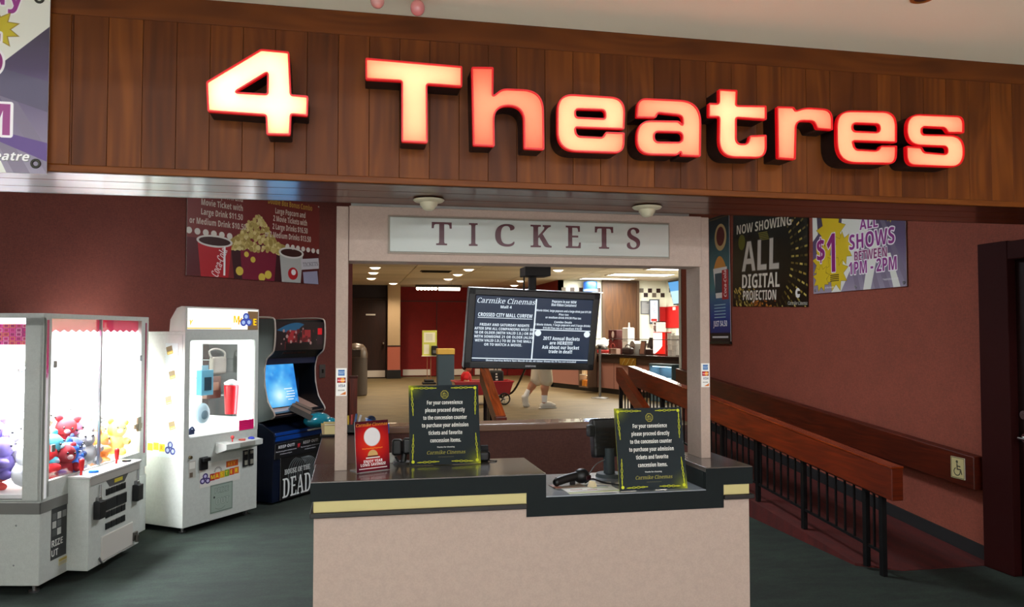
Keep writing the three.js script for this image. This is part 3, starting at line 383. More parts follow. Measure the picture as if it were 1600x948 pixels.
// odds and ends on the back of the side wing
{
  const b = thing('flyer_rack', 'low rack of cream and yellow flyers at the back of the side wing', 'flyers', [-0.1, 1.07, -4.12]); const cols = [0xd8c890, 0xc9b06a, 0xe4dcc0, 0xb8a078]; for (let i = 0; i < 5; i++) { const g = bx(-0.045, 0, -0.001, 0.045, 0.07 - i * 0.004, 0.001); g.rotateX(-0.5); g.rotateY(0.3 * (i % 2 ? 1 : -0.4)); g.translate(0, 0.004, -0.03 + i * 0.014); mesh('flyer', g, mat(cols[i % 4]), b); } mesh('tray', bx(-0.055, 0, -0.05, 0.055, 0.012, 0.05, 0.003), M.blackSoft, b);
  const c = thing('pen_box', 'black box of loose colourful odds and ends beside the left post', 'box', [0.0, 1.07, -4.22]); mesh('box', [bx(-0.055, 0, -0.05, 0.055, 0.01, 0.05), bx(-0.055, 0, 0.044, 0.055, 0.05, 0.05), bx(-0.055, 0, -0.05, 0.055, 0.05, -0.044), bx(-0.055, 0, -0.05, -0.049, 0.05, 0.05), bx(0.049, 0, -0.05, 0.055, 0.05, 0.05)], M.black, c); const pr = rngOf(8); [0xe8e0d0, 0xd8b83a, 0xc24a44, 0x4a6a9a, 0xe8e8e8].forEach((k, i) => mesh('pen', rod([-0.03 + i * 0.014, 0.01, 0], [-0.04 + i * 0.022, 0.085 + pr() * 0.02, 0.03 - pr() * 0.06], 0.006), mat(k), c));
  const d = thing('tape_dispenser', 'bright blue plastic dispenser showing above the red coupon card', 'dispenser', [0.125, 1.07, -4.2], 0.2); mesh('body', prism([[-0.055, 0], [0.06, 0], [0.06, 0.05], [0.03, 0.062], [-0.02, 0.068], [-0.055, 0.085]], 0.05, 0.004), mat(0x2a62b8, { roughness: 0.35 }), d); mesh('roll', (() => { const g = new THREE.CylinderGeometry(0.02, 0.02, 0.03, 18).toNonIndexed(); g.rotateX(Math.PI / 2); g.translate(-0.03, 0.075, 0.03); return g; })(), mat(0x12233f), d);
}
// monitor hanging in the booth window
{
  const tex = canvasTexture(1024, 576, (g, w, h) => {
    g.fillStyle = '#17283f'; g.fillRect(0, 0, w, h); g.fillStyle = '#eaf6ff'; g.textAlign = 'center';
    const T = (s, x, y, size, wid) => { g.save(); g.font = `bold ${size}px sans-serif`; const m = g.measureText(s).width; g.translate(x, y); g.scale(wid ? wid / m : 1, 1); g.fillText(s, 0, 0); g.restore(); };
    g.fillRect(512, 10, 12, 545); g.fillRect(0, 545, w, 8); g.fillRect(520, 278, 504, 8); script(g, 'Carmike Cinemas', 256, 62, 60, '#eaf6ff'); T('Mall 4', 260, 104, 34); T('CROSSED CITY MALL CURFEW', 260, 180, 44, 470); g.fillRect(25, 188, 470, 5);
    ['FRIDAY AND SATURDAY NIGHTS', 'AFTER 5PM ALL COMPANIONS MUST BE', '18 OR OLDER (WITH VALID I.D.) OR BE', 'WITH SOMEONE 21 OR OLDER (ALSO', 'WITH VALID I.D.) TO BE IN THE MALL', 'OR TO WATCH A MOVIE.'].forEach((s, i) => T(s, 260, 262 + i * 35, 32, [430, 510, 510, 508, 490, 330][i]));
    T('Popcorn in our NEW', 765, 36, 32, 220); T('Blue Ribbon Containers!', 765, 66, 32, 225); T('Movie ticket, large popcorn and a large drink just $11.50', 770, 118, 26, 490); T('Plus tax', 770, 148, 24, 90); T('or medium drink $10.50 Plus tax', 770, 178, 26, 320); T('Combo Deals', 770, 218, 26, 160); T('2 Movie tickets, 1 large popcorn and 2 large drinks', 770, 244, 26, 500); T('$19.00 Plus tax or 2 medium $18.50', 770, 272, 24, 350);
    g.beginPath(); g.arc(556, 312, 28, 0, 7); g.arc(996, 312, 28, 0, 7); g.fill(); T('2017 Annual Buckets', 770, 372, 42, 330); T('are HERE!!!!!', 770, 412, 42, 210); T('Ask about our bucket', 770, 452, 42, 335); T('trade in deal!!', 770, 490, 42, 215); T('Shows Starting Before 5pm Month $1.00, All Other Shows $2.75 Tax not included', 520, 574, 22, 800);
  });
  const t = thing('hanging_monitor', 'black flat monitor full of white notices, hanging in the booth window', 'monitor', [0.8, 1.607, -3.45]); t.rotation.set(0.189, 0.064, -0.03, 'YXZ');
  mesh('bezel', [bx(-0.3075, -0.18, -0.035, 0.3075, 0.18, -0.004, 0.012), bx(-0.3075, 0.148, -0.02, 0.3075, 0.18, 0.004, 0.006), bx(-0.3075, -0.18, -0.02, 0.3075, -0.146, 0.004, 0.006), bx(-0.3075, -0.18, -0.02, -0.273, 0.18, 0.004, 0.006), bx(0.273, -0.18, -0.02, 0.3075, 0.18, 0.004, 0.006)], pmat(0x15171a, { roughness: 0.25 }), t);
  const s = sheet('screen', 0.548, 0.295, tex, t, { t: 0.004, pos: [0, 0.001, -0.001], back: M.black }); s.material[4] = new THREE.MeshStandardMaterial({ color: 0x05070a, emissive: 0xffffff, emissiveMap: tex, emissiveIntensity: 1.05, roughness: 0.3 }); areaLight(t, 0x9fb4d8, 0.12, 0.5, 0.27, [0, 0, 0.01], [0, 0, 1]);
  mesh('trim', bx(-0.309, 0.176, -0.03, 0.309, 0.182, 0.0, 0.002), mat(0x55585a, { roughness: 0.4 }), t); mesh('trim', bx(-0.3095, -0.178, -0.03, -0.3045, 0.18, 0.0, 0.002), mat(0x55585a, { roughness: 0.4 }), t);
  const lg = new TextGeometry('SAMSUNG', { font: sansBold, size: 0.0075, depth: 0.0006, curveSegments: 2 }); lg.computeBoundingBox(); lg.translate(-lg.boundingBox.max.x / 2, -0.168, 0.004); mesh('lettering', lg.toNonIndexed(), mat(0xb8bcc0), t);
  const m = thing('monitor_mount', 'black ceiling mount and pole carrying the hanging monitor', 'mount', [0.8, 1.875, -3.36]); mesh('plate', bx(-0.06, -0.03, -0.1, 0.055, 0.012, 0.02, 0.004), M.iron, m); mesh('pole', bx(-0.014, -0.24, -0.135, 0.018, -0.025, -0.1, 0.004), M.iron, m); mesh('bracket', bx(-0.07, -0.31, -0.16, 0.075, -0.19, -0.125, 0.004), M.iron, m); mesh('cable', tube([[-0.055, -0.02, -0.03], [-0.05, -0.09, -0.06], [-0.04, -0.17, -0.13]], 0.004), M.black, m);
}
// ---------------------------------------------------------------- arcade machines along the left wall
{ // large crane machine, seen from its near corner
  const t = thing('claw_machine', 'big white two-sided crane machine with pink trim at the left edge, full of plush toys', 'claw machine', [-2.18, 0, -6.077], THREE.MathUtils.degToRad(78));
  const W = 0.685, D = 0.475, TOP = 1.716, c = M.cabinet;
  mesh('base_cabinet', uvBox(mergeGeometries([bx(-W, 0.055, -D, W, 0.49, D, 0.006), bx(-W, 0.55, -D, W, 0.575, D, 0.004), bx(-W + 0.01, 0.48, -D, W - 0.01, 0.555, D - 0.008)]), 2), c, t);
  mesh('corner_post', uvBox(bx(-W, 0.57, D - 0.115, -W + 0.028, 1.69, D, 0.004), 2), c, t); mesh('corner_post', uvBox(bx(-W, 0.57, D - 0.02, -W + 0.022, 1.69, D), 2), c, t);
  mesh('corner_post', uvBox(bx(W - 0.03, 0.57, D - 0.06, W, 1.69, D, 0.004), 2), c, t); mesh('corner_post', uvBox(bx(-W, 0.57, -D, -W + 0.05, 1.69, -D + 0.06, 0.004), 2), c, t);
  mesh('corner_post', uvBox(bx(-W + 0.022, 0.57, D - 0.03, -0.6, 1.69, D, 0.003), 2), c, t); mesh('corner_post', uvBox(bx(0.57, 0.57, D - 0.03, W - 0.03, 1.69, D, 0.003), 2), c, t);
  mesh('roof', uvBox(mergeGeometries([bx(-W, 1.685, -D, W, TOP, D, 0.005), bx(-W, 1.64, D - 0.11, -W + 0.02, 1.69, D)]), 2), c, t);
  mesh('lower_front', uvBox(mergeGeometries([bx(-0.62, 0.575, D - 0.03, 0.6, 0.675, D, 0.003), bx(-W, 0.56, -D, -W + 0.03, 0.575, D)]), 2), c, t);
  mesh('stripe', [bx(-W - 0.002, 0.488, -D, -W + 0.004, 0.556, D + 0.002), bx(-W - 0.002, 0.488, D - 0.004, -0.39, 0.556, D + 0.002)], mat(0x84827e, { roughness: 0.4, metalness: 0.4 }), t);
  const inner = mat(0xf2f2f0, { roughness: 0.6 }); mesh('back_panel', bx(-W + 0.02, 0.57, -D, W - 0.01, 1.69, -D + 0.02), inner, t); mesh('side_panel', bx(W - 0.014, 0.6, -D + 0.06, W - 0.01, 1.66, D - 0.06), pmat(0xf6f6f4, { transmission: 0.6, thickness: 0, roughness: 1 }), t); mesh('corner_post', bx(W - 0.03, 0.57, -D, W, 1.69, -D + 0.06, 0.004), c, t); mesh('lower_side', bx(W - 0.025, 0.57, -D, W - 0.005, 0.6, D), c, t); mesh('prize_floor', bx(-W + 0.03, 0.57, -D + 0.02, W - 0.03, 0.6, D - 0.035), inner, t);
  mesh('mirror', bx(-0.42, 0.9, -D + 0.02, 0.16, 1.45, -D + 0.026), M.mirror, t);
  mesh('window', bx(-0.6, 0.675, D - 0.016, 0.57, 1.686, D - 0.012), M.glass, t); mesh('window', bx(-W + 0.006, 0.575, -D + 0.06, -W + 0.01, 1.65, D - 0.11), M.glass, t);
  mesh('mullion', bx(-0.024, 0.675, D - 0.014, -0.008, 1.686, D + 0.004, 0.002), M.steel, t);
  for (const [x, y] of [[-0.585, 1.4], [-0.585, 0.875], [0.535, 1.4]]) mesh('hinge', bx(x, y - 0.025, D - 0.004, x + 0.035, y + 0.02, D + 0.008, 0.003), M.steel, t);
  mesh('lock', [bx(0.47, 0.86, D - 0.004, 0.57, 0.9, D + 0.016, 0.004), bx(0.5, 0.84, D, 0.55, 0.95, D + 0.02, 0.005)], mat(0x77705e, { metalness: 0.7, roughness: 0.4 }), t);
  const strip = canvasTexture(32, 512, (g, w, h) => { g.fillStyle = '#f3eef2'; g.fillRect(0, 0, w, h); const q = g.createLinearGradient(0, 0, 0, h); q.addColorStop(0, '#a01448'); q.addColorStop(0.26, '#d8107c'); q.addColorStop(0.34, '#f3e8f0'); q.addColorStop(1, '#f5f5f5'); g.fillStyle = q; g.fillRect(0, 0, w, h); g.fillStyle = 'rgba(150,20,70,.5)'; for (let i = 0; i < 14; i++) for (let j = 0; j < 2; j++) if ((i + j) % 2) g.fillRect(j * 16, i * 12, 16, 10); });
  const st = sheet('light_strip', 0.024, 1.1, strip, t, { t: 0.006, pos: [-0.648, 1.125, D + 0.002], back: M.white }); st.material[4] = new THREE.MeshStandardMaterial({ color: 0x888888, map: strip, emissive: 0xffffff, emissiveMap: strip, emissiveIntensity: 0.5, roughness: 0.4 });
  mesh('light_strip', bx(0.628, 0.66, D - 0.002, 0.645, 1.67, D + 0.004), mat(0xa83a5a, { roughness: 0.4 }), t);
  // pink scalloped valance inside the front window and a squared print at the top of the near one
  const sc = []; { const pts = [[-0.6, 1.69], [-0.6, 1.62]]; for (let i = 0; i <= 26; i++) pts.push([-0.6 + i * 0.045 * 1.0, 1.615 - (i % 2 ? 0.018 : 0.0)]); pts.push([0.57, 1.69]); sc.push(prism(pts, 0.004)); } for (const g of sc) g.translate(0, 0, D - 0.032);
  mesh('valance', sc, pmat(0xd80c5c, { roughness: 0.7, transmission: 0.2, thickness: 0 }), t);
  const sq = canvasTexture(512, 128, (g, w, h) => { g.fillStyle = '#e61a96'; g.fillRect(0, 0, w, h); const r = rngOf(3); for (let i = 0; i < 20; i++) for (let j = 0; j < 5; j++) { g.strokeStyle = ['#ff6ab8', '#ff9a6a', '#b81a7a', '#ffb0d0'][Math.floor(r() * 4)]; g.fillStyle = ['#c41276', '#d83a6a', '#e8188c'][Math.floor(r() * 3)]; g.lineWidth = 4; g.fillRect(i * 26 + 3, j * 26 + 3, 19, 19); g.strokeRect(i * 26 + 3, j * 26 + 3, 19, 19); } });
  const sv = sheet('valance', 0.78, 0.13, sq, t, { t: 0.003, pos: [-W + 0.014, 1.585, -0.03], rot: [0, -Math.PI / 2, 0], back: M.magenta });
  // lamp along the top inside
  mesh('lamp_tube', [rod([-0.6, 1.66, D - 0.07], [0.58, 1.66, D - 0.07], 0.016, 12), rod([-W + 0.05, 1.66, -0.4], [-W + 0.05, 1.66, 0.36], 0.016, 12)], glow(0xf4f8ff, 9), t); areaLight(t, 0xf4f8ff, LAMP.claw, 1.1, 0.3, [0, 1.66, 0.15], [0, -1, -0.25]); areaLight(t, 0xf4f8ff, LAMP.claw * 0.6, 0.7, 0.3, [-0.4, 1.655, -0.1], [-0.2, -1, 0]); mesh('lamp_tube', rod([W - 0.05, 0.75, 0.1], [W - 0.05, 1.6, 0.1], 0.014), glow(0xf4f8ff, 9), t); areaLight(t, 0xf4fff8, LAMP.claw * 0.26, 0.5, 0.6, [W - 0.03, 1.0, 0.1], [1, -0.35, 0]);
  // crane carriage and claw
  mesh('carriage', [bx(-0.62, 1.6, -0.12, 0.6, 1.625, -0.1), bx(-0.02, 1.58, -0.2, 0.12, 1.64, -0.02, 0.008)], M.steel, t); const cl = mesh('claw', [rod([0.05, 1.35, -0.11], [0.05, 1.6, -0.11], 0.006), sph(0.04, 0.05, 1.33, -0.11)], M.chrome, t);
  for (let i = 0; i < 3; i++) { const a = i * 2.094; mesh('prong', tube([[0.05, 1.32, -0.11], [0.05 + 0.07 * Math.cos(a), 1.27, -0.11 + 0.07 * Math.sin(a)], [0.05 + 0.06 * Math.cos(a), 1.2, -0.11 + 0.06 * Math.sin(a)], [0.05 + 0.02 * Math.cos(a), 1.16, -0.11 + 0.02 * Math.sin(a)]], 0.005), M.chrome, cl); }
  // control panel
  const F = D + 0.14; const body = new THREE.Shape([[-0.385, D - 0.01], [-0.4, F], [0.265, F], [0.285, D - 0.01]].map(([x, z]) => new THREE.Vector2(x, -z))); const eg = new THREE.ExtrudeGeometry(body, { depth: 0.58, bevelEnabled: true, bevelSize: 0.006, bevelThickness: 0.006, bevelSegments: 2 }).toNonIndexed(); eg.rotateX(-Math.PI / 2); eg.translate(0, 0.066, 0);
  const cp = mesh('control_panel', uvBox(eg, 2), c, t); const dk = new THREE.ExtrudeGeometry(new THREE.Shape([[-0.395, D - 0.01], [-0.41, F + 0.016], [0.27, F + 0.016], [0.295, D - 0.01]].map(([x, z]) => new THREE.Vector2(x, -z))), { depth: 0.012, bevelEnabled: true, bevelSize: 0.003, bevelThickness: 0.003, bevelSegments: 1 }); dk.rotateX(-Math.PI / 2); dk.translate(0, 0.652, 0); mesh('deck', dk, pmat(0xbdbbb5, { roughness: 0.2, clearcoat: 0.5 }), cp);
  mesh('lip', bx(-0.395, 0.6, F, 0.262, 0.65, F + 0.012, 0.004), mat(0xa8a49c), cp);
  for (const [x, z] of [[-0.36, F - 0.075], [0.1, F - 0.08]]) { mesh('joystick', [rod([x, 0.665, z], [x + 0.006, 0.7, z], 0.007), (() => { const g = new THREE.CylinderGeometry(0.017, 0.012, 0.062, 14).toNonIndexed(); g.translate(x + 0.008, 0.726, z); return g; })(), sph(0.017, x + 0.008, 0.757, z)], M.red, cp); }
  mesh('button', cyl(0.032, 0.03, 0.014, -0.26, 0.665, F - 0.045), mat(0x1a66b8, { roughness: 0.3 }), cp); mesh('button', cyl(0.032, 0.03, 0.014, 0.19, 0.665, F - 0.05), mat(0x16181c, { roughness: 0.3 }), cp);
  mesh('badge', (() => { const g = prism([[-0.2, 0.6], [0.105, 0.6], [0.05, 0.55], [-0.15, 0.55]], 0.006); g.translate(0, 0, F); return g; })(), mat(0x4a4a48), cp); mesh('badge', bx(-0.09, 0.567, F + 0.006, 0.02, 0.592, F + 0.009, 0.002), mat(0xc9b82a), cp);
  const bm = mat(0x121316, { roughness: 0.3 }); for (let j = 0; j < 4; j++) for (let i = 0; i < 2; i++) if (!(j === 1)) mesh('coin_slot', bx(-0.2 + (i * 2) * 0.068, 0.5 - j * 0.076, F, -0.2 + (i * 2) * 0.068 + 0.058, 0.545 - j * 0.076, F + 0.012, 0.004), bm, cp), mesh('coin_slot', bx(-0.2 + (i * 2 + 1) * 0.068, 0.5 - j * 0.076, F, -0.2 + (i * 2 + 1) * 0.068 + 0.058, 0.545 - j * 0.076, F + 0.012, 0.004), bm, cp);
  mesh('coin_door', [bx(-0.205, 0.4, F, -0.07, 0.475, F + 0.014, 0.004), bx(-0.06, 0.4, F, 0.075, 0.475, F + 0.014, 0.004)], mat(0x1b1c1e, { roughness: 0.35 }), cp);
  for (const [x, y] of [[-0.315, 0.44], [0.2, 0.45]]) { const k = mesh('coin_mech', [bx(x - 0.035, y - 0.065, F, x + 0.045, y + 0.05, F + 0.05, 0.006)], M.black, cp); mesh('hasp', [bx(x - 0.01, y + 0.04, F, x + 0.03, y + 0.075, F + 0.03, 0.005), rod([x + 0.02, y + 0.07, F + 0.02], [x + 0.035, y + 0.15, F + 0.012], 0.006)], M.steel, cp); }
  mesh('prize_flap', [bx(-0.25, 0.075, F, 0.175, 0.24, F + 0.012, 0.006)], mat(0xc8c4ba), cp); mesh('flap_handle', tube([[-0.275, 0.11, F + 0.008], [-0.26, 0.075, F + 0.02], [-0.2, 0.075, F + 0.02], [0.0, 0.078, F + 0.02]], 0.007), M.steel, cp); mesh('lock', [bx(0.17, 0.1, F, 0.235, 0.16, F + 0.02, 0.004), cyl(0.012, 0.012, 0.05, 0.2, 0.09, F + 0.03)], mat(0x6a665e, { metalness: 0.8, roughness: 0.4 }), cp);
  const po = canvasTexture(128, 256, (g, w, h) => { g.fillStyle = '#2b2d2c'; g.fillRect(0, 0, w, h); for (const [i, j, k] of [[0, 0, '#5a5c5a'], [1, 0, '#c8c8c2'], [0, 1, '#b8b8b0'], [1, 1, '#6a6c6a'], [2, 0, '#8a8c88'], [0, 2, '#4a4c4a'], [1, 2, '#d0d0c8']]) { g.fillStyle = k; g.fillRect(10 + i * 40, 26 + j * 40, 32, 34); } g.fillStyle = '#e0e0d8'; g.font = 'bold 46px sans-serif'; g.fillText('RIZE', 4, 192); g.fillText('UT', 4, 240); });
  sheet('decal', 0.17, 0.32, po, t, { t: 0.002, pos: [-0.487, 0.333, D + 0.0015] }); sheet('decal', 0.11, 0.045, canvasTexture(64, 32, (g) => { g.fillStyle = '#cfc69a'; g.fillRect(0, 0, 64, 32); g.fillStyle = '#b8a04a'; g.fillRect(4, 4, 56, 10); g.fillStyle = '#9a9682'; g.fillRect(4, 18, 50, 3); g.fillRect(4, 24, 44, 3); }), t, { t: 0.002, pos: [-0.43, 0.14, D + 0.0015] });
  for (const [y, z] of [[0.42, 0.33], [0.18, 0.32]]) mesh('screw', sph(0.006, -W, y, z, 0.5, 1, 1), M.steel, t);
  for (const [x, z] of [[-0.62, 0.41], [0.62, 0.41], [-0.62, -0.41], [0.62, -0.41]]) mesh('foot', [cyl(0.028, 0.03, 0.014, x, 0, z), cyl(0.012, 0.012, 0.06, x, 0, z)], M.steel, t);
}
// plush toys heaped in the crane machine
{
  const A = THREE.MathUtils.degToRad(78), wx = (lx, lz) => [-2.18 + lx * Math.cos(A) + lz * Math.sin(A), -6.077 - lx * Math.sin(A) + lz * Math.cos(A)];
  const spec = [['red', 0xc01a22, -0.42, 0.32, 0.0, 'crimson red plush toy lying against the front glass of the crane machine, left half'], ['teal', 0x4aa2b4, -0.33, 0.33, 0.06, 'teal plush toy beside the crimson one at the crane front glass'], ['white', 0xe6e2e0, -0.5, 0.26, 0.13, 'white plush toy at the left end of the heap behind the crane front glass'], ['navy', 0x2a3a66, -0.12, 0.34, 0.0, 'navy blue plush toy left of the window bar of the crane machine'], ['pink', 0xe07a9a, 0.06, 0.24, 0.12, 'pink plush toy on top of the heap, right of the window bar'], ['grey', 0x8a8a8a, 0.02, 0.36, 0.03, 'grey plush toy right behind the window bar of the crane machine'], ['orange', 0xe08a3a, 0.16, 0.35, 0.0, 'orange plush toy at the glass right of the window bar'], ['cream', 0xe8dcc0, -0.22, 0.15, 0.2, 'cream plush toy on the crest of the heap in the crane machine'], ['yellow', 0xe2c23a, 0.42, 0.33, 0.05, 'yellow plush toy in the right corner of the crane front window'], ['scarlet', 0xd8303a, -0.02, 0.2, 0.14, 'scarlet plush toy high in the middle of the heap'], ['violet', 0x8a78c8, -0.48, 0.05, 0.16, 'violet plush toy at the back left of the heap'], ['green', 0x5aa06a, -0.28, 0.26, 0.02, 'green plush toy low in the heap between teal and navy ones'], ['ivory', 0xf0ece4, 0.3, 0.22, 0.1, 'ivory plush toy on the right side of the heap'], ['sky', 0x6ab4e0, -0.58, -0.05, 0.06, 'sky blue plush toy behind the near side window of the crane machine'], ['mauve', 0x7a6ab0, -0.57, 0.16, 0.06, 'mauve plush toy at the near corner behind the side window'], ['coral', 0xd85a52, -0.58, 0.08, 0.0, 'coral plush toy low behind the near side window'], ['aqua', 0x5ac0c0, -0.56, -0.18, 0.1, 'aqua plush toy at the far left of the near side window'], ['silver', 0xc4c8cc, -0.1, 0.05, 0.18, 'silver grey plush toy at the back of the heap'], ['rose', 0xd890a8, 0.2, 0.08, 0.15, 'rose plush toy at the back right of the heap'], ['brown', 0x7a5238, -0.36, -0.05, 0.18, 'brown plush toy at the back of the heap under the claw'], ['snow', 0xfafaf6, -0.4, 0.18, 0.16, 'snow white plush toy on the heap above the crimson one'], ['lemon', 0xf0e48a, 0.5, 0.12, 0.06, 'lemon plush toy near the far wall of the crane machine'], ['maroon', 0x8a1a26, -0.34, 0.38, -0.02, 'maroon plush toy squashed against the glass under the crimson one'], ['milk', 0xf4f2ee, 0.36, 0.18, 0.12, 'milk white plush toy in the right half of the heap, behind the ivory one'], ['pearl', 0xf6f6f4, 0.1, 0.12, 0.2, 'pearl white plush toy at the top back of the heap'], ['cotton', 0xf2f0f2, -0.3, 0.06, 0.22, 'cotton white plush toy at the top left of the heap'], ['chalk', 0xeeeeea, 0.48, 0.24, 0.02, 'chalk white plush toy low in the right corner of the window'], ['cloud', 0xf6f8fa, -0.56, 0.3, 0.0, 'cloud white plush toy at the lower left edge of the front window'], ['blue', 0x2a6ac8, -0.2, 0.36, 0.0, 'royal blue plush toy at the bottom of the left front window']];
  const body = merge([sph(0.085, 0, 0.075, 0, 1, 0.95, 0.9, 12)]), head = merge([sph(0.07, 0, 0.18, 0.02, 1, 0.95, 0.95, 12)]), ear = [-1, 1].map((s) => sph(0.026, s * 0.055, 0.235, 0.015, 1, 1, 0.6, 8)), limb = [[-0.075, 0.1], [0.075, 0.1], [-0.055, 0.02], [0.055, 0.02]].map(([x, y]) => sph(0.036, x, y, 0.05, 0.85, 0.85, 1.3, 8)), eye = [-1, 1].map((s) => sph(0.008, s * 0.026, 0.195, 0.085, 1, 1, 1, 6)), nose = sph(0.022, 0, 0.17, 0.08, 1, 0.8, 0.8, 8), r = rngOf(41), em = mat(0x0a0a0a, { roughness: 0.2 });
  const under = []; // bed of toys too deep to tell apart
  for (const [nm, col, lx, lz, dy, label] of spec) {
    const p = wx(lx, lz), t = thing('plush_toy', label, 'plush toy', [p[0], 0.6 + Math.max(0, dy + 0.04), p[1]], A + (r() - 0.5) * 2); t.userData.group = 'plush toys in the crane machine'; const m = mat(col, { roughness: 0.9 }), m2 = mat(new THREE.Color(col).lerp(new THREE.Color(0xffffff), 0.4), { roughness: 0.9 });
    const add = (n, g, mm) => mesh(n, g, mm, t); add('body', body, m); add('head', head, m); ear.forEach((g) => add('ear', g, m)); limb.forEach((g) => add('limb', g, m)); eye.forEach((g) => add('eye', g, em)); add('nose', nose, m2); t.rotation.set((r() - 0.5) * 0.9, t.rotation.y, (r() - 0.5) * 0.9);
  }
}
{ // key-turn prize machine
  const A = THREE.MathUtils.degToRad(53.7), t = thing('prize_machine', 'tall white key prize machine with a lit header, between crane machine and arcade cabinet', 'prize machine', [-1.40, 0, -7.217], A); const W = 0.41, D = 0.425, c = M.cabinet;
  mesh('base_cabinet', uvBox(bx(-W, 0.05, -D, W, 0.74, D, 0.005), 2), c, t);
  mesh('front_frame', uvBox((() => { const s = new THREE.Shape([[-W, 0.74], [W, 0.74], [W, 1.604], [-W, 1.604]].map((p) => new THREE.Vector2(...p))); const R = (x0, y0, x1, y1, r) => { const h = new THREE.Path(); h.moveTo(x0 + r, y0); h.lineTo(x1 - r, y0); h.quadraticCurveTo(x1, y0, x1, y0 + r); h.lineTo(x1, y1 - r); h.quadraticCurveTo(x1, y1, x1 - r, y1); h.lineTo(x0 + r, y1); h.quadraticCurveTo(x0, y1, x0, y1 - r); h.lineTo(x0, y0 + r); h.quadraticCurveTo(x0, y0, x0 + r, y0); return h; }; s.holes.push(R(-0.358, 0.752, 0.372, 1.532, 0.025)); const g = new THREE.ExtrudeGeometry(s, { depth: 0.024, bevelEnabled: false, curveSegments: 5 }); g.translate(0, 0, D - 0.024); return g.index ? g.toNonIndexed() : g; })(), 2), c, t);
  mesh('roof', uvBox(bx(-W, 1.58, -D, W, 1.604, D - 0.02, 0.004), 2), c, t); mesh('back_panel', bx(-W, 0.74, -D, W, 1.6, -D + 0.02), mat(0xf2f2f0), t); mesh('side_frame', mergeGeometries([bx(W - 0.02, 0.74, 0.2, W, 1.58, D - 0.026), bx(W - 0.02, 0.74, -D, W, 1.58, -0.24), bx(W - 0.02, 1.49, -0.24, W, 1.58, 0.2), bx(W - 0.02, 0.74, -0.24, W, 0.84, 0.2)]), mat(0xf4f4f2), t); mesh('window', bx(W - 0.012, 0.84, -0.24, W - 0.008, 1.49, 0.2), M.glass, t);
  mesh('side_frame', uvBox(mergeGeometries([bx(-W, 0.74, 0.03, -W + 0.02, 1.58, D - 0.026), bx(-W, 0.74, -D, -W + 0.02, 1.58, -0.36), bx(-W, 1.5, -0.36, -W + 0.02, 1.58, 0.03), bx(-W, 0.74, -0.36, -W + 0.02, 0.8, 0.03)]), 2), c, t);
  mesh('window', bx(-0.358, 0.752, D - 0.014, 0.372, 1.532, D - 0.01), M.glass, t); mesh('window', bx(-W + 0.008, 0.8, -0.36, -W + 0.012, 1.5, 0.03), M.glass, t);  mesh('shelf', bx(-W + 0.02, 0.742, -D + 0.02, W - 0.02, 0.752, D - 0.03), mat(0xf4f4f2), t);
  mesh('lamp_tube', [rod([-0.345, 0.8, D - 0.06], [-0.345, 1.5, D - 0.06], 0.014), rod([0.36, 0.8, D - 0.06], [0.36, 1.5, D - 0.06], 0.014)], glow(0xf4f9ff, 5), t); areaLight(t, 0xf4f9ff, LAMP.key, 0.06, 0.7, [-0.32, 1.15, D - 0.07], [0.9, 0, -1]); areaLight(t, 0xf4f9ff, LAMP.key, 0.06, 0.7, [0.33, 1.15, D - 0.07], [-0.9, 0, -1]); areaLight(t, 0xf4f9ff, LAMP.key * 0.5, 0.6, 0.2, [0, 1.57, 0.1], [0, -1, 0]);
  // header box
  const hs = prism([[0.425, 1.612], [0.425, 1.8], [0.38, 1.806], [0.33, 1.792], [0.26, 1.7], [0.25, 1.604], [0.425, 1.604]], 0.816, 0.003); hs.rotateY(-Math.PI / 2); hs.translate(0.408, 0, 0); mesh('header', uvBox(hs.index ? hs.toNonIndexed() : hs, 2), mat(0xcac8c0), t);
  const hd = canvasTexture(512, 128, (g, w, h) => { g.fillStyle = '#fffdf4'; g.fillRect(0, 0, w, h); g.fillStyle = '#d8b81a'; g.fillRect(0, h - 10, w * 0.6, 6); g.font = 'italic bold 40px sans-serif'; g.fillStyle = '#f0c81a'; g.fillText('Y', 8, 100); g.fillStyle = '#6a5238'; g.fillRect(w * 0.84, 8, w * 0.16, h); g.font = 'bold 60px sans-serif'; g.fillStyle = '#f4c410'; g.fillText('M', 318, 84); g.fillText('E', 470, 100); g.fillStyle = '#e8a010'; g.fillText('K', 352, 96); g.fillStyle = '#35489a'; for (const [x, y] of [[418, 44], [398, 82], [440, 80]]) { g.beginPath(); g.arc(x, y, 24, 0, 7); g.fill(); } g.fillStyle = '#9ab0d8'; for (const [x, y] of [[418, 44], [398, 82], [440, 80]]) { g.beginPath(); g.arc(x, y, 13, 0, 7); g.fill(); } });
  const hl = sheet('header_panel', 0.79, 0.17, hd, t, { t: 0.004, pos: [0, 1.706, D + 0.003], back: M.white }); hl.material[4] = new THREE.MeshStandardMaterial({ color: 0x999999, map: hd, emissive: 0xffffff, emissiveMap: hd, emissiveIntensity: 1.1, roughness: 0.35 }); areaLight(t, 0xfff8e8, 2, 0.75, 0.15, [0, 1.706, D + 0.01], [0, 0, 1]);
  // control shelf, wedge shaped underneath
  const sh = prism([[D, 0.6], [D, 0.684], [D + 0.12, 0.672], [D + 0.12, 0.628], [D + 0.02, 0.592]], 0.42, 0.003); sh.rotateY(-Math.PI / 2); sh.translate(0.345, 0, 0); const cs = mesh('control_shelf', uvBox(sh.index ? sh.toNonIndexed() : sh, 2), c, t);
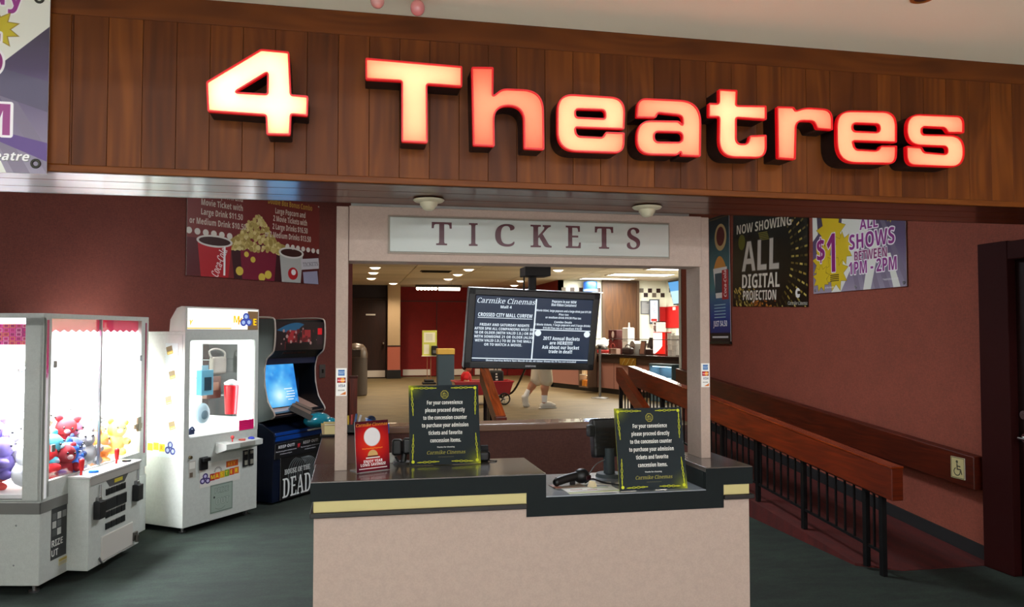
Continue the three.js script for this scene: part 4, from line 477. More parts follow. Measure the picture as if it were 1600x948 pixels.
  mesh('joystick', [rod([0.05, 0.675, D + 0.06], [0.05, 0.71, D + 0.06], 0.006), sph(0.016, 0.05, 0.715, D + 0.06)], mat(0xd84a4a), cs); mesh('button', cyl(0.03, 0.028, 0.014, 0.16, 0.674, D + 0.06), mat(0xc85a4a), cs); mesh('button', sph(0.028, 0.27, 0.68, D + 0.06, 1, 0.6, 1), mat(0x3446c0), cs); mesh('badge', bx(0.08, 0.634, D + 0.12, 0.25, 0.668, D + 0.126, 0.002), mat(0x98968c), cs);
  mesh('bill_acceptor', [bx(-0.25, 0.48, D, -0.17, 0.585, D + 0.02, 0.005), bx(-0.24, 0.55, D + 0.015, -0.165, 0.58, D + 0.045, 0.005)], M.black, t); for (const x of [0.232, 0.3]) { const q = mesh('coin_slot', bx(x, 0.435, D, x + 0.055, 0.575, D + 0.012, 0.003), mat(0x2b2c2e, { roughness: 0.35, metalness: 0.5 }), t); mesh('return_button', [bx(x + 0.012, 0.54, D + 0.012, x + 0.043, 0.565, D + 0.018), bx(x + 0.012, 0.45, D + 0.012, x + 0.043, 0.49, D + 0.018)], mat(0x8a8678), q); }
  mesh('lock', (() => { const g = new THREE.CylinderGeometry(0.014, 0.014, 0.02, 16).toNonIndexed(); g.rotateX(Math.PI / 2); g.translate(-0.345, 0.6, D + 0.008); return g; })(), mat(0x7a6a4a, { metalness: 0.8, roughness: 0.4 }), t);
  const deco = (w, h, x, y, draw, cw = 256, ch = 128) => sheet('decal', w, h, canvasTexture(cw, ch, draw), t, { t: 0.002, pos: [x, y, D + 0.0015] });
  const rings = (g, x, y, r, a, b) => { for (const [dx, dy] of [[0, -0.62], [-0.62, 0.3], [0.6, 0.42]]) { g.fillStyle = a; g.beginPath(); g.arc(x + dx * r, y + dy * r, r * 0.62, 0, 7); g.fill(); g.fillStyle = b; g.beginPath(); g.arc(x + dx * r, y + dy * r, r * 0.34, 0, 7); g.fill(); } };
  deco(0.445, 0.19, -0.02, 0.43, (g, w, h) => { g.fillStyle = '#d9d6cc'; g.fillRect(0, 0, w, h); rings(g, 34, 84, 26, '#3a2868', '#c8c0e0'); g.strokeStyle = '#3a3a3a'; g.lineWidth = 3; for (let i = 0; i < 9; i++) { const a = 3.14 + i * 0.39; g.beginPath(); g.moveTo(112 + 16 * Math.cos(a), 54 + 16 * Math.sin(a)); g.lineTo(112 + 26 * Math.cos(a), 54 + 26 * Math.sin(a)); g.stroke(); } const cols = ['#a01c2a', '#e0521c', '#d8a01c', '#7a9a2a', '#c83a1c', '#d8701c']; [...'MASTER'].forEach((s, i) => { g.fillStyle = cols[i]; g.fillRect(62 + i * 31, 62 - i * 2, 30, 38); g.fillStyle = '#e8d02a'; g.font = 'bold 30px sans-serif'; g.fillText(s, 66 + i * 31, 92 - i * 2); }); g.fillStyle = '#d0541c'; g.fillRect(164, 10, 78, 34); g.fillStyle = '#e89a2a'; g.font = 'bold 30px sans-serif'; g.fillText('KEY', 172, 38); });
  deco(0.25, 0.235, -0.005, 0.222, (g, w, h) => { g.fillStyle = '#97a598'; g.fillRect(0, 0, w, h); g.strokeStyle = '#5e6e62'; g.lineWidth = 5; g.strokeRect(8, 8, w - 16, h - 16); g.fillStyle = '#b4c0b4'; g.font = 'bold 60px sans-serif'; g.textAlign = 'center'; g.fillText('PRIZE', w / 2, 78); g.font = 'bold 76px sans-serif'; g.fillText('OUT', w / 2 + 10, 176); g.strokeStyle = '#56655a'; g.lineWidth = 3; g.font = 'bold 60px sans-serif'; g.strokeText('PRIZE', w / 2, 78); g.font = 'bold 76px sans-serif'; g.strokeText('OUT', w / 2 + 10, 176); g.fillStyle = '#1c1c1c'; g.beginPath(); g.arc(46, 108, 9, 0, 7); g.fill(); g.strokeStyle = '#5e6e62'; g.beginPath(); g.moveTo(60, 200); g.quadraticCurveTo(120, 236, 170, 196); g.stroke(); }, 256, 240);
  deco(0.07, 0.135, -0.32, 0.5, (g, w, h) => { g.fillStyle = '#b8b4a8'; g.fillRect(0, 0, w, h); g.fillStyle = '#e0ddd2'; g.fillRect(6, 8, 52, 50); g.fillStyle = '#6a5a4a'; g.fillRect(8, 86, 30, 36); }, 64, 128); deco(0.175, 0.085, 0.27, 0.795, (g, w, h) => { g.fillStyle = '#e0106a'; g.fillRect(0, 0, w, h); g.fillStyle = '#b80850'; for (let i = 0; i < 4; i++) g.fillRect(12, 14 + i * 14, 90, 3); }, 128, 76).position.z = D + 0.003;
  // printed strip and logo on the near side
  const sideSheet = (w, h, y, z, draw, cw, ch) => sheet('decal', w, h, canvasTexture(cw, ch, draw), t, { t: 0.002, pos: [-W - 0.0012, y, z], rot: [0, -Math.PI / 2, 0] });
  const dots = (g, w, h) => { g.fillStyle = '#cfdad8'; g.fillRect(0, 0, w, h); g.fillStyle = '#a3b3b2'; for (let y = 0; y < h; y += 7) for (let x = (y / 7) % 2 * 4; x < w; x += 8) g.fillRect(x, y, 3, 3); };
  sideSheet(0.14, 0.8, 1.11, 0.285, (g, w, h) => { dots(g, w, h); for (const [x, y] of [[30, 40], [52, 168], [28, 300], [56, 430]]) { g.save(); g.translate(x, y); g.rotate(-0.25); g.fillStyle = '#7a6a48'; g.fillRect(-22, -24, 44, 38); g.fillStyle = '#cdb23a'; g.fillRect(-20, 2, 42, 16); g.fillStyle = '#e8d88a'; g.fillRect(-16, 8, 34, 5); g.restore(); } }, 92, 520); sideSheet(0.33, 0.165, 0.68, 0.185, (g, w, h) => { dots(g, w, h); const cs2 = ['#f0b41a', '#e8c81a', '#e0c010', '#f0a01a']; g.strokeStyle = '#8a9aa0'; g.lineWidth = 3; g.beginPath(); g.arc(40, 40, 16, 3, 6.4); g.stroke(); [...'TER'].forEach((s, i) => { g.fillStyle = cs2[i]; g.fillRect(6 + i * 52, 48 - (i % 2) * 6, 48, 46); g.fillStyle = '#b86a10'; g.font = 'bold 36px sans-serif'; g.fillText(s, 14 + i * 52, 84 - (i % 2) * 6); }); rings(g, 204, 72, 36, '#2f3a78', '#aab4dc'); }, 256, 128);
  for (const [x, z] of [[-0.35, 0.36], [0.35, 0.36], [-0.35, -0.36], [0.35, -0.36]]) mesh('foot', [cyl(0.026, 0.028, 0.012, x, 0, z), cyl(0.012, 0.012, 0.055, x, 0, z)], M.steel, t);
  // prizes on hooks
  const wp = (lx, lz) => [-1.40 + lx * Math.cos(A) + lz * Math.sin(A), -7.217 - lx * Math.sin(A) + lz * Math.cos(A)]; const prize = (name, label, cat, lx, y, lz, build) => { const p = wp(lx, lz), q = thing(name, label, cat, [p[0], y, p[1]], A); build(q); const hk = mesh('hook', rod([0, 0.02, 0.0], [0, 0.02, -0.42 - lz + 0.02], 0.004), M.chrome, q); return q; };
  prize('prize_box', 'light blue boxed prize hanging high on the left in the prize machine', 'prize box', -0.065, 1.19, 0.28, (q) => { mesh('box', bx(-0.06, -0.12, -0.03, 0.07, 0.09, 0.03, 0.004), mat(0x5aa0b8), q); mesh('window', bx(-0.03, -0.08, 0.03, 0.045, 0.03, 0.034), mat(0x24404c, { roughness: 0.2 }), q); mesh('tab', bx(-0.03, 0.0, -0.002, 0.04, 0.13, 0.002), mat(0x9ac0cc), q); });
  prize('prize_box', 'pale grey-blue clamshell prize hanging low on the left in the prize machine', 'prize box', -0.09, 0.92, 0.29, (q) => { mesh('shell', sph(0.075, 0, 0, 0, 1, 1.15, 0.4), mat(0x9fb8c0, { roughness: 0.3 }), q); mesh('item', sph(0.04, 0, -0.01, 0.02, 1, 1, 0.5), mat(0x56707a), q); });
  prize('prize_pouch', 'grey shoulder pouch hanging at the top centre of the prize machine', 'pouch', 0.25, 1.33, 0.1, (q) => { mesh('pouch', bx(-0.07, -0.1, -0.03, 0.09, 0.05, 0.03, 0.02), mat(0x7c766c), q); mesh('strap', tube([[-0.06, 0.03, 0], [-0.09, 0.1, 0], [0.0, 0.12, 0], [0.09, 0.08, 0], [0.08, 0.02, 0]], 0.008), mat(0x8a857c), q); });
  prize('prize_bottle', 'red tumbler with a clear lid in the middle of the prize machine', 'tumbler', 0.28, 1.02, 0.24, (q) => { mesh('tumbler', lathe([[0, -0.14], [0.05, -0.14], [0.062, 0.1], [0.058, 0.12], [0, 0.12]], 0, 0, 0), mat(0xc81c26, { roughness: 0.3 }), q); mesh('lid', lathe([[0.06, 0.115], [0.063, 0.135], [0.02, 0.16], [0, 0.16]], 0, 0, 0), mat(0xd0d0cc), q); });
  prize('prize_watch', 'small navy boxed prize at the bottom left corner of the prize machine window', 'prize box', -0.29, 0.8, 0.35, (q) => { mesh('box', bx(-0.035, -0.03, -0.03, 0.035, 0.012, 0.03, 0.006), mat(0x2a3c64), q); mesh('band', tube([[-0.03, 0.0, 0.03], [0, 0.03, 0.036], [0.03, 0.0, 0.03]], 0.008), mat(0x3c4e78), q); });
  prize('prize_box', 'brown boxed prize hanging in the right centre of the prize machine', 'prize box', 0.17, 1.13, 0.12, (q) => { mesh('box', bx(-0.08, -0.11, -0.03, 0.08, 0.08, 0.03, 0.004), mat(0x6a4c40), q); mesh('label', bx(-0.05, -0.04, 0.03, 0.05, 0.03, 0.033), mat(0x9a7a64), q); });
}
{ // shooting-gallery arcade cabinet
  const A = THREE.MathUtils.degToRad(55), t = thing('arcade_cabinet', 'dark blue arcade shooting cabinet with glowing screen, right of the white machines', 'arcade cabinet', [-0.85, 0, -8.16], A); const W = 0.385;
  const prof = [[-0.35, 0.02], [-0.35, 1.7], [-0.3, 1.724], [0.425, 1.724], [0.437, 1.7], [0.425, 1.42], [0.35, 1.35], [0.325, 1.25], [0.33, 1.1], [0.37, 0.95], [0.44, 0.85], [0.45, 0.82], [0.41, 0.79], [0.2, 0.73], [0.2, 0.02]];
  const side = (x) => { const g = prism(prof, 0.018); g.rotateY(-Math.PI / 2); g.translate(x, 0, 0); return g; }; // profile z, y
  const art = pmat(0x0f1418, { roughness: 0.35 }); mesh('side_panel', side(-W + 0.018), pmat(0x3c4442, { roughness: 0.4 }), t); mesh('side_panel', side(W), art, t);
  const strip = (x) => tube(prof.slice(2, 13).map(([z, y]) => [x, y, z + 0.001]), 0.0085, 6, 90); mesh('edge_trim', strip(-W + 0.009), mat(0xb8a89c, { roughness: 0.4 }), t); mesh('edge_trim', strip(W - 0.009), mat(0xb8a89c, { roughness: 0.4 }), t);
  mesh('shell', [bx(-W + 0.02, 0.02, -0.35, W - 0.02, 1.7, -0.1), bx(-W + 0.02, 1.69, -0.3, W - 0.02, 1.72, 0.4), bx(-W + 0.02, 0.02, -0.1, W - 0.02, 0.74, 0.19)], M.black, t);
  const mq = canvasTexture(512, 196, (g, w, h) => { g.fillStyle = '#1c1416'; g.fillRect(0, 0, w, h); g.fillStyle = '#1f4a66'; g.beginPath(); g.moveTo(20, 60); g.quadraticCurveTo(200, -20, 300, 20); g.quadraticCurveTo(220, 50, 240, 90); g.fill(); const r = rngOf(77); g.fillStyle = '#7c2226'; g.fillRect(130, 60, 90, 80); g.fillRect(280, 56, 90, 84); g.fillStyle = '#4c1418'; for (let i = 0; i < 26; i++) g.fillRect(100 + r() * 300, 50 + r() * 110, 8 + r() * 26, 10 + r() * 30); g.fillStyle = '#8a6a66'; for (let i = 0; i < 16; i++) { g.beginPath(); g.arc(60 + r() * 400, 40 + r() * 120, 4 + r() * 9, 0, 7); g.fill(); } g.fillStyle = '#c01420'; g.fillRect(448, 44, 48, 46); g.fillStyle = '#0c0a0c'; g.fillRect(110, 150, 240, 46); g.fillStyle = '#2a1a20'; g.fillRect(440, 100, 60, 60); });
  const mp = sheet('marquee', 0.735, 0.275, mq, t, { t: 0.006, pos: [0, 1.562, 0.428], back: M.black }); mp.material[4] = new THREE.MeshStandardMaterial({ map: mq, emissive: 0xffffff, emissiveMap: mq, emissiveIntensity: 0.35, roughness: 0.3 });
  mesh('speaker_panel', (() => { const g = bx(-W + 0.02, -0.09, -0.008, W - 0.02, 0.02, 0.0); g.rotateX(0.7); g.translate(0, 1.42, 0.4); return g; })(), mat(0x14181e, { roughness: 0.4 }), t); const tx = canvasTexture(256, 32, (g, w, h) => { g.fillStyle = '#181012'; g.fillRect(0, 0, w, h); g.fillStyle = '#8a3a20'; g.font = 'italic bold 22px serif'; g.textAlign = 'center'; g.fillText('THE HOUSE OF THE DEAD', w / 2, 24); }); const sp = sheet('lettering', 0.34, 0.035, tx, t, { t: 0.002, pos: [-0.02, 1.398, 0.381] }); sp.rotation.x = 0.7;
  // deep bezel around a tilted screen
  const bz = mat(0x0c1a38, { roughness: 0.35 }); mesh('bezel', [(() => { const g = bx(-W + 0.02, 1.29, 0.05, W - 0.02, 1.36, 0.335); return g; })(), (() => { const g = bx(0.15, 0.86, 0.1, W - 0.02, 1.3, 0.13); g.rotateX(0); return g; })(), bx(-W + 0.019, 0.84, 0.02, -W + 0.04, 1.3, 0.3)], bz, t);
  const scr = canvasTexture(256, 256, (g, w, h) => { g.fillStyle = '#2f86d8'; g.fillRect(0, 0, w, h); const r = rngOf(12); for (let i = 0; i < 110; i++) { const x = r() * w, y = r() * h, s = 12 + r() * 46; const q = g.createRadialGradient(x, y, 0, x, y, s); const c = r(); q.addColorStop(0, c > 0.66 ? 'rgba(150,230,255,.5)' : c > 0.33 ? 'rgba(60,170,240,.5)' : 'rgba(30,100,200,.4)'); q.addColorStop(1, 'rgba(60,150,230,0)'); g.fillStyle = q; g.fillRect(0, 0, w, h); } const q = g.createRadialGradient(120, 190, 10, 120, 190, 120); q.addColorStop(0, 'rgba(225,255,255,.95)'); q.addColorStop(1, 'rgba(120,220,255,0)'); g.fillStyle = q; g.fillRect(0, 0, w, h); g.fillStyle = 'rgba(255,255,255,.8)'; for (let i = 0; i < 5; i++) g.fillRect(150 + r() * 30, 150 + i * 16, 40 + r() * 30, 6); });
  const s = sheet('screen', 0.5, 0.42, scr, t, { t: 0.006, pos: [-0.105, 1.085, 0.27], back: M.black }); s.rotation.x = -0.2; s.material[4] = new THREE.MeshStandardMaterial({ color: 0x05080c, emissive: 0xffffff, emissiveMap: scr, emissiveIntensity: 1.1, roughness: 0.15 }); areaLight(t, 0x8cc8ff, 1.6, 0.45, 0.38, [-0.105, 1.085, 0.285], [0, 0.1, 1]);
  mesh('bezel', (() => { const g = bx(-W + 0.02, -0.02, -0.2, W - 0.02, 0, 0.14); g.rotateX(0.35); g.translate(0, 0.87, 0.31); return g; })(), pmat(0xb89484, { roughness: 0.3 }), t); mesh('chin', (() => { const g = prism([[0.2, 0.74], [0.44, 0.8], [0.44, 0.84], [0.2, 0.86]], 2 * W - 0.04); g.rotateY(-Math.PI / 2); g.translate(W - 0.02, 0, 0); return g; })(), mat(0x16141a, { roughness: 0.4 }), t);
  // pedestal with its print, and a sloping gun deck
  const ped = prism([[0.16, 0.02], [0.16, 0.74], [0.3, 0.745], [0.44, 0.665], [0.452, 0.63], [0.438, 0.4], [0.43, 0.02]], 0.76, 0.006); ped.rotateY(-Math.PI / 2); ped.translate(0.39, 0, 0); mesh('pedestal', ped, pmat(0x081228, { roughness: 0.28 }), t);
  const keep = canvasTexture(512, 128, (g, w, h) => { g.fillStyle = '#0a0c12'; g.fillRect(0, 0, w, h); g.fillStyle = '#e6e6ea'; g.textAlign = 'center'; for (const x of [120, 390]) { g.font = 'bold 36px sans-serif'; g.fillText('KEEP OUT!', x, 44); g.font = 'bold 13px sans-serif'; g.fillText('The shooting game contains scenes', x, 74); g.fillText('of violence and gore.', x, 98); } g.fillStyle = '#8a1420'; g.fillRect(240, 30, 30, 34); g.fillStyle = '#c02030'; g.beginPath(); g.moveTo(238, 34); g.lineTo(256, 62); g.lineTo(274, 32); g.fill(); });
  const kp = sheet('print', 0.68, 0.14, keep, t, { t: 0.002, pos: [-0.03, 0.49, 0.4525] }); kp.rotation.x = 0.06;
  const dead = canvasTexture(512, 400, (g, w, h) => { g.fillStyle = '#050608'; g.fillRect(0, 0, w, h); g.strokeStyle = 'rgba(190,200,200,.55)'; g.lineWidth = 7; for (let i = 0; i < 7; i++) { g.beginPath(); g.moveTo(120 + i * 24, 280 - i * 10); g.bezierCurveTo(70 + i * 30, 170, 90 + i * 34, 60, 190 + i * 20, 30 + i * 8); g.stroke(); g.beginPath(); g.moveTo(440 - i * 10, 250); g.bezierCurveTo(470 - i * 20, 150, 430 - i * 26, 50, 330 - i * 14, 40); g.stroke(); } g.fillStyle = '#e4e8e4'; g.textAlign = 'center'; g.save(); g.translate(205, 170); g.scale(0.98, 1.5); g.font = 'bold 42px serif'; g.fillText('HOUSE OF THE', 0, 0); g.restore(); g.save(); g.translate(200, 384); g.scale(1.02, 2.15); g.font = 'bold 118px serif'; g.fillText('DEAD', 0, 0); g.restore(); });
  sheet('print', 0.62, 0.4, dead, t, { t: 0.002, pos: [0.03, 0.225, 0.443] }); 
  sheet('decal', 0.06, 0.17, canvasTexture(32, 96, (g) => { g.fillStyle = '#4a504c'; g.fillRect(0, 0, 32, 96); g.fillStyle = '#e8e8e0'; g.beginPath(); g.moveTo(16, 0); g.lineTo(26, 36); g.lineTo(8, 36); g.fill(); g.fillStyle = '#c4181c'; g.fillRect(6, 38, 22, 54); }), t, { t: 0.002, pos: [-W - 0.0015, 1.15, 0.13], rot: [0, -Math.PI / 2, 0] });
  mesh('deck', bx(-0.365, 0.575, 0.3, 0.365, 0.66, 0.4515, 0.01), pmat(0x0c3c8a, { roughness: 0.25 }), t);
  mesh('deck_trim', bx(0.1, 0.632, 0.45, 0.3, 0.646, 0.468, 0.002), M.brightWhite, t);
  for (const [x, z] of [[-0.3, 0.35], [0.3, 0.35], [-0.3, -0.3], [0.3, -0.3]]) mesh('foot', cyl(0.03, 0.03, 0.026, x, 0, z), M.black, t);
  // pump gun lying in its teal holster
  const gun = mesh('light_gun', [(() => { const g = sph(0.13, 0.15, 0.735, 0.53, 1.35, 0.58, 0.8, 18); return g; })(), sph(0.07, 0.25, 0.715, 0.6, 1.2, 0.6, 0.9)], pmat(0x127a8c, { roughness: 0.22, clearcoat: 0.5 }), t); mesh('barrel', [bar([-0.13, 0.88, 0.42], [0.02, 0.77, 0.56], 0.06, 0.05), bar([-0.03, 0.89, 0.38], [0.12, 0.79, 0.52], 0.055, 0.05)], mat(0x4c4844, { roughness: 0.4 }), gun); mesh('pump', [bar([-0.11, 0.905, 0.43], [0.02, 0.815, 0.55], 0.03, 0.03), bar([-0.01, 0.915, 0.39], [0.1, 0.84, 0.5], 0.03, 0.03)], mat(0x8a7466, { roughness: 0.4 }), gun);
}
// ---------------------------------------------------------------- ramp railings
function railing(name, label, a, b, o = {}) { // a, b: [x, floorY, z] of the two ends; the beam's top runs h above the floor line
  const t = thing(name, label, 'railing', [a[0], a[1], a[2]]); const L = Math.hypot(b[0] - a[0], b[2] - a[2]), slope = (b[1] - a[1]) / L, ux = (b[0] - a[0]) / L, uz = (b[2] - a[2]) / L; const h = o.h ?? 0.735, bh = o.bh ?? 0.2, bw = o.bw ?? 0.085;
  t.rotation.y = Math.atan2(-uz, ux); // local +x runs along the rail
  const at = (s, y) => [s, slope * s + y, 0]; const sh = (g, e = 0) => { const p = g.attributes.position; for (let i = 0; i < p.count; i++) p.setY(i, p.getY(i) + slope * p.getX(i)); g.computeVertexNormals(); return g; };
  const bg = uvBox(sh(bx(-(o.over ?? 0.14), h - bh, -bw / 2, L, h, bw / 2, 0.006)), 1.3, true); mesh('beam', bg, M.rail, t);
  if (o.cap) mesh('cap', uvBox(sh(bx(-(o.over ?? 0.14), h, -bw / 2 - 0.004, L, h + 0.012, bw / 2 + 0.004, 0.003)), 1.3, true), o.cap, t);
  mesh('lower_rail', sh(bx(0, 0.14, -0.008, L, 0.158, 0.008)), M.iron, t); mesh('upper_rail', sh(bx(0, h - bh - 0.016, -0.012, L, h - bh, 0.012)), M.iron, t);
  const n = Math.round(L / (o.step ?? 0.105)), posts = o.posts ?? []; const bal = new THREE.BoxGeometry(0.013, h - bh - 0.15, 0.013).toNonIndexed();
  for (let i = 1; i < n; i++) { const s = i * L / n; if (posts.some((q) => Math.abs(q - s) < 0.04)) continue; const k = new THREE.Mesh(bal, M.iron); k.name = 'baluster_' + String(i).padStart(3, '0'); const p = at(s, 0.15 + (h - bh - 0.15) / 2 - 0.005); k.position.set(...p); k.castShadow = true; t.add(k); }
  for (const s of posts) mesh('post', bx(s - 0.019, slope * s, -0.016, s + 0.019, slope * s + h - bh + 0.01, 0.016), M.iron, t);
  return t;
}
const rampY = (z) => RISE * Math.max(0, -4.69 - z) + 0.004;
{
  const z0 = -4.6, z1 = -9.36; const t = railing('ramp_railing', 'long wooden beam railing on black bars along the open side of the ramp', [3.43, 0.0, z0], [3.43, HALL + 0.008, z1], { posts: [0.02, 0.19, 0.94, 1.64, 2.3, 3.0, 3.75, 4.5], over: 0.13, bh: 0.205, cap: pmat(0xc98a68, { map: railTex, roughness: 0.2, clearcoat: 0.5 }) });
  railing('stair_railing', 'short wooden stair railing on black bars right of the steps behind the booth', [3.25, 0.0, -8.35], [3.25, HALL, -9.3], { posts: [0.05, 0.5, 0.9], h: 0.745, bh: 0.17, over: 0.2 });
  const l = railing('stair_railing', 'short wooden stair railing on black bars left of the steps, ending in a square newel', [1.55, 0.0, -8.3], [1.55, HALL, -9.3], { posts: [0.05, 0.5, 0.92], h: 0.745, bh: 0.17, over: 0.1, bw: 0.1, cap: pmat(0xd09a78, { map: railTex, roughness: 0.2, clearcoat: 0.5 }) });
  mesh('newel', uvBox(bx(-0.13, 0.0, -0.06, -0.02, 0.7, 0.06, 0.006), 1.3), M.railDark, l);
  const n = thing('newel_post', 'square brown wooden post standing just behind the left booth post', 'post', [0.02, HALL, -9.45]); mesh('shaft', uvBox(bx(-0.045, 0, -0.045, 0.045, 0.64, 0.045, 0.004), 1.3), M.rail, n); mesh('cap', bx(-0.052, 0.64, -0.052, 0.052, 0.665, 0.052, 0.006), M.railDark, n);
  // thick handrail beam on the right wall
  const h = thing('wall_handrail', 'thick dark wooden handrail beam fixed along the right wall', 'handrail', [RIGHT, 0, -4.72]); const g = bx(-0.12, 0.505, -5.1, -0.035, 0.735, 0.0, 0.008); const p = g.attributes.position; for (let i = 0; i < p.count; i++) p.setY(i, p.getY(i) + 0.0745 * -p.getZ(i)); g.computeVertexNormals(); mesh('beam', uvBox(g, 1.3, true), M.railDark, h);
  for (const z of [-0.5, -1.9, -3.3, -4.6]) { const y = 0.6 - 0.0745 * z; mesh('bracket', bx(-0.04, y - 0.04, z - 0.03, 0.0, y + 0.04, z + 0.03, 0.004), M.iron, h); }
  const acc = canvasTexture(128, 160, (q, w, hh) => { q.fillStyle = '#c9bc86'; q.fillRect(0, 0, w, hh); q.strokeStyle = '#3a3a30'; q.lineWidth = 4; q.strokeRect(6, 6, w - 12, hh - 12); q.lineWidth = 9; q.lineCap = 'round'; q.beginPath(); q.arc(58, 34, 6, 0, 7); q.stroke(); q.beginPath(); q.moveTo(58, 50); q.lineTo(60, 90); q.lineTo(90, 90); q.lineTo(100, 122); q.stroke(); q.beginPath(); q.moveTo(58, 66); q.lineTo(86, 68); q.stroke(); q.lineWidth = 7; q.beginPath(); q.arc(58, 108, 28, -0.2, 4.2); q.stroke(); });
  tag(sheet('accessibility_sign', 0.13, 0.15, acc, scene, { t: 0.004, pos: [RIGHT - 0.1235, 0.637, -4.86], rot: [0, -Math.PI / 2, 0] }), 'small tan wheelchair symbol sign on the near end of the wall handrail', 'sign');
}
// ---------------------------------------------------------------- posters and banners
function outlined(g, s, x, y, size, fill, line, lw, wid, font = 'bold') { g.save(); g.font = `${font} ${size}px sans-serif`; g.textAlign = 'center'; const m = g.measureText(s).width; g.translate(x, y); g.scale(wid ? wid / m : 1, 1); g.lineJoin = 'round'; g.strokeStyle = line; g.lineWidth = lw; g.strokeText(s, 0, 0); g.fillStyle = fill; g.fillText(s, 0, 0); g.restore(); }
function starAt(g, x, y, r, rr, n, fill) { g.fillStyle = fill; g.beginPath(); for (let i = 0; i < n * 2; i++) { const a = i * Math.PI / n - 1.57, k = i % 2 ? rr : r; g[i ? 'lineTo' : 'moveTo'](x + k * Math.cos(a), y + k * Math.sin(a)); } g.closePath(); g.fill(); g.strokeStyle = 'rgba(120,90,10,.6)'; g.lineWidth = 3; g.stroke(); }
function grommets(t, w, h, m) { for (const [x, y] of [[-1, -1], [1, -1], [-1, 1], [1, 1], [0, -1]]) mesh('grommet', (() => { const g = new THREE.TorusGeometry(0.011, 0.004, 6, 14).toNonIndexed(); g.translate(x * (w / 2 - 0.03), y * (h / 2 - 0.03), 0.004); return g; })(), m, t); }
function beams(g, w, h, seed) { g.fillStyle = '#57516a'; g.fillRect(0, 0, w, h); const q = g.createLinearGradient(0, 0, 0, h); q.addColorStop(0, '#3c3a40'); q.addColorStop(0.5, '#57486c'); q.addColorStop(1, '#9a92a4'); g.fillStyle = q; g.fillRect(0, 0, w, h); g.fillStyle = 'rgba(120,110,130,.7)'; for (let i = 0; i < 6; i++) { g.beginPath(); g.moveTo(w * 0.3 + i * 60, 0); g.lineTo(w * 0.5 + i * 90, h); g.lineTo(w * 0.55 + i * 90, h); g.lineTo(w * 0.34 + i * 60, 0); g.fill(); } g.fillStyle = '#e4e6dc'; }
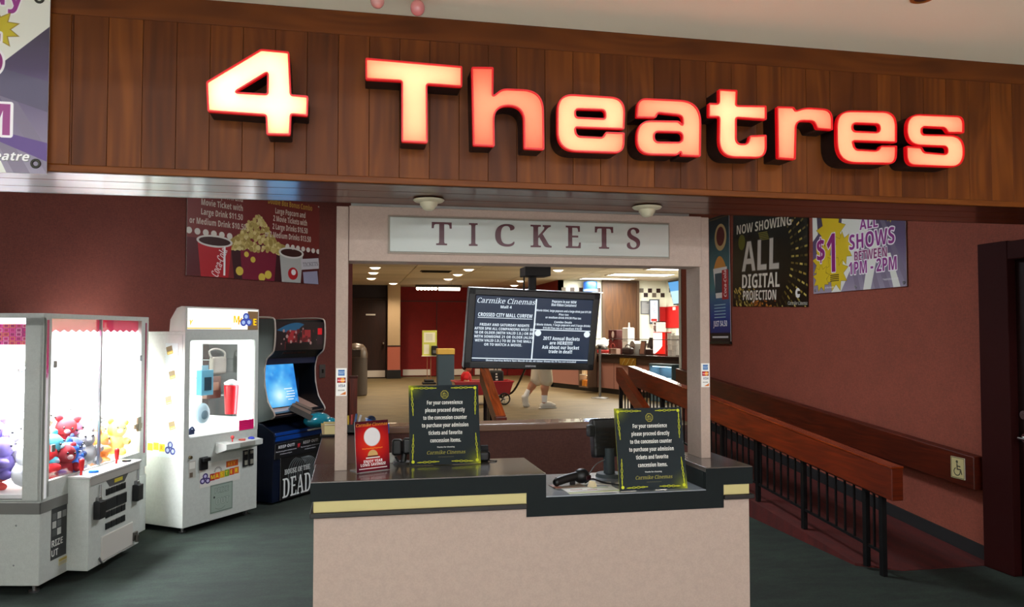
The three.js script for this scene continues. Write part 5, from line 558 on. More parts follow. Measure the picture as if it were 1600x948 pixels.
{ // $1 banner on the right wall
  const W = 1.29, H = 0.86, tex = canvasTexture(900, 600, (g, w, h) => {
    beams(g, w, h); g.beginPath(); g.moveTo(360, 0); g.lineTo(760, 0); g.lineTo(300, h); g.lineTo(200, h); g.fill(); g.beginPath(); g.moveTo(600, 300); g.lineTo(520, h); g.lineTo(590, h); g.lineTo(680, 330); g.fill(); g.beginPath(); g.moveTo(730, 400); g.lineTo(790, h); g.lineTo(850, h); g.lineTo(770, 400); g.fill(); g.beginPath(); g.moveTo(0, 0); g.lineTo(40, 0); g.lineTo(60, h * 0.35); g.lineTo(0, h * 0.42); g.fill();
    for (const [x, y, r] of [[200, 210, 160], [120, 400, 130], [250, 470, 130], [90, 500, 95], [320, 330, 110]]) starAt(g, x, y, r, r * 0.62, 9, '#d8bc1e'); outlined(g, '$', 88, 390, 205, '#8e1a72', '#f2e8ee', 14, 104); outlined(g, '1', 214, 470, 345, '#8e1a72', '#f2e8ee', 16, 140); g.fillStyle = '#2a1f10'; for (let i = 0; i < 4; i++) g.fillRect(190, 488 + i * 12, 92, 6);
    outlined(g, 'ALL', 582, 236, 88, '#8e2a86', '#f2eef2', 12, 172); outlined(g, 'SHOWS', 600, 347, 128, '#8e2a86', '#f2eef2', 16, 425); outlined(g, 'BETWEEN', 590, 420, 80, '#8a2a6a', '#e9dfe6', 10, 312); outlined(g, '1PM - 2PM', 604, 500, 106, '#8e2a86', '#f2eef2', 14, 450); starAt(g, 775, 190, 40, 22, 8, '#d8cf40'); g.fillStyle = '#efeef0'; g.font = '16px sans-serif'; g.fillText('at this theatre', 130, 572); g.fillText('*restrictions apply', 700, 556);
  });
  const t = thing('banner', 'purple and yellow $1 all shows vinyl banner hung on the right wall', 'banner', [RIGHT - 0.012, 1.964 + H / 2, -6.133], -Math.PI / 2); sheet('face', W, H, tex, t, { t: 0.004, rough: 0.45 }); grommets(t, W, H, M.steel);
  // the framed dark poster beside it
  const tex2 = canvasTexture(900, 600, (g, w, h) => {
    g.fillStyle = '#0b0f0b'; g.fillRect(0, 0, w, h); const r = rngOf(91); g.strokeStyle = '#8a7a34'; for (let k = 0; k < 7; k++) for (let i = 0; i < 26; i++) { const a = -1.2 + i * 0.11, R = 330 + k * 42, x = 380 + R * 1.1 * Math.cos(a), y = 330 + R * 0.95 * Math.sin(a); g.save(); g.translate(x, y); g.rotate(a); g.fillStyle = ['#9a883c', '#6a5c28', '#c4ae58', '#3a3418'][Math.floor(r() * 4)]; g.fillRect(-14, -5, 30, 11); g.restore(); } for (let i = 0; i < 60; i++) { g.fillStyle = ['#7a6828', '#b49a48', '#4a3e1a'][i % 3]; g.save(); g.translate(20 + r() * 300, 480 + r() * 110); g.rotate(0.6 + r() * 0.4); g.fillRect(0, 0, 26, 12); g.restore(); } for (let i = 0; i < 30; i++) { g.fillStyle = ['#8a4a1a', '#b47028'][i % 2]; g.fillRect(250 + r() * 300, 560 + r() * 40, 18, 12); }
    g.fillStyle = 'rgba(120,120,30,.7)'; g.beginPath(); g.arc(122, 218, 46, 0, 7); g.fill(); g.fillStyle = '#75702e'; for (let i = 0; i < 5; i++) g.fillRect(340 + i * 6, 178 + i * 10, 110, 6); outlined(g, 'NOW SHOWING', 390, 166, 76, '#cfc8b4', '#1a1a14', 6, 690);
    g.save(); g.transform(1, 0.0, -0.02, 1, 0, 0); outlined(g, 'ALL', 372, 392, 240, '#bdb6aa', '#54504a', 10, 470); outlined(g, 'DIGITAL', 372, 492, 112, '#d6d0c0', '#3a3630', 10, 484); outlined(g, 'PROJECTION', 364, 562, 76, '#dad4c4', '#3a3630', 8, 428); g.restore(); g.fillStyle = '#e8e8e0'; g.beginPath(); g.arc(800, 528, 26, 0, 7); g.fill(); g.fillStyle = '#0b0f0b'; g.fillRect(796, 518, 30, 16); g.fillStyle = '#e8e8e0'; g.fillRect(780, 540, 40, 10); script(g, 'Carmike Cinemas', 800, 590, 26, '#d8d8cc');
  });
  const t2 = thing('poster', 'black and gold ALL DIGITAL PROJECTION poster left of the $1 banner', 'poster', [RIGHT - 0.012, 2.44, -7.625], -Math.PI / 2); t2.rotation.set(0, -Math.PI / 2, -0.035, 'YXZ'); sheet('face', 1.53, 1.14, tex2, t2, { t: 0.006, rough: 0.3, edge: 0x16140f }); mesh('hanger', [rod([-0.6, 0.57, 0], [-0.6, 0.95, 0], 0.003), rod([0.6, 0.57, 0], [0.6, 0.95, 0], 0.003)], M.iron, t2);
  // narrow soft-drink banner, curling at its foot
  const tex3 = canvasTexture(180, 520, (g, w, h) => {
    const q = g.createLinearGradient(0, 0, 0, h); q.addColorStop(0, '#0a1216'); q.addColorStop(0.2, '#1e4a52'); q.addColorStop(0.55, '#3a7a80'); q.addColorStop(0.8, '#1d3f8a'); q.addColorStop(0.92, '#122a70'); q.addColorStop(0.93, '#0a0c12'); g.fillStyle = q; g.fillRect(0, 0, w, h); g.fillStyle = '#b59a68'; g.beginPath(); g.ellipse(104, 84, 52, 56, 0, 0, 7); g.fill(); g.fillStyle = '#5a1a1c'; g.beginPath(); g.ellipse(104, 80, 36, 40, 0, 0, 7); g.fill(); g.fillStyle = '#c98a3c'; g.beginPath(); g.moveTo(40, 212); g.quadraticCurveTo(90, 110, 150, 212); g.fill(); g.fillStyle = '#d8d6d0'; g.beginPath(); g.moveTo(34, 210); g.lineTo(158, 210); g.lineTo(134, 336); g.lineTo(58, 336); g.fill(); g.fillStyle = '#2a4a58'; g.fillRect(50, 232, 70, 82); g.fillStyle = '#a81a24'; g.fillRect(112, 222, 56, 122); g.save(); g.translate(150, 336); g.rotate(-1.57); g.fillStyle = '#f2e8e6'; g.font = 'italic bold 32px serif'; g.fillText('Coca-Cola', 0, 0, 112); g.restore(); g.fillStyle = '#8ab4c0'; for (let i = 0; i < 5; i++) g.fillRect(40, 362 + i * 13, 100, 4); g.fillStyle = '#e6e6e6'; g.font = 'bold 34px sans-serif'; g.textAlign = 'center'; g.fillText('JUST $4.50', 92, 454, 120); g.fillStyle = '#c8c8c8'; g.fillRect(20, 494, 140, 8);
  });
  const t3 = thing('banner', 'narrow blue soft drink banner on the right wall beside the booth post', 'banner', [RIGHT - 0.02, 2.225, -8.72], -Math.PI / 2); t3.rotation.set(0, -Math.PI / 2, 0.01, 'YXZ'); sheet('face', 0.53, 1.5, tex3, t3, { t: 0.006, rough: 0.4 }); mesh('pole', [(() => { const g = new THREE.CylinderGeometry(0.018, 0.018, 0.55, 12).toNonIndexed(); g.rotateZ(Math.PI / 2); g.translate(0, 0.755, 0.004); return g; })(), (() => { const g = new THREE.CylinderGeometry(0.016, 0.016, 0.54, 12).toNonIndexed(); g.rotateZ(Math.PI / 2); g.translate(0, -0.755, 0.006); return g; })()], M.black, t3);
  // banner over the left end of the beam
  const tex4 = canvasTexture(900, 600, (g, w, h) => { beams(g, w, h); g.fillStyle = '#e6e8de'; g.beginPath(); g.moveTo(0, 0); g.lineTo(w, 0); g.lineTo(w, 120); g.lineTo(760, 260); g.lineTo(0, h * 0.5); g.fill(); g.fillStyle = '#57506a'; g.beginPath(); g.moveTo(760, 262); g.lineTo(w, 300); g.lineTo(w, 400); g.lineTo(700, 330); g.fill(); g.fillStyle = '#5c3f86'; g.beginPath(); g.moveTo(660, 440); g.lineTo(w, 500); g.lineTo(w, 560); g.lineTo(700, 470); g.fill(); g.fillStyle = '#e6e8de'; g.beginPath(); g.moveTo(740, 480); g.lineTo(790, h); g.lineTo(560, h); g.fill(); outlined(g, 'Every Tuesday', 520, 60, 110, '#9a3c8e', '#f0eef0', 10, 620); starAt(g, 752, 138, 66, 40, 10, '#c9b832'); outlined(g, '$5', 690, 290, 190, '#8e2a76', '#f0eef0', 16, 180); outlined(g, 'ALL DAY', 300, 300, 130, '#8e2a76', '#f0eef0', 14, 420); outlined(g, '12PM', 620, 480, 140, '#9a3a84', '#f4f0f4', 16, 380); g.fillStyle = '#f4f4f4'; g.font = 'italic bold 38px sans-serif'; g.textAlign = 'right'; g.shadowColor = '#777'; g.shadowOffsetX = 3; g.shadowOffsetY = 3; g.fillText('at this theatre', 850, 560); });
  const b = thing('banner', 'vinyl banner with purple lettering covering the left end of the wooden beam', 'banner', [-1.36, 2.36, -2.596]); sheet('face', 0.9, 0.565, tex4, b, { t: 0.004, rough: 0.4 }); grommets(b, 0.9, 0.565, mat(0x4a4a44, { metalness: 0.8 }));
  // snack poster on the diagonal wall
  const tex5 = canvasTexture(1024, 560, (g, w, h) => {
    g.fillStyle = '#7a2a24'; g.fillRect(0, 0, w, h); const q = g.createRadialGradient(w / 2, h * 0.7, 60, w / 2, h * 0.7, 420); q.addColorStop(0, 'rgba(120,10,40,.9)'); q.addColorStop(1, 'rgba(110,40,30,0)'); g.fillStyle = q; g.fillRect(0, 0, w, h); g.fillStyle = '#5a0f14'; g.fillRect(0, 330, 180, h); g.fillStyle = '#4a0a0e'; g.fillRect(820, 330, 204, h); g.fillStyle = '#380812'; g.beginPath(); g.moveTo(300, 330); g.lineTo(730, 330); g.lineTo(700, h); g.lineTo(330, h); g.fill(); g.fillStyle = '#7a1230'; g.beginPath(); g.moveTo(370, 340); g.lineTo(660, 340); g.lineTo(640, h); g.lineTo(390, h); g.fill();
    const r = rngOf(6); for (let i = 0; i < 420; i++) { const x = 300 + r() * 440, lim = 350 - 190 * Math.exp(-(((x - 500) / 120) ** 2)) - 20, y = lim + r() * (370 - lim); g.fillStyle = ['#cbb66c', '#b8a058', '#dccb8a', '#a8904a'][Math.floor(r() * 4)]; g.beginPath(); g.arc(x, y, 8 + r() * 10, 0, 7); g.fill(); } for (const [x, y] of [[370, 510], [540, 540], [590, 520], [470, 430], [420, 400]]) { g.fillStyle = '#d8c04a'; g.beginPath(); g.arc(x, y, 18 + r() * 12, 0, 7); g.fill(); }
    const cup = (x, y, ww, hh, col, dark) => { g.fillStyle = col; g.beginPath(); g.moveTo(x, y); g.lineTo(x + ww, y); g.lineTo(x + ww * 0.9, y + hh); g.lineTo(x + ww * 0.12, y + hh); g.fill(); g.fillStyle = '#d8d4cc'; g.beginPath(); g.ellipse(x + ww / 2, y, ww / 2 + 6, 38, 0, 0, 7); g.fill(); g.fillStyle = '#3a1410'; g.beginPath(); g.ellipse(x + ww / 2, y, ww / 2 - 10, 26, 0, 0, 7); g.fill(); }; cup(70, 340, 240, 240, '#b01420'); cup(680, 360, 200, 220, '#b4b4ae');
    g.save(); g.translate(200, 540); g.rotate(-1.2); g.fillStyle = '#eedcd8'; g.font = 'italic bold 74px serif'; g.textAlign = 'left'; g.fillText('Coca-Cola', -20, 20, 190); g.restore(); g.fillStyle = '#eee'; g.fillRect(252, 366, 14, 180); g.fillStyle = '#b81a24'; g.beginPath(); g.arc(795, 500, 42, 0, 7); g.fill(); g.fillStyle = '#e8e8e8'; g.beginPath(); g.arc(800, 490, 20, 0, 7); g.fill(); g.save(); g.translate(905, 430); g.rotate(-0.12); g.fillStyle = '#c4c0c4'; g.fillRect(-40, -40, 160, 74); g.fillStyle = '#5a5058'; g.font = '36px serif'; g.fillText('TICKETS', -26, 12, 140); g.fillStyle = '#9a98b0'; g.fillRect(-30, 50, 130, 100); g.restore();
    g.fillStyle = '#ddd6cc'; for (let i = 0; i < 6; i++) { g.beginPath(); g.arc(14 + i * 56, 290 + i * 1.5, 20, 0, 7); g.fill(); } for (let i = 0; i < 7; i++) { g.beginPath(); g.arc(746 + i * 45, 318 + i * 2, 17, 0, 7); g.fill(); }
    const T = (s, x, y, wid, c = '#cfc4b4') => { g.save(); g.font = 'bold 52px sans-serif'; g.textAlign = 'center'; g.fillStyle = c; const m = g.measureText(s).width; g.translate(x, y); g.scale(wid / m, 1); g.fillText(s, 0, 0); g.restore(); }; T('Large Popcorn and', 240, 70, 300); T('Movie Ticket with', 240, 128, 300); T('Large Drink $11.50', 240, 186, 300); T('or Medium Drink $10.50', 215, 246, 400); T('Double Box Bonus Combo', 770, 50, 380, '#c09a3c'); T('Large Popcorn and', 770, 108, 260); T('2 Movie Tickets with', 770, 160, 290); T('2 Large Drinks $16.50', 770, 214, 300); T('or 2 Medium Drinks $13.50', 755, 270, 390);
  });
  const c = LW(0.456, 0.012), p = thing('poster', 'dark red popcorn and drinks combo poster on the diagonal wall above the machines', 'poster', [c[0], 2.6, c[1]], Math.atan2(0.719, 0.695)); sheet('face', 1.71, 0.91, tex5, p, { t: 0.005, rough: 0.4 }); for (const s of [-0.84, 0.84]) mesh('pin', sph(0.012, s, 0.43, 0.004, 1, 1, 0.5), M.chrome, p);
  const w = LW(1.385, 0.0), k = thing('wall_plate', 'small grey metal switch plate on the wall right of the arcade cabinet', 'switch plate', [w[0], 1.15, w[1]], Math.atan2(0.719, 0.695)); mesh('plate', bx(-0.045, -0.075, 0, 0.045, 0.075, 0.012, 0.004), M.steel, k); mesh('switch', bx(-0.012, -0.022, 0.012, 0.012, 0.022, 0.02, 0.002), M.black, k);
}
// two blush ornaments hanging in front of the beam, a dark can light beside them
for (const [x, y, z, r, col, label] of [[0.07, 2.633, -2.45, 0.022, 0xd49a96, 'pale pink ball ornament with gold cap at the ceiling, left of the pair'], [0.195, 2.621, -2.45, 0.023, 0xd48a8c, 'pale pink ball ornament with gold cap at the ceiling, right of the pair']]) {
  const t = thing('ornament', label, 'ornament', [x, y, z]); mesh('ball', sph(r, 0, 0, 0, 1, 1.1, 1, 20), pmat(col, { roughness: 0.15, clearcoat: 0.8 }), t); mesh('cap', cyl(r * 0.4, r * 0.36, 0.014, 0, r * 1.05, 0), mat(0xb88a30, { metalness: 0.9, roughness: 0.3 }), t);
}
{ const t = thing('ceiling_fixture', 'dark round recessed fixture with a brass rim in the low ceiling above the letter s', 'ceiling fixture', [1.768, LOW_CEIL, -2.148]); mesh('rim', lathe([[0.022, -0.001], [0.03, -0.006], [0.035, -0.004], [0.036, 0]], 0, 0, 0), mat(0xa87a3a, { metalness: 0.7, roughness: 0.35 }), t); mesh('cone', lathe([[0, -0.002], [0.024, -0.002]], 0, 0, 0), mat(0x2a0c08), t); }
// ---------------------------------------------------------------- the hall beyond
{ // recessed downlights
  const rows = [[0.41, -14.7, 'left row, nearest'], [0.41, -16.0, 'left row, second'], [0.41, -17.7, 'left row, third'], [0.98, -19.4, 'above the cream pillar'], [2.17, -14.8, 'middle row, nearest'], [2.14, -16.15, 'middle row, second'], [2.11, -17.55, 'middle row, farthest'], [3.88, -14.6, 'right row, nearest the concession'], [3.87, -16.27, 'right row, second'], [3.85, -17.87, 'right row, third'], [4.05, -19.6, 'far right, past the monitor pole'], [0.41, -12.0, 'left row, hidden above the booth header'], [2.2, -12.0, 'middle row, hidden above the booth header'], [3.9, -12.2, 'right row, hidden above the booth header']];
  let proto; for (const [x, z, w] of rows) {
    const label = 'round recessed downlight in the hall ceiling, ' + w; if (!proto) { proto = thing('downlight', label, 'downlight', [x, HALL_CEIL, z], 0, 'hall downlights'); mesh('trim', lathe([[0.13, 0], [0.135, -0.012], [0.115, -0.014], [0.1, -0.004]], 0, 0, 0), M.white, proto); mesh('lens', lathe([[0.0, -0.045], [0.06, -0.038], [0.1, -0.012], [0.105, -0.002]], 0, 0, 0), glow(0xffe2bc, 5), proto); spot(proto, 0xffe8cc, LAMP.down, [0, -0.06, 0], 1.25); continue; }
    const c = copyOf(proto, [x, HALL_CEIL, z], 0, label); const s = c.children.find((q) => q.isSpotLight); if (s && !c.children.includes(s.target)) { c.add(s.target); s.target.position.set(0, -1, 0); }
  }
  // bright flat panels over the concession
  const pl = (x, z, w, d, label) => { const t = thing('ceiling_light', label, 'ceiling light', [x, HALL_CEIL, z]); mesh('frame', [bx(-w / 2 - 0.03, -0.016, -d / 2 - 0.03, w / 2 + 0.03, 0, -d / 2), bx(-w / 2 - 0.03, -0.016, d / 2, w / 2 + 0.03, 0, d / 2 + 0.03), bx(-w / 2 - 0.03, -0.016, -d / 2, -w / 2, 0, d / 2), bx(w / 2, -0.016, -d / 2, w / 2 + 0.03, 0, d / 2)], M.white, t); mesh('diffuser', bx(-w / 2, -0.012, -d / 2, w / 2, -0.004, d / 2), glow(0xfff8ea, 6), t); areaLight(t, 0xfff6e6, LAMP.panel, w, d, [0, -0.03, 0], [0, -1, 0]); };
  pl(5.9, -15.5, 1.3, 0.6, 'glowing flat ceiling panel over the concession counter, the farther one'); pl(6.1, -13.9, 1.2, 0.6, 'glowing flat ceiling panel over the concession counter, the nearer one'); pl(5.6, -16.8, 1.2, 0.4, 'glowing strip panel along the back wall of the concession');
  const v = thing('air_vent', 'dark rectangular air vent in the hall ceiling', 'air vent', [1.605, HALL_CEIL, -15.4]); mesh('frame', bx(-0.3, -0.012, -0.15, 0.3, 0, 0.15, 0.003), mat(0x2c2822), v); for (let i = 0; i < 5; i++) mesh('slat', (() => { const g = bx(-0.27, -0.004, -0.02, 0.27, 0.004, 0.02); g.rotateX(0.5); g.translate(0, -0.016, -0.11 + i * 0.055); return g; })(), M.black, v);
  // long lit fixture: bare bulbs on the left half, a tube on the right
  const s = thing('strip_fixture', 'long hanging strip light with round bulbs and a tube in front of the red wall', 'strip light', [2.05, 2.7, -19.0]); mesh('housing', bx(-0.56, -0.02, -0.05, 0.56, 0.04, 0.05, 0.006), mat(0x3a3a36), s); for (let i = 0; i < 6; i++) mesh('bulb', sph(0.045, -0.5 + i * 0.085, -0.05, 0.0), glow(0xffe8c8, 5), s); mesh('tube', (() => { const g = new THREE.CylinderGeometry(0.05, 0.05, 0.52, 16).toNonIndexed(); g.rotateZ(Math.PI / 2); g.translate(0.26, -0.045, 0); return g; })(), glow(0xfff2dc, 5), s); mesh('hanger', [rod([-0.3, 0.04, 0], [-0.25, 0.11, 0], 0.008), rod([0.3, 0.04, 0], [0.35, 0.11, 0], 0.008)], M.white, s); areaLight(s, 0xffe6c4, 5, 1.0, 0.12, [0, -0.1, -0.02], [0, -0.6, -1]);
}
{ // trash bin, sign stand, podium, stanchion
  const b = thing('trash_bin', 'tall brown round trash bin with a domed top in the hall, left', 'trash bin', [0.07, HALL, -14.95]); const bm = mat(0x4c4034, { map: speckTex, roughness: 0.6 }); mesh('body', lathe([[0.0, 0], [0.2, 0], [0.215, 0.02], [0.215, 0.7], [0.2, 0.71]], 0, 0, 0), bm, b); mesh('dome', lathe([[0.218, 0.7], [0.218, 0.78], [0.19, 0.88], [0.13, 0.95], [0.0, 0.975]], 0, 0, 0), mat(0x5a4c3e, { roughness: 0.35 }), b); mesh('flap', (() => { const g = bx(-0.09, 0.72, 0.2, 0.09, 0.86, 0.222, 0.01); return g; })(), mat(0x3c3228), b);
  const lime = canvasTexture(128, 220, (g, w, h) => { g.fillStyle = '#c4cc5e'; g.fillRect(0, 0, w, h); g.fillStyle = '#e6ead4'; g.fillRect(14, 18, 98, 86); g.fillRect(14, 122, 46, 84); g.fillStyle = '#8a9088'; for (let i = 0; i < 5; i++) g.fillRect(30, 34 + i * 12, 60, 3); });
  const t = thing('sign_stand', 'lime green sign on a black-footed pole in front of the red wall', 'sign stand', [1.7, HALL, -17.8]); sheet('board', 0.33, 0.57, lime, t, { t: 0.02, pos: [0.02, 0.93, 0], edge: 0xb8c050 }); mesh('pole', [rod([-0.03, 0.03, -0.02], [-0.03, 0.7, -0.02], 0.009), rod([0.05, 0.03, -0.02], [0.05, 0.7, -0.02], 0.009)], mat(0x8a5a3a), t); mesh('shelf', bx(-0.16, 0.63, -0.02, 0.2, 0.645, 0.05), M.white, t); mesh('dispenser', bx(0.06, 0.66, 0.012, 0.2, 0.87, 0.09, 0.01), M.black, t); mesh('dispenser_label', bx(0.09, 0.7, 0.09, 0.17, 0.77, 0.093), mat(0x55585a), t); mesh('base', [bx(-0.14, 0, -0.14, 0.16, 0.05, 0.14, 0.01), bx(-0.1, 0.05, -0.08, 0.12, 0.11, 0.08, 0.02)], M.black, t);
  const p = thing('ticket_podium', 'slate blue ticket podium with a gold cap in the hall', 'podium', [1.98, HALL, -16.95]); mesh('body', bx(-0.175, 0, -0.15, 0.175, 0.7, 0.15, 0.006), mat(0x2c4254), p); mesh('cap', bx(-0.185, 0.7, -0.16, 0.185, 0.82, 0.16, 0.006), mat(0xb89a48), p);
  const s = thing('stanchion', 'slim steel stanchion post in front of the concession counter', 'stanchion', [4.34, HALL, -13.45]); mesh('pole', rod([0, 0.02, 0], [0, 0.9, 0], 0.024, 14), M.steel, s); mesh('base', lathe([[0, 0.03], [0.03, 0.03], [0.15, 0.012], [0.16, 0], [0, 0]], 0, 0, 0), M.steel, s); mesh('head', cyl(0.032, 0.032, 0.05, 0, 0.88, 0), M.black, s);
}
{ // concession counter: runs from the far left end towards the viewer and to the right
  const ang = Math.atan2(0.954, -0.3) , t = thing('concession_counter', 'long pink-fronted concession counter with dark top in the bright corner of the hall', 'counter', [4.2, HALL, -16.4], 0); t.rotation.y = Math.atan2(-0.954, 0.3); // local +x runs towards the viewer, -z is behind the counter... front at z = +
  // local axes: +x = (0.3, 0.954), +z = (-0.954, 0.3)  (the front)
  const L = 5.6, TOP = 0.76; mesh('body', bx(0, 0.1, -0.7, L, TOP - 0.1, 0), mat(0xa8786c, { roughness: 0.6 }), t); mesh('kick', bx(0.03, 0, -0.68, L, 0.1, -0.03), M.black, t); mesh('end_panel', bx(-0.02, 0.14, -0.7, 0, 0.5, 0.0), mat(0xdfe8ee), t); mesh('end_base', bx(-0.03, 0, -0.7, 0.0, 0.14, 0.0), mat(0x101a24), t);
  mesh('worktop', bx(-0.04, TOP - 0.05, -0.74, L, TOP, 0.06, 0.008), pmat(0x1c1a18, { roughness: 0.2 }), t); mesh('fascia', bx(-0.02, TOP - 0.17, -0.72, L, TOP - 0.05, 0.03), mat(0x3a2c26, { roughness: 0.35 }), t);
  mesh('glass_guard', bx(1.6, TOP, 0.0, L, TOP + 0.28, 0.008), M.glass, t); mesh('guard_rail', bx(1.6, TOP + 0.28, -0.004, L, TOP + 0.292, 0.012), M.steel, t);
  for (let i = 0; i < 4; i++) mesh('seam', bx(1.05 + i * 1.2, 0.1, 0, 1.06 + i * 1.2, TOP - 0.17, 0.004), mat(0x6e4c44), t);
  const gp = mesh('gold_panel', bx(2.5, TOP - 0.2, 0.03, 2.98, TOP - 0.06, 0.045, 0.003), mat(0xb8943c, { metalness: 0.6, roughness: 0.3 }), t); mesh('stripe', [0, 1, 2].map((i) => bar([2.58 + i * 0.13, TOP - 0.19, 0.046], [2.68 + i * 0.13, TOP - 0.07, 0.046], 0.02, 0.004)), mat(0xe8d48a), gp);
  const W2 = (x, z) => [4.2 + 0.3 * x - 0.954 * z, -16.4 + 0.954 * x + 0.3 * z], turn = t.rotation.y; const on = (name, label, cat, x, z, y = TOP, tw = 0) => { const p = W2(x, z); return thing(name, label, cat, [p[0], HALL + y, p[1]], turn + tw); };
  // lit candy rack at the counter front and a cold case further right
  const c = thing('candy_case', 'small lit candy display with glowing shelves at the concession front, beside the monitor', 'display case', [...W2(1.66, 0.2).slice(0, 1), HALL, W2(1.66, 0.2)[1]], turn); mesh('case', [bx(-0.16, 0.1, -0.12, 0.16, 0.12, 0.1), bx(-0.16, 0.1, -0.12, -0.14, 0.86, 0.1), bx(0.14, 0.1, -0.12, 0.16, 0.86, 0.1), bx(-0.16, 0.84, -0.12, 0.16, 0.86, 0.1), bx(-0.16, 0.1, -0.12, 0.16, 0.86, -0.1)], mat(0x6a5648), c); for (const [y, k] of [[0.34, 0xffd9a0], [0.56, 0xfff0d0], [0.74, 0xfff4e0]]) { mesh('shelf', bx(-0.14, y, -0.1, 0.14, y + 0.012, 0.09), M.white, c); mesh('lamp', bx(-0.13, y - 0.02, -0.09, 0.13, y - 0.004, -0.06), glow(k, 5), c); } const cr = rngOf(23); for (let i = 0; i < 9; i++) mesh('candy_box', bx(-0.13 + (i % 3) * 0.09, 0.125 + Math.floor(i / 3) * 0.22 + (i < 3 ? 0 : 0.01), -0.06, -0.06 + (i % 3) * 0.09, 0.24 + Math.floor(i / 3) * 0.22, 0.04), mat([0xe89a3a, 0xf0e0c0, 0xc85a2a, 0xf4e8d0][Math.floor(cr() * 4)]), c); areaLight(c, 0xffe0b0, 8, 0.25, 0.5, [0, 0.5, -0.085], [0, 0, 1]);
  const f = on('cold_case', 'blue lit glass ice cream case set against the right end of the concession front', 'display case', 4.0, 0.18, -HALL * 0 - TOP + TOP, 0); f.position.y = HALL; mesh('cabinet', [bx(-0.3, 0.0, -0.1, 0.3, 0.3, 0.14, 0.01), bx(-0.3, 0.3, -0.1, 0.3, 0.62, -0.08), bx(-0.3, 0.6, -0.1, 0.3, 0.64, 0.14), bx(-0.3, 0.3, -0.1, -0.28, 0.62, 0.14), bx(0.28, 0.3, -0.1, 0.3, 0.62, 0.14)], mat(0x4a6470), f); mesh('lamp', bx(-0.26, 0.585, -0.05, 0.26, 0.6, 0.1), glow(0xbfeaff, 4), f); mesh('glass', bx(-0.28, 0.3, 0.128, 0.28, 0.6, 0.134), M.glass, f); for (let i = 0; i < 4; i++) mesh('tub', cyl(0.055, 0.06, 0.1, -0.2 + i * 0.135, 0.3, 0.02), mat([0xe8f0f4, 0x8ab0c0, 0xf4f4f0, 0xb0c8d0][i]), f); areaLight(f, 0xc8ecff, 4, 0.5, 0.15, [0, 0.575, 0.03], [0, -1, 0]);
  // things on the counter, from the far end on
  const bag = on('food_warmer', 'red and black countertop warmer right beside the monitor edge', 'warmer', 1.35, -0.35); mesh('base', bx(-0.16, 0, -0.14, 0.16, 0.06, 0.14, 0.01), M.red, bag); mesh('hood', (() => { const g = sph(0.16, 0, 0.06, 0, 1, 0.75, 0.85, 16); return g; })(), M.black, bag);
  const lamp = on('globe_lamp', 'round white globe lamp glowing on the concession counter', 'lamp', 1.3, -0.45); mesh('globe', sph(0.1, 0, 0.2, 0), glow(0xfff4dc, 3.5), lamp); mesh('stem', cyl(0.02, 0.02, 0.11, 0, 0, 0), M.steel, lamp); { const l = new THREE.PointLight(0xfff0d8, 1.2); l.position.set(0, 0.2, 0); l.castShadow = true; lamp.add(l); }
  const coke = on('drink_dispenser', 'dark red boxy drink dispenser with an oval emblem on the concession counter', 'dispenser', 1.92, -0.35); mesh('body', bx(-0.15, 0, -0.15, 0.15, 0.28, 0.12, 0.01), mat(0x6a1416), coke); mesh('head', bx(-0.13, 0.28, -0.15, 0.13, 0.46, 0.14, 0.01), mat(0x4a1214), coke); mesh('emblem', (() => { const g = sph(0.06, 0.02, 0.37, 0.14, 0.7, 1.1, 0.15); return g; })(), mat(0xd8c8c4), coke); mesh('spout', cyl(0.012, 0.012, 0.06, 0, 0.24, 0.13), M.steel, coke); mesh('swoosh', (() => { const g = new THREE.TorusGeometry(0.06, 0.012, 6, 16, 4).toNonIndexed(); g.translate(0.0, 0.13, 0.122); return g; })(), mat(0xc05048), coke);
  const cyl1 = on('cup_tower', 'tall white cup tower with a pointed top on the concession counter', 'cup dispenser', 2.25, -0.35); mesh('tower', bx(-0.085, 0, -0.09, 0.085, 0.5, 0.09, 0.02), M.brightWhite, cyl1); mesh('tip', cyl(0.018, 0.014, 0.1, 0.02, 0.5, 0), M.brightWhite, cyl1); mesh('band', bx(-0.087, 0.24, -0.092, 0.087, 0.255, 0.092), mat(0xb8bcb8), cyl1);
  const nap = on('napkin_dispenser', 'round-topped steel napkin dispenser right of the cup tower', 'dispenser', 2.5, -0.32); mesh('shell', [bx(-0.08, 0, -0.07, 0.08, 0.17, 0.07, 0.01), (() => { const g = new THREE.CylinderGeometry(0.08, 0.08, 0.14, 18).toNonIndexed(); g.rotateX(Math.PI / 2); g.translate(0, 0.17, 0); return g; })()], mat(0xb8b8b2, { metalness: 0.7, roughness: 0.3 }), nap); mesh('slot', bx(-0.05, 0.05, 0.07, 0.05, 0.14, 0.074), M.blackSoft, nap);
  const hb = on('handbag', 'black rounded bag resting on the concession counter in front of the register', 'bag', 2.55, -0.1); mesh('bag', bx(-0.13, 0, -0.05, 0.16, 0.13, 0.06, 0.045), M.black, hb); mesh('handle', tube([[-0.08, 0.11, 0], [-0.04, 0.17, 0], [0.06, 0.17, 0], [0.1, 0.11, 0]], 0.01), M.black, hb); const bb = on('paper_carton', 'pinkish open carton left of the black bag on the counter', 'carton', 2.2, -0.08); mesh('carton', bx(-0.09, 0, -0.05, 0.09, 0.1, 0.05, 0.004), mat(0xc0a090), bb); mesh('flap', bx(-0.09, 0.098, 0.03, 0.09, 0.106, 0.1), mat(0xb0907e), bb);
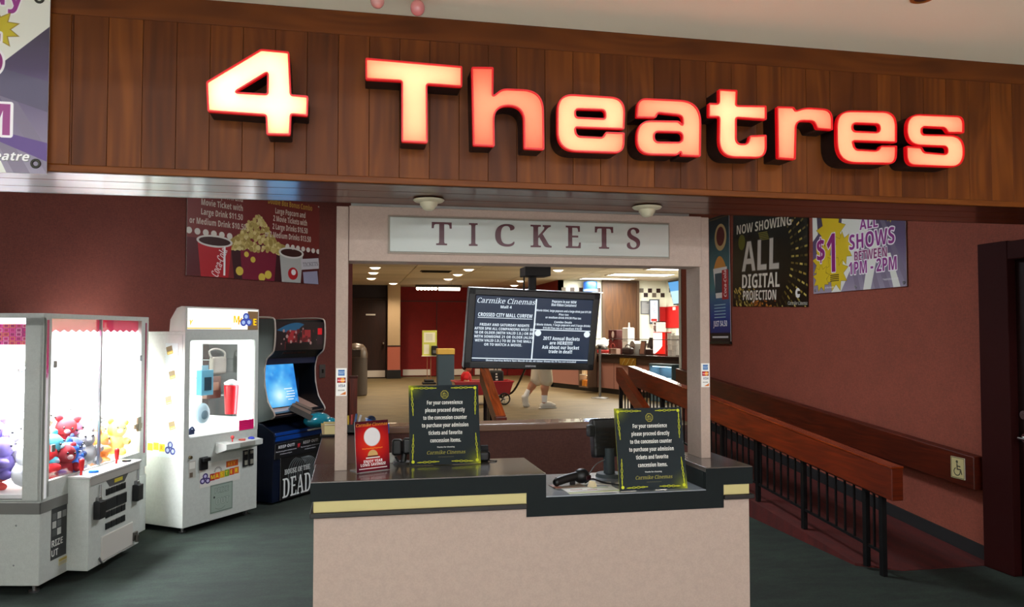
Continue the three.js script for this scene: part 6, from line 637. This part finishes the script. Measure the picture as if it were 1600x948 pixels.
  const reg = on('cash_register', 'black cash register on the concession counter, left of the glowing box', 'cash register', 2.85, -0.45); mesh('base', bx(-0.18, 0, -0.18, 0.18, 0.1, 0.18, 0.01), M.black, reg); mesh('screen', (() => { const g = bx(-0.15, 0, -0.015, 0.15, 0.2, 0.015, 0.005); g.rotateX(-0.3); g.translate(0, 0.12, 0); return g; })(), mat(0x202428, { roughness: 0.2 }), reg); mesh('stand', bx(-0.03, 0.08, -0.03, 0.03, 0.16, 0.03), M.black, reg); const mh = on('menu_holder', 'small upright picture holder between register and glowing box', 'sign', 2.95, -0.12); mesh('frame', (() => { const g = bx(-0.06, 0, -0.012, 0.08, 0.26, 0.012, 0.004); g.rotateX(-0.15); return g; })(), mat(0x2a2420), mh); mesh('print', (() => { const g = bx(-0.05, 0.02, 0.012, 0.07, 0.24, 0.015); g.rotateX(-0.15); return g; })(), mat(0x9a6a54), mh);
  const pop = canvasTexture(128, 160, (g, w, h) => { g.fillStyle = '#fff4e8'; g.fillRect(0, 0, w, h); g.fillStyle = '#d82018'; g.fillRect(96, 0, 32, h); g.beginPath(); g.moveTo(20, h); g.quadraticCurveTo(90, 120, 128, 60); g.lineTo(128, h); g.fill(); g.fillStyle = '#ffffff'; g.beginPath(); g.arc(54, 60, 40, 0, 7); g.fill(); });
  const pb = on('lit_popcorn_box', 'glowing red and white lightbox standing on the concession counter', 'lightbox', 3.25, -0.3); mesh('box', bx(-0.2, 0, -0.1, 0.2, 0.42, 0.0, 0.008), mat(0xc01818), pb); const pf = sheet('panel', 0.34, 0.38, pop, pb, { t: 0.006, pos: [-0.02, 0.215, 0.004], back: M.white }); pf.material[4] = new THREE.MeshStandardMaterial({ map: pop, emissive: 0xffffff, emissiveMap: pop, emissiveIntensity: 1.4 });
  for (const [x, z, h, label] of [[3.55, -0.3, 0.4, 'tall stack of white cups right of the glowing lightbox, the taller one'], [3.72, -0.25, 0.36, 'stack of white cups right of the glowing lightbox, the shorter one']]) { const q = on('cup_stack', label, 'cups', x, z); mesh('stack', cyl(0.06, 0.068, h, 0, 0, 0), M.brightWhite, q); mesh('rim', [1, 2, 3, 4].map((i) => { const g = new THREE.TorusGeometry(0.067, 0.006, 6, 20).toNonIndexed(); g.rotateX(Math.PI / 2); g.translate(0, h * i / 4.05, 0); return g; }), mat(0xd8d8d4), q); }
  const bx2 = on('acrylic_box', 'clear acrylic box at the right end of the counter view', 'box', 3.95, -0.3); mesh('box', bx(-0.12, 0, -0.12, 0.12, 0.3, 0.12, 0.006), pmat(0xffffff, { transmission: 0.8, thickness: 0, roughness: 0.1 }), bx2); mesh('base', bx(-0.13, 0, -0.13, 0.13, 0.02, 0.13), mat(0x9a9a98), bx2);
}
{ // things on the concession walls
  const bl = thing('syrup_drum', 'blue plastic drum on a shelf high on the white tiled wall', 'drum', [5.32, 2.5, -17.18]); mesh('drum', lathe([[0, 0], [0.155, 0], [0.165, 0.03], [0.165, 0.22], [0.15, 0.25], [0, 0.25]], 0, 0, 0), mat(0x1c4a9a, { roughness: 0.35 }), bl); mesh('band', cyl(0.168, 0.168, 0.05, 0, 0.02, 0), mat(0x8ab0d8), bl);
  const sh = thing('wall_shelf', 'steel wall shelf under the blue drum', 'shelf', [5.32, 2.47, -17.2]); mesh('board', bx(-0.3, 0, -0.2, 0.25, 0.03, 0.2, 0.004), M.steel, sh); mesh('bracket', [bx(-0.28, -0.12, -0.2, -0.26, 0, 0.1), bx(0.2, -0.12, -0.2, 0.22, 0, 0.1)], M.steel, sh);
  const gs = canvasTexture(128, 160, (g, w, h) => { g.fillStyle = '#6a6e74'; g.fillRect(0, 0, w, h); g.fillStyle = '#b8bcc0'; for (let i = 0; i < 8; i++) g.fillRect(16, 20 + i * 17, 60 + (i * 37) % 40, 6); }); tag(sheet('notice', 0.26, 0.31, gs, scene, { t: 0.01, pos: [6.74, 2.17, -17.388] }), 'grey printed notice on the white tiled wall, right of the brown door', 'notice');
  const mn = canvasTexture(96, 320, (g, w, h) => { g.fillStyle = '#f4fbff'; g.fillRect(0, 0, w, h); const r = rngOf(9); for (let i = 0; i < 26; i++) { g.fillStyle = ['#a8c4d8', '#d85a4a', '#5a7a98', '#e8c890'][Math.floor(r() * 4)]; g.fillRect(8 + r() * 50, 10 + i * 9, 10 + r() * 30, 4); } g.fillStyle = '#d03028'; g.fillRect(10, 270, 76, 40); });
  const m = thing('menu_screen', 'tall narrow lit menu screen standing by the concession side wall', 'screen', [6.88, 1.78, -17.2], -0.3); mesh('frame', bx(-0.12, 0, -0.03, 0.12, 0.58, 0.0, 0.004), mat(0x3a4048), m); const ms = sheet('panel', 0.17, 0.5, mn, m, { t: 0.004, pos: [-0.01, 0.3, 0.002], back: M.black }); ms.material[4] = new THREE.MeshStandardMaterial({ color: 0x222222, emissive: 0xffffff, emissiveMap: mn, emissiveIntensity: 1.3 }); mesh('arm', bx(-0.03, 0.25, -0.2, 0.03, 0.33, -0.03), M.black, m);
  const rp = thing('wall_panel', 'bright red panel wrapping the corner of the concession walls under the tilted screen', 'panel', [7.25, 1.94, -17.4]); mesh('panel', bx(-0.02, -0.25, 0.012, -0.002, 0.25, 0.9, 0.004), mat(0xb80c0a, { roughness: 0.6 }), rp); mesh('panel', bx(-0.22, -0.25, 0.012, -0.022, 0.25, 0.03, 0.004), mat(0xb80c0a, { roughness: 0.6 }), rp); mesh('tag', bx(-0.026, 0.16, 0.45, -0.02, 0.23, 0.6), M.white, rp);
  const sc = canvasTexture(64, 96, (g) => { g.fillStyle = '#5aa0d8'; g.fillRect(0, 0, 64, 96); g.fillStyle = '#bfe4f8'; g.fillRect(0, 40, 64, 56); }); const tv = thing('menu_screen', 'tilted blue-lit menu monitor high on the concession side wall', 'screen', [7.1, 2.48, -16.45]); tv.rotation.set(0.25, -Math.PI / 2, 0, 'YXZ'); mesh('case', bx(-0.32, -0.28, -0.04, 0.32, 0.28, 0.0, 0.006), M.black, tv); const ts = sheet('panel', 0.6, 0.5, sc, tv, { t: 0.004, pos: [0, 0, 0.002], back: M.black }); ts.material[4] = new THREE.MeshStandardMaterial({ color: 0x111111, emissive: 0xffffff, emissiveMap: sc, emissiveIntensity: 1.2 }); mesh('arm', bx(-0.05, -0.05, -0.14, 0.05, 0.05, -0.04), M.steel, tv);
  const bc = thing('back_counter', 'white back counter with machines under the red panel', 'counter', [6.9, HALL, -15.85]); mesh('body', bx(-0.3, 0, -1.5, 0.33, 0.88, 1.6, 0.01), mat(0xd8d8d0), bc); mesh('top', bx(-0.33, 0.88, -1.52, 0.34, 0.92, 1.62, 0.006), M.steel, bc); const sm = thing('soda_fountain', 'upright dark machine with shelves on the back counter before the red panel', 'machine', [6.88, HALL + 0.92, -16.95]); mesh('case', [bx(-0.1, 0, -0.12, 0.12, 0.03, 0.12), bx(-0.1, 0, -0.12, 0.12, 0.5, -0.09), bx(-0.1, 0, 0.09, 0.12, 0.5, 0.12), bx(-0.1, 0.48, -0.12, 0.12, 0.5, 0.12)], mat(0xc0b8b4), sm); mesh('tray', [bx(-0.09, 0.16, -0.09, 0.1, 0.26, 0.09), bx(-0.09, 0.32, -0.09, 0.1, 0.4, 0.09)], mat(0x5a4440), sm);
}
// ---------------------------------------------------------------- people: one continuous surface from tapered bones
function fleshGeometry(bones, cell, k = 0.03) { // bones: [ax,ay,az,ra, bx,by,bz,rb]
  let lo = [1e9, 1e9, 1e9], hi = [-1e9, -1e9, -1e9]; for (const b of bones) for (let i = 0; i < 3; i++) { lo[i] = Math.min(lo[i], b[i] - b[3], b[4 + i] - b[7]); hi[i] = Math.max(hi[i], b[i] + b[3], b[4 + i] + b[7]); }
  const size = Math.max(hi[0] - lo[0], hi[1] - lo[1], hi[2] - lo[2]) + cell * 8, res = Math.min(128, Math.ceil(size / cell)), mc = new MarchingCubes(res, new THREE.MeshStandardMaterial(), false, false, 400000); mc.isolation = 0;
  const c = [0, 1, 2].map((i) => (lo[i] + hi[i]) / 2), half = res / 2, st = size / 2; const f = mc.field; f.fill(-1);
  const P = bones.map((b) => { const d = [b[4] - b[0], b[5] - b[1], b[6] - b[2]]; return { b, d, l: d[0] * d[0] + d[1] * d[1] + d[2] * d[2] + 1e-9 }; });
  for (let z = 0; z < res; z++) for (let y = 0; y < res; y++) for (let x = 0; x < res; x++) {
    const px = c[0] + (x - half) / half * st, py = c[1] + (y - half) / half * st, pz = c[2] + (z - half) / half * st; let dist = 1e3;
    for (const { b, d, l } of P) { const t = Math.max(0, Math.min(1, ((px - b[0]) * d[0] + (py - b[1]) * d[1] + (pz - b[2]) * d[2]) / l)); const q = Math.hypot(px - b[0] - d[0] * t, py - b[1] - d[1] * t, pz - b[2] - d[2] * t) - (b[3] + (b[7] - b[3]) * t); if (q > dist + k) continue; if (q < dist - k) { dist = q; continue; } const h = 0.5 + 0.5 * (dist - q) / k; dist = dist + (q - dist) * h - k * h * (1 - h); }
    f[x + y * res + z * res * res] = -dist;
  }
  mc.update(); const n = mc.count, g = new THREE.BufferGeometry(); const pos = new Float32Array(mc.positionArray.slice(0, n * 3)); for (let i = 0; i < n; i++) { pos[i * 3] = pos[i * 3] * st + c[0]; pos[i * 3 + 1] = pos[i * 3 + 1] * st + c[1]; pos[i * 3 + 2] = pos[i * 3 + 2] * st + c[2]; }
  g.setAttribute('position', new THREE.BufferAttribute(pos, 3)); g.setAttribute('normal', new THREE.BufferAttribute(new Float32Array(mc.normalArray.slice(0, n * 3)), 3)); g.setAttribute('uv', new THREE.BufferAttribute(new Float32Array(n * 2), 2)); return g;
}
const B = (a, ra, b, rb) => [...a, ra, ...b, rb];
// a hand at wrist w, palm running along u (unit), thumb towards v, curled towards c
function handBones(w, u, v, c, s = 1) {
  const add = (p, ...m) => { const o = [...p]; for (const [k, q] of m) for (let i = 0; i < 3; i++) o[i] += k * s * q[i]; return o; }; const out = []; const kn = [];
  for (let i = 0; i < 4; i++) { const k = add(w, [0.085 - Math.abs(i - 1) * 0.004, u], [0.027 - i * 0.018, v]); kn.push(k); out.push(B(add(w, [0.01, u], [0.014 - i * 0.009, v]), 0.017 * s, k, 0.012 * s)); const L = [0.036, 0.04, 0.037, 0.029][i], a = add(k, [L * 0.75, u], [L * 0.65, c]), b = add(a, [L * 0.1, u], [L * 0.85, c]), d = add(b, [-L * 0.4, u], [L * 0.45, c]); out.push(B(k, 0.0098 * s, a, 0.0088 * s), B(a, 0.0088 * s, b, 0.0082 * s), B(b, 0.0082 * s, d, 0.007 * s)); }
  const t0 = add(w, [0.025, u], [0.024, v]), t1 = add(w, [0.055, u], [0.05, v], [0.012, c]), t2 = add(w, [0.078, u], [0.044, v], [0.04, c]); out.push(B(t0, 0.014 * s, t1, 0.011 * s), B(t1, 0.011 * s, t2, 0.0085 * s)); return out;
}
function headBones(c, f, s = 1) { // centre, forward (unit, horizontal)
  const r = [-f[2], 0, f[0]], P = (a, b, d) => [c[0] + s * (a * f[0] + d * r[0]), c[1] + s * b, c[2] + s * (a * f[2] + d * r[2])];
  return [B(P(-0.025, 0.035, 0), 0.082 * s, P(0.015, 0.03, 0), 0.08 * s), B(P(0.02, 0, 0), 0.068 * s, P(0.032, -0.07, 0), 0.042 * s), B(P(0.09, 0.005, 0), 0.011 * s, P(0.104, -0.025, 0), 0.014 * s), B(P(0.078, -0.055, -0.018), 0.009 * s, P(0.078, -0.055, 0.018), 0.009 * s), B(P(-0.005, 0.01, -0.078), 0.014 * s, P(-0.01, -0.03, -0.076), 0.009 * s), B(P(-0.005, 0.01, 0.078), 0.014 * s, P(-0.01, -0.03, 0.076), 0.009 * s), B(P(0.074, 0.022, -0.032), 0.014 * s, P(0.074, 0.022, 0.032), 0.014 * s), B(P(-0.01, -0.06, 0), 0.05 * s, P(-0.03, -0.13, 0), 0.05 * s)];
}
{ // walker in pale shorts, seen between monitor and sill, pulling the wagon behind
  const t = thing('person', 'person walking right in pale knee shorts, white socks and white shoes, pulling a red wagon', 'person', [2.9, HALL, -11.93]); const skin = mat(0xc08868, { roughness: 0.6 }); const S = 1.0;
  const hipR = [0.0, 0.84, 0.085], hipL = [0.0, 0.84, -0.085], kneeR = [0.06, 0.45, 0.09], ankR = [0.02, 0.09, 0.09], kneeL = [-0.05, 0.46, -0.09], ankL = [-0.235, 0.17, -0.09], sh = [[0.03, 1.33, 0.175], [0.03, 1.33, -0.175]];
  const elR = [-0.12, 1.09, 0.24], wrR = [-0.2, 0.87, 0.18], elL = [0.05, 1.07, -0.24], wrL = [0.2, 0.9, -0.2];
  const body = [B(hipR, 0.088, kneeR, 0.056), B(kneeR, 0.056, [0.03, 0.32, 0.09], 0.058), B([0.03, 0.32, 0.09], 0.055, ankR, 0.038), B(hipL, 0.088, kneeL, 0.056), B(kneeL, 0.056, [-0.13, 0.34, -0.09], 0.057), B([-0.13, 0.34, -0.09], 0.055, ankL, 0.038), B([0, 0.86, 0.05], 0.1, [0, 0.86, -0.05], 0.1), B([0, 0.9, 0], 0.115, [0.02, 1.2, 0], 0.125), B([0.025, 1.24, 0.08], 0.1, [0.025, 1.24, -0.08], 0.1), B([0.03, 1.32, 0.13], 0.06, [0.03, 1.32, -0.13], 0.06), B([0.03, 1.33, 0], 0.055, [0.04, 1.44, 0], 0.05), B(sh[0], 0.055, elR, 0.04), B(elR, 0.04, wrR, 0.026), B(sh[1], 0.055, elL, 0.04), B(elL, 0.04, wrL, 0.026)];
  const parts = [fleshGeometry(body, 0.0145, 0.035), fleshGeometry(headBones([0.045, 1.5, 0], [1, 0, 0], 0.98), 0.0035, 0.018), fleshGeometry(handBones(wrR, [-0.3, -0.9, -0.2], [0.95, -0.3, 0.0], [0.1, -0.1, -0.98]), 0.003, 0.006), fleshGeometry(handBones(wrL, [0.55, -0.83, 0], [0.8, 0.55, 0], [0.05, 0, 0.99]), 0.003, 0.006)];
  mesh('body', parts, skin, t);
  mesh('shorts', [fleshGeometry([B([0, 0.86, 0.055], 0.122, [0, 0.86, -0.055], 0.122), B(hipR, 0.118, [0.055, 0.43, 0.09], 0.102), B(hipL, 0.118, [-0.055, 0.43, -0.09], 0.102), B([0, 0.92, 0], 0.135, [0, 0.98, 0], 0.132)], 0.0115, 0.03)], mat(0xd8cdb4, { roughness: 0.9 }), t);
  mesh('shirt', [fleshGeometry([B([0, 0.95, 0], 0.14, [0.02, 1.2, 0], 0.142), B([0.025, 1.24, 0.09], 0.115, [0.025, 1.24, -0.09], 0.115), B([0.03, 1.31, 0.14], 0.074, [0.03, 1.31, -0.14], 0.074), B(sh[0], 0.076, [-0.05, 1.19, 0.21], 0.072), B(sh[1], 0.076, [0.04, 1.18, -0.212], 0.072)], 0.012, 0.03)], mat(0x6a7684, { roughness: 0.9 }), t);
  mesh('hair', [fleshGeometry([B([0.005, 1.565, 0], 0.088, [0.04, 1.575, 0], 0.08), B([-0.02, 1.53, 0], 0.088, [-0.03, 1.47, 0], 0.07)], 0.005, 0.02)], mat(0x3a2a1e, { roughness: 0.9 }), t);
  for (const z of [-0.03, 0.03]) mesh('eye', sph(0.011, 0.128, 1.52, z, 0.6, 0.8, 1), mat(0x1c1612, { roughness: 0.2 }), t);
  const shoe = (ank, toe, m) => { const d = [toe[0] - ank[0], toe[1] - ank[1], toe[2] - ank[2]]; return fleshGeometry([B([ank[0] - 0.03 + (m ? 0 : 0), ank[1] - 0.045, ank[2]], 0.042, [toe[0] - 0.03, toe[1], toe[2]], 0.036), B([ank[0] + 0.02, ank[1] - 0.02, ank[2]], 0.042, [ank[0] + d[0] * 0.55, ank[1] + d[1] * 0.55, ank[2]], 0.038)], 0.006, 0.02); };
  mesh('shoe', shoe(ankR, [0.2, 0.037, 0.09]), mat(0xe0dcd0, { roughness: 0.7 }), t); mesh('sole', bx(-0.065, 0.0, 0.055, 0.21, 0.016, 0.125, 0.007), M.white, t);
  mesh('shoe', fleshGeometry([B([-0.262, 0.16, -0.09], 0.042, [-0.245, 0.045, -0.09], 0.038), B([-0.235, 0.17, -0.09], 0.044, [-0.225, 0.07, -0.09], 0.038), B([-0.245, 0.045, -0.09], 0.036, [-0.2, 0.036, -0.09], 0.032)], 0.006, 0.02), mat(0xe0dcd0, { roughness: 0.7 }), t);
  mesh('sock', (() => { const g = new THREE.CylinderGeometry(0.048, 0.042, 0.11, 18, 1, true).toNonIndexed(); g.translate(0.023, 0.15, 0.09); return g; })(), M.brightWhite, t); mesh('sock', (() => { const g = new THREE.CylinderGeometry(0.048, 0.043, 0.1, 18, 1, true).toNonIndexed(); g.rotateZ(-0.55); g.translate(-0.205, 0.225, -0.09); return g; })(), M.brightWhite, t);
}
{ // red wagon with a seated child and a dark bag
  const Z = -12.75, X = 2.1, t = thing('wagon', 'red pull wagon with spoked wheels and a long black handle, behind the left stair railing', 'wagon', [X, HALL, Z]); const tub = new THREE.Shape([[-0.42, 0], [0.4, 0], [0.47, 0.2], [-0.48, 0.2]].map((p) => new THREE.Vector2(...p))); const rm = pmat(0x8e1018, { roughness: 0.35, clearcoat: 0.4 });
  const wall = (z) => { const g = new THREE.ExtrudeGeometry(tub, { depth: 0.02, bevelEnabled: true, bevelSize: 0.008, bevelThickness: 0.006, bevelSegments: 2 }).toNonIndexed(); g.translate(0, 0.17, z); return g; }; mesh('tub', [wall(0.2), wall(-0.22), bx(-0.42, 0.165, -0.21, 0.41, 0.19, 0.21), bar([-0.42, 0.17, 0], [-0.475, 0.37, 0], 0.42, 0.02), bar([0.405, 0.17, 0], [0.465, 0.37, 0], 0.42, 0.02)], rm, t); mesh('rim', [rod([-0.49, 0.375, 0.215], [0.48, 0.375, 0.215], 0.012), rod([-0.49, 0.375, -0.215], [0.48, 0.375, -0.215], 0.012), rod([0.48, 0.375, -0.215], [0.48, 0.375, 0.215], 0.012), rod([-0.49, 0.375, -0.215], [-0.49, 0.375, 0.215], 0.012)], mat(0xa8222a, { roughness: 0.35 }), t);
  for (const [x, z] of [[0.32, 0.25], [0.32, -0.25], [-0.32, 0.25], [-0.32, -0.25]]) { const w = mesh('wheel', (() => { const g = new THREE.TorusGeometry(0.088, 0.012, 8, 28).toNonIndexed(); g.translate(x, 0.1, z); return g; })(), M.blackSoft, t); const sp = []; for (let i = 0; i < 8; i++) { const a = i * Math.PI / 4; sp.push(rod([x, 0.1, z], [x + 0.082 * Math.cos(a), 0.1 + 0.082 * Math.sin(a), z], 0.004, 6)); } mesh('spokes', sp, M.steel, w); mesh('hub', sph(0.018, x, 0.1, z), M.steel, w); }
  mesh('axle', [rod([0.32, 0.1, -0.25], [0.32, 0.1, 0.25], 0.012), rod([-0.32, 0.1, -0.25], [-0.32, 0.1, 0.25], 0.012), rod([0.32, 0.1, 0], [0.32, 0.17, 0], 0.02), rod([-0.32, 0.1, 0], [-0.32, 0.17, 0], 0.02)], M.iron, t);
  mesh('handle', [tube([[0.36, 0.13, 0.0], [0.46, 0.2, 0.2], [0.6, 0.78, 0.92]], 0.017, 8, 16), rod([0.52, 0.8, 0.93], [0.67, 0.8, 0.93], 0.016)], M.black, t);
  const c = thing('person', 'small child in a red jersey with pale numbers sitting in the red wagon', 'person', [X - 0.26, HALL + 0.19, Z]); const skin = mat(0xb88464, { roughness: 0.6 });
  const body = [B([0, 0.06, 0.04], 0.065, [0, 0.06, -0.04], 0.065), B([0, 0.1, 0], 0.075, [-0.01, 0.25, 0], 0.075), B([-0.01, 0.3, 0.08], 0.035, [-0.01, 0.3, -0.08], 0.035), B([-0.01, 0.3, 0], 0.03, [0, 0.36, 0], 0.03), B([0, 0.055, 0.05], 0.045, [0.2, 0.09, 0.06], 0.034), B([0.2, 0.09, 0.06], 0.034, [0.34, 0.03, 0.06], 0.024), B([0, 0.055, -0.05], 0.045, [0.2, 0.09, -0.06], 0.034), B([0.2, 0.09, -0.06], 0.034, [0.34, 0.03, -0.06], 0.024), B([-0.01, 0.3, 0.1], 0.032, [-0.04, 0.2, 0.15], 0.024), B([-0.04, 0.2, 0.15], 0.024, [0.08, 0.14, 0.13], 0.017), B([-0.01, 0.3, -0.1], 0.032, [-0.03, 0.2, -0.14], 0.024), B([-0.03, 0.2, -0.14], 0.024, [0.09, 0.14, -0.12], 0.017)];
  mesh('body', [fleshGeometry(body, 0.009, 0.02), fleshGeometry(headBones([0.02, 0.44, 0], [0.7, 0, 0.71], 0.82), 0.0035, 0.015), fleshGeometry(handBones([0.08, 0.14, 0.13], [0.95, -0.25, -0.1], [0.1, 0.2, -0.97], [0, -0.99, 0], 0.6), 0.002, 0.004), fleshGeometry(handBones([0.09, 0.14, -0.12], [0.95, -0.25, 0.1], [0.1, 0.2, 0.97], [0, -0.99, 0], 0.6), 0.002, 0.004)], skin, c);
  mesh('jersey', [fleshGeometry([B([0, 0.09, 0.02], 0.088, [0, 0.09, -0.02], 0.088), B([0, 0.12, 0], 0.092, [-0.01, 0.25, 0], 0.09), B([-0.01, 0.29, 0.085], 0.045, [-0.01, 0.29, -0.085], 0.045), B([-0.01, 0.3, 0.1], 0.046, [-0.03, 0.235, 0.135], 0.044), B([-0.01, 0.3, -0.1], 0.046, [-0.025, 0.235, -0.13], 0.044)], 0.007, 0.02)], mat(0xc40e16, { roughness: 0.8 }), c);
  const num = new TextGeometry('2', { font: sansBold, size: 0.09, depth: 0.006, curveSegments: 4 }).toNonIndexed(); num.translate(-0.035, 0.13, 0.09); mesh('number', num, mat(0xf0e0d0), c);
  mesh('shorts', [fleshGeometry([B([0, 0.06, 0.045], 0.075, [0, 0.06, -0.045], 0.075), B([0, 0.058, 0.052], 0.055, [0.16, 0.085, 0.058], 0.046), B([0, 0.058, -0.052], 0.055, [0.16, 0.085, -0.058], 0.046)], 0.007, 0.02)], mat(0x1c2026, { roughness: 0.9 }), c); mesh('hair', [fleshGeometry([B([0.0, 0.485, -0.01], 0.07, [0.02, 0.49, 0.01], 0.068), B([-0.015, 0.46, -0.02], 0.07, [-0.02, 0.42, -0.025], 0.058)], 0.005, 0.02)], mat(0x2a1c14, { roughness: 0.9 }), c);
  for (const s of [-1, 1]) mesh('shoe', fleshGeometry([B([0.33, 0.03, 0.06 * s], 0.026, [0.37, 0.075, 0.06 * s], 0.02)], 0.005, 0.01), M.black, c); { const f = [0.7, 0.71], r = [-0.71, 0.7]; for (const s of [-1, 1]) mesh('eye', sph(0.009, 0.02 + 0.068 * f[0] + s * 0.025 * r[0], 0.457, 0.068 * f[1] + s * 0.025 * r[1]), M.black, c); }
  const b = thing('backpack', 'black backpack with white marks standing in the red wagon beside the child', 'bag', [X + 0.22, HALL + 0.19, Z + 0.02]); mesh('pack', bx(-0.12, 0, -0.09, 0.12, 0.36, 0.09, 0.04), M.blackSoft, b); mesh('pocket', bx(-0.09, 0.03, 0.08, 0.09, 0.17, 0.115, 0.015), M.black, b); mesh('handle', tube([[-0.03, 0.35, 0], [-0.02, 0.39, 0], [0.02, 0.39, 0], [0.03, 0.35, 0]], 0.008), M.black, b); mesh('mark', [0, 1, 2].map((i) => bx(-0.02, 0.2 + i * 0.045, 0.088, 0.02 - i * 0.006, 0.225 + i * 0.045, 0.094)), M.white, b);
}
renderer.render(scene, camera);
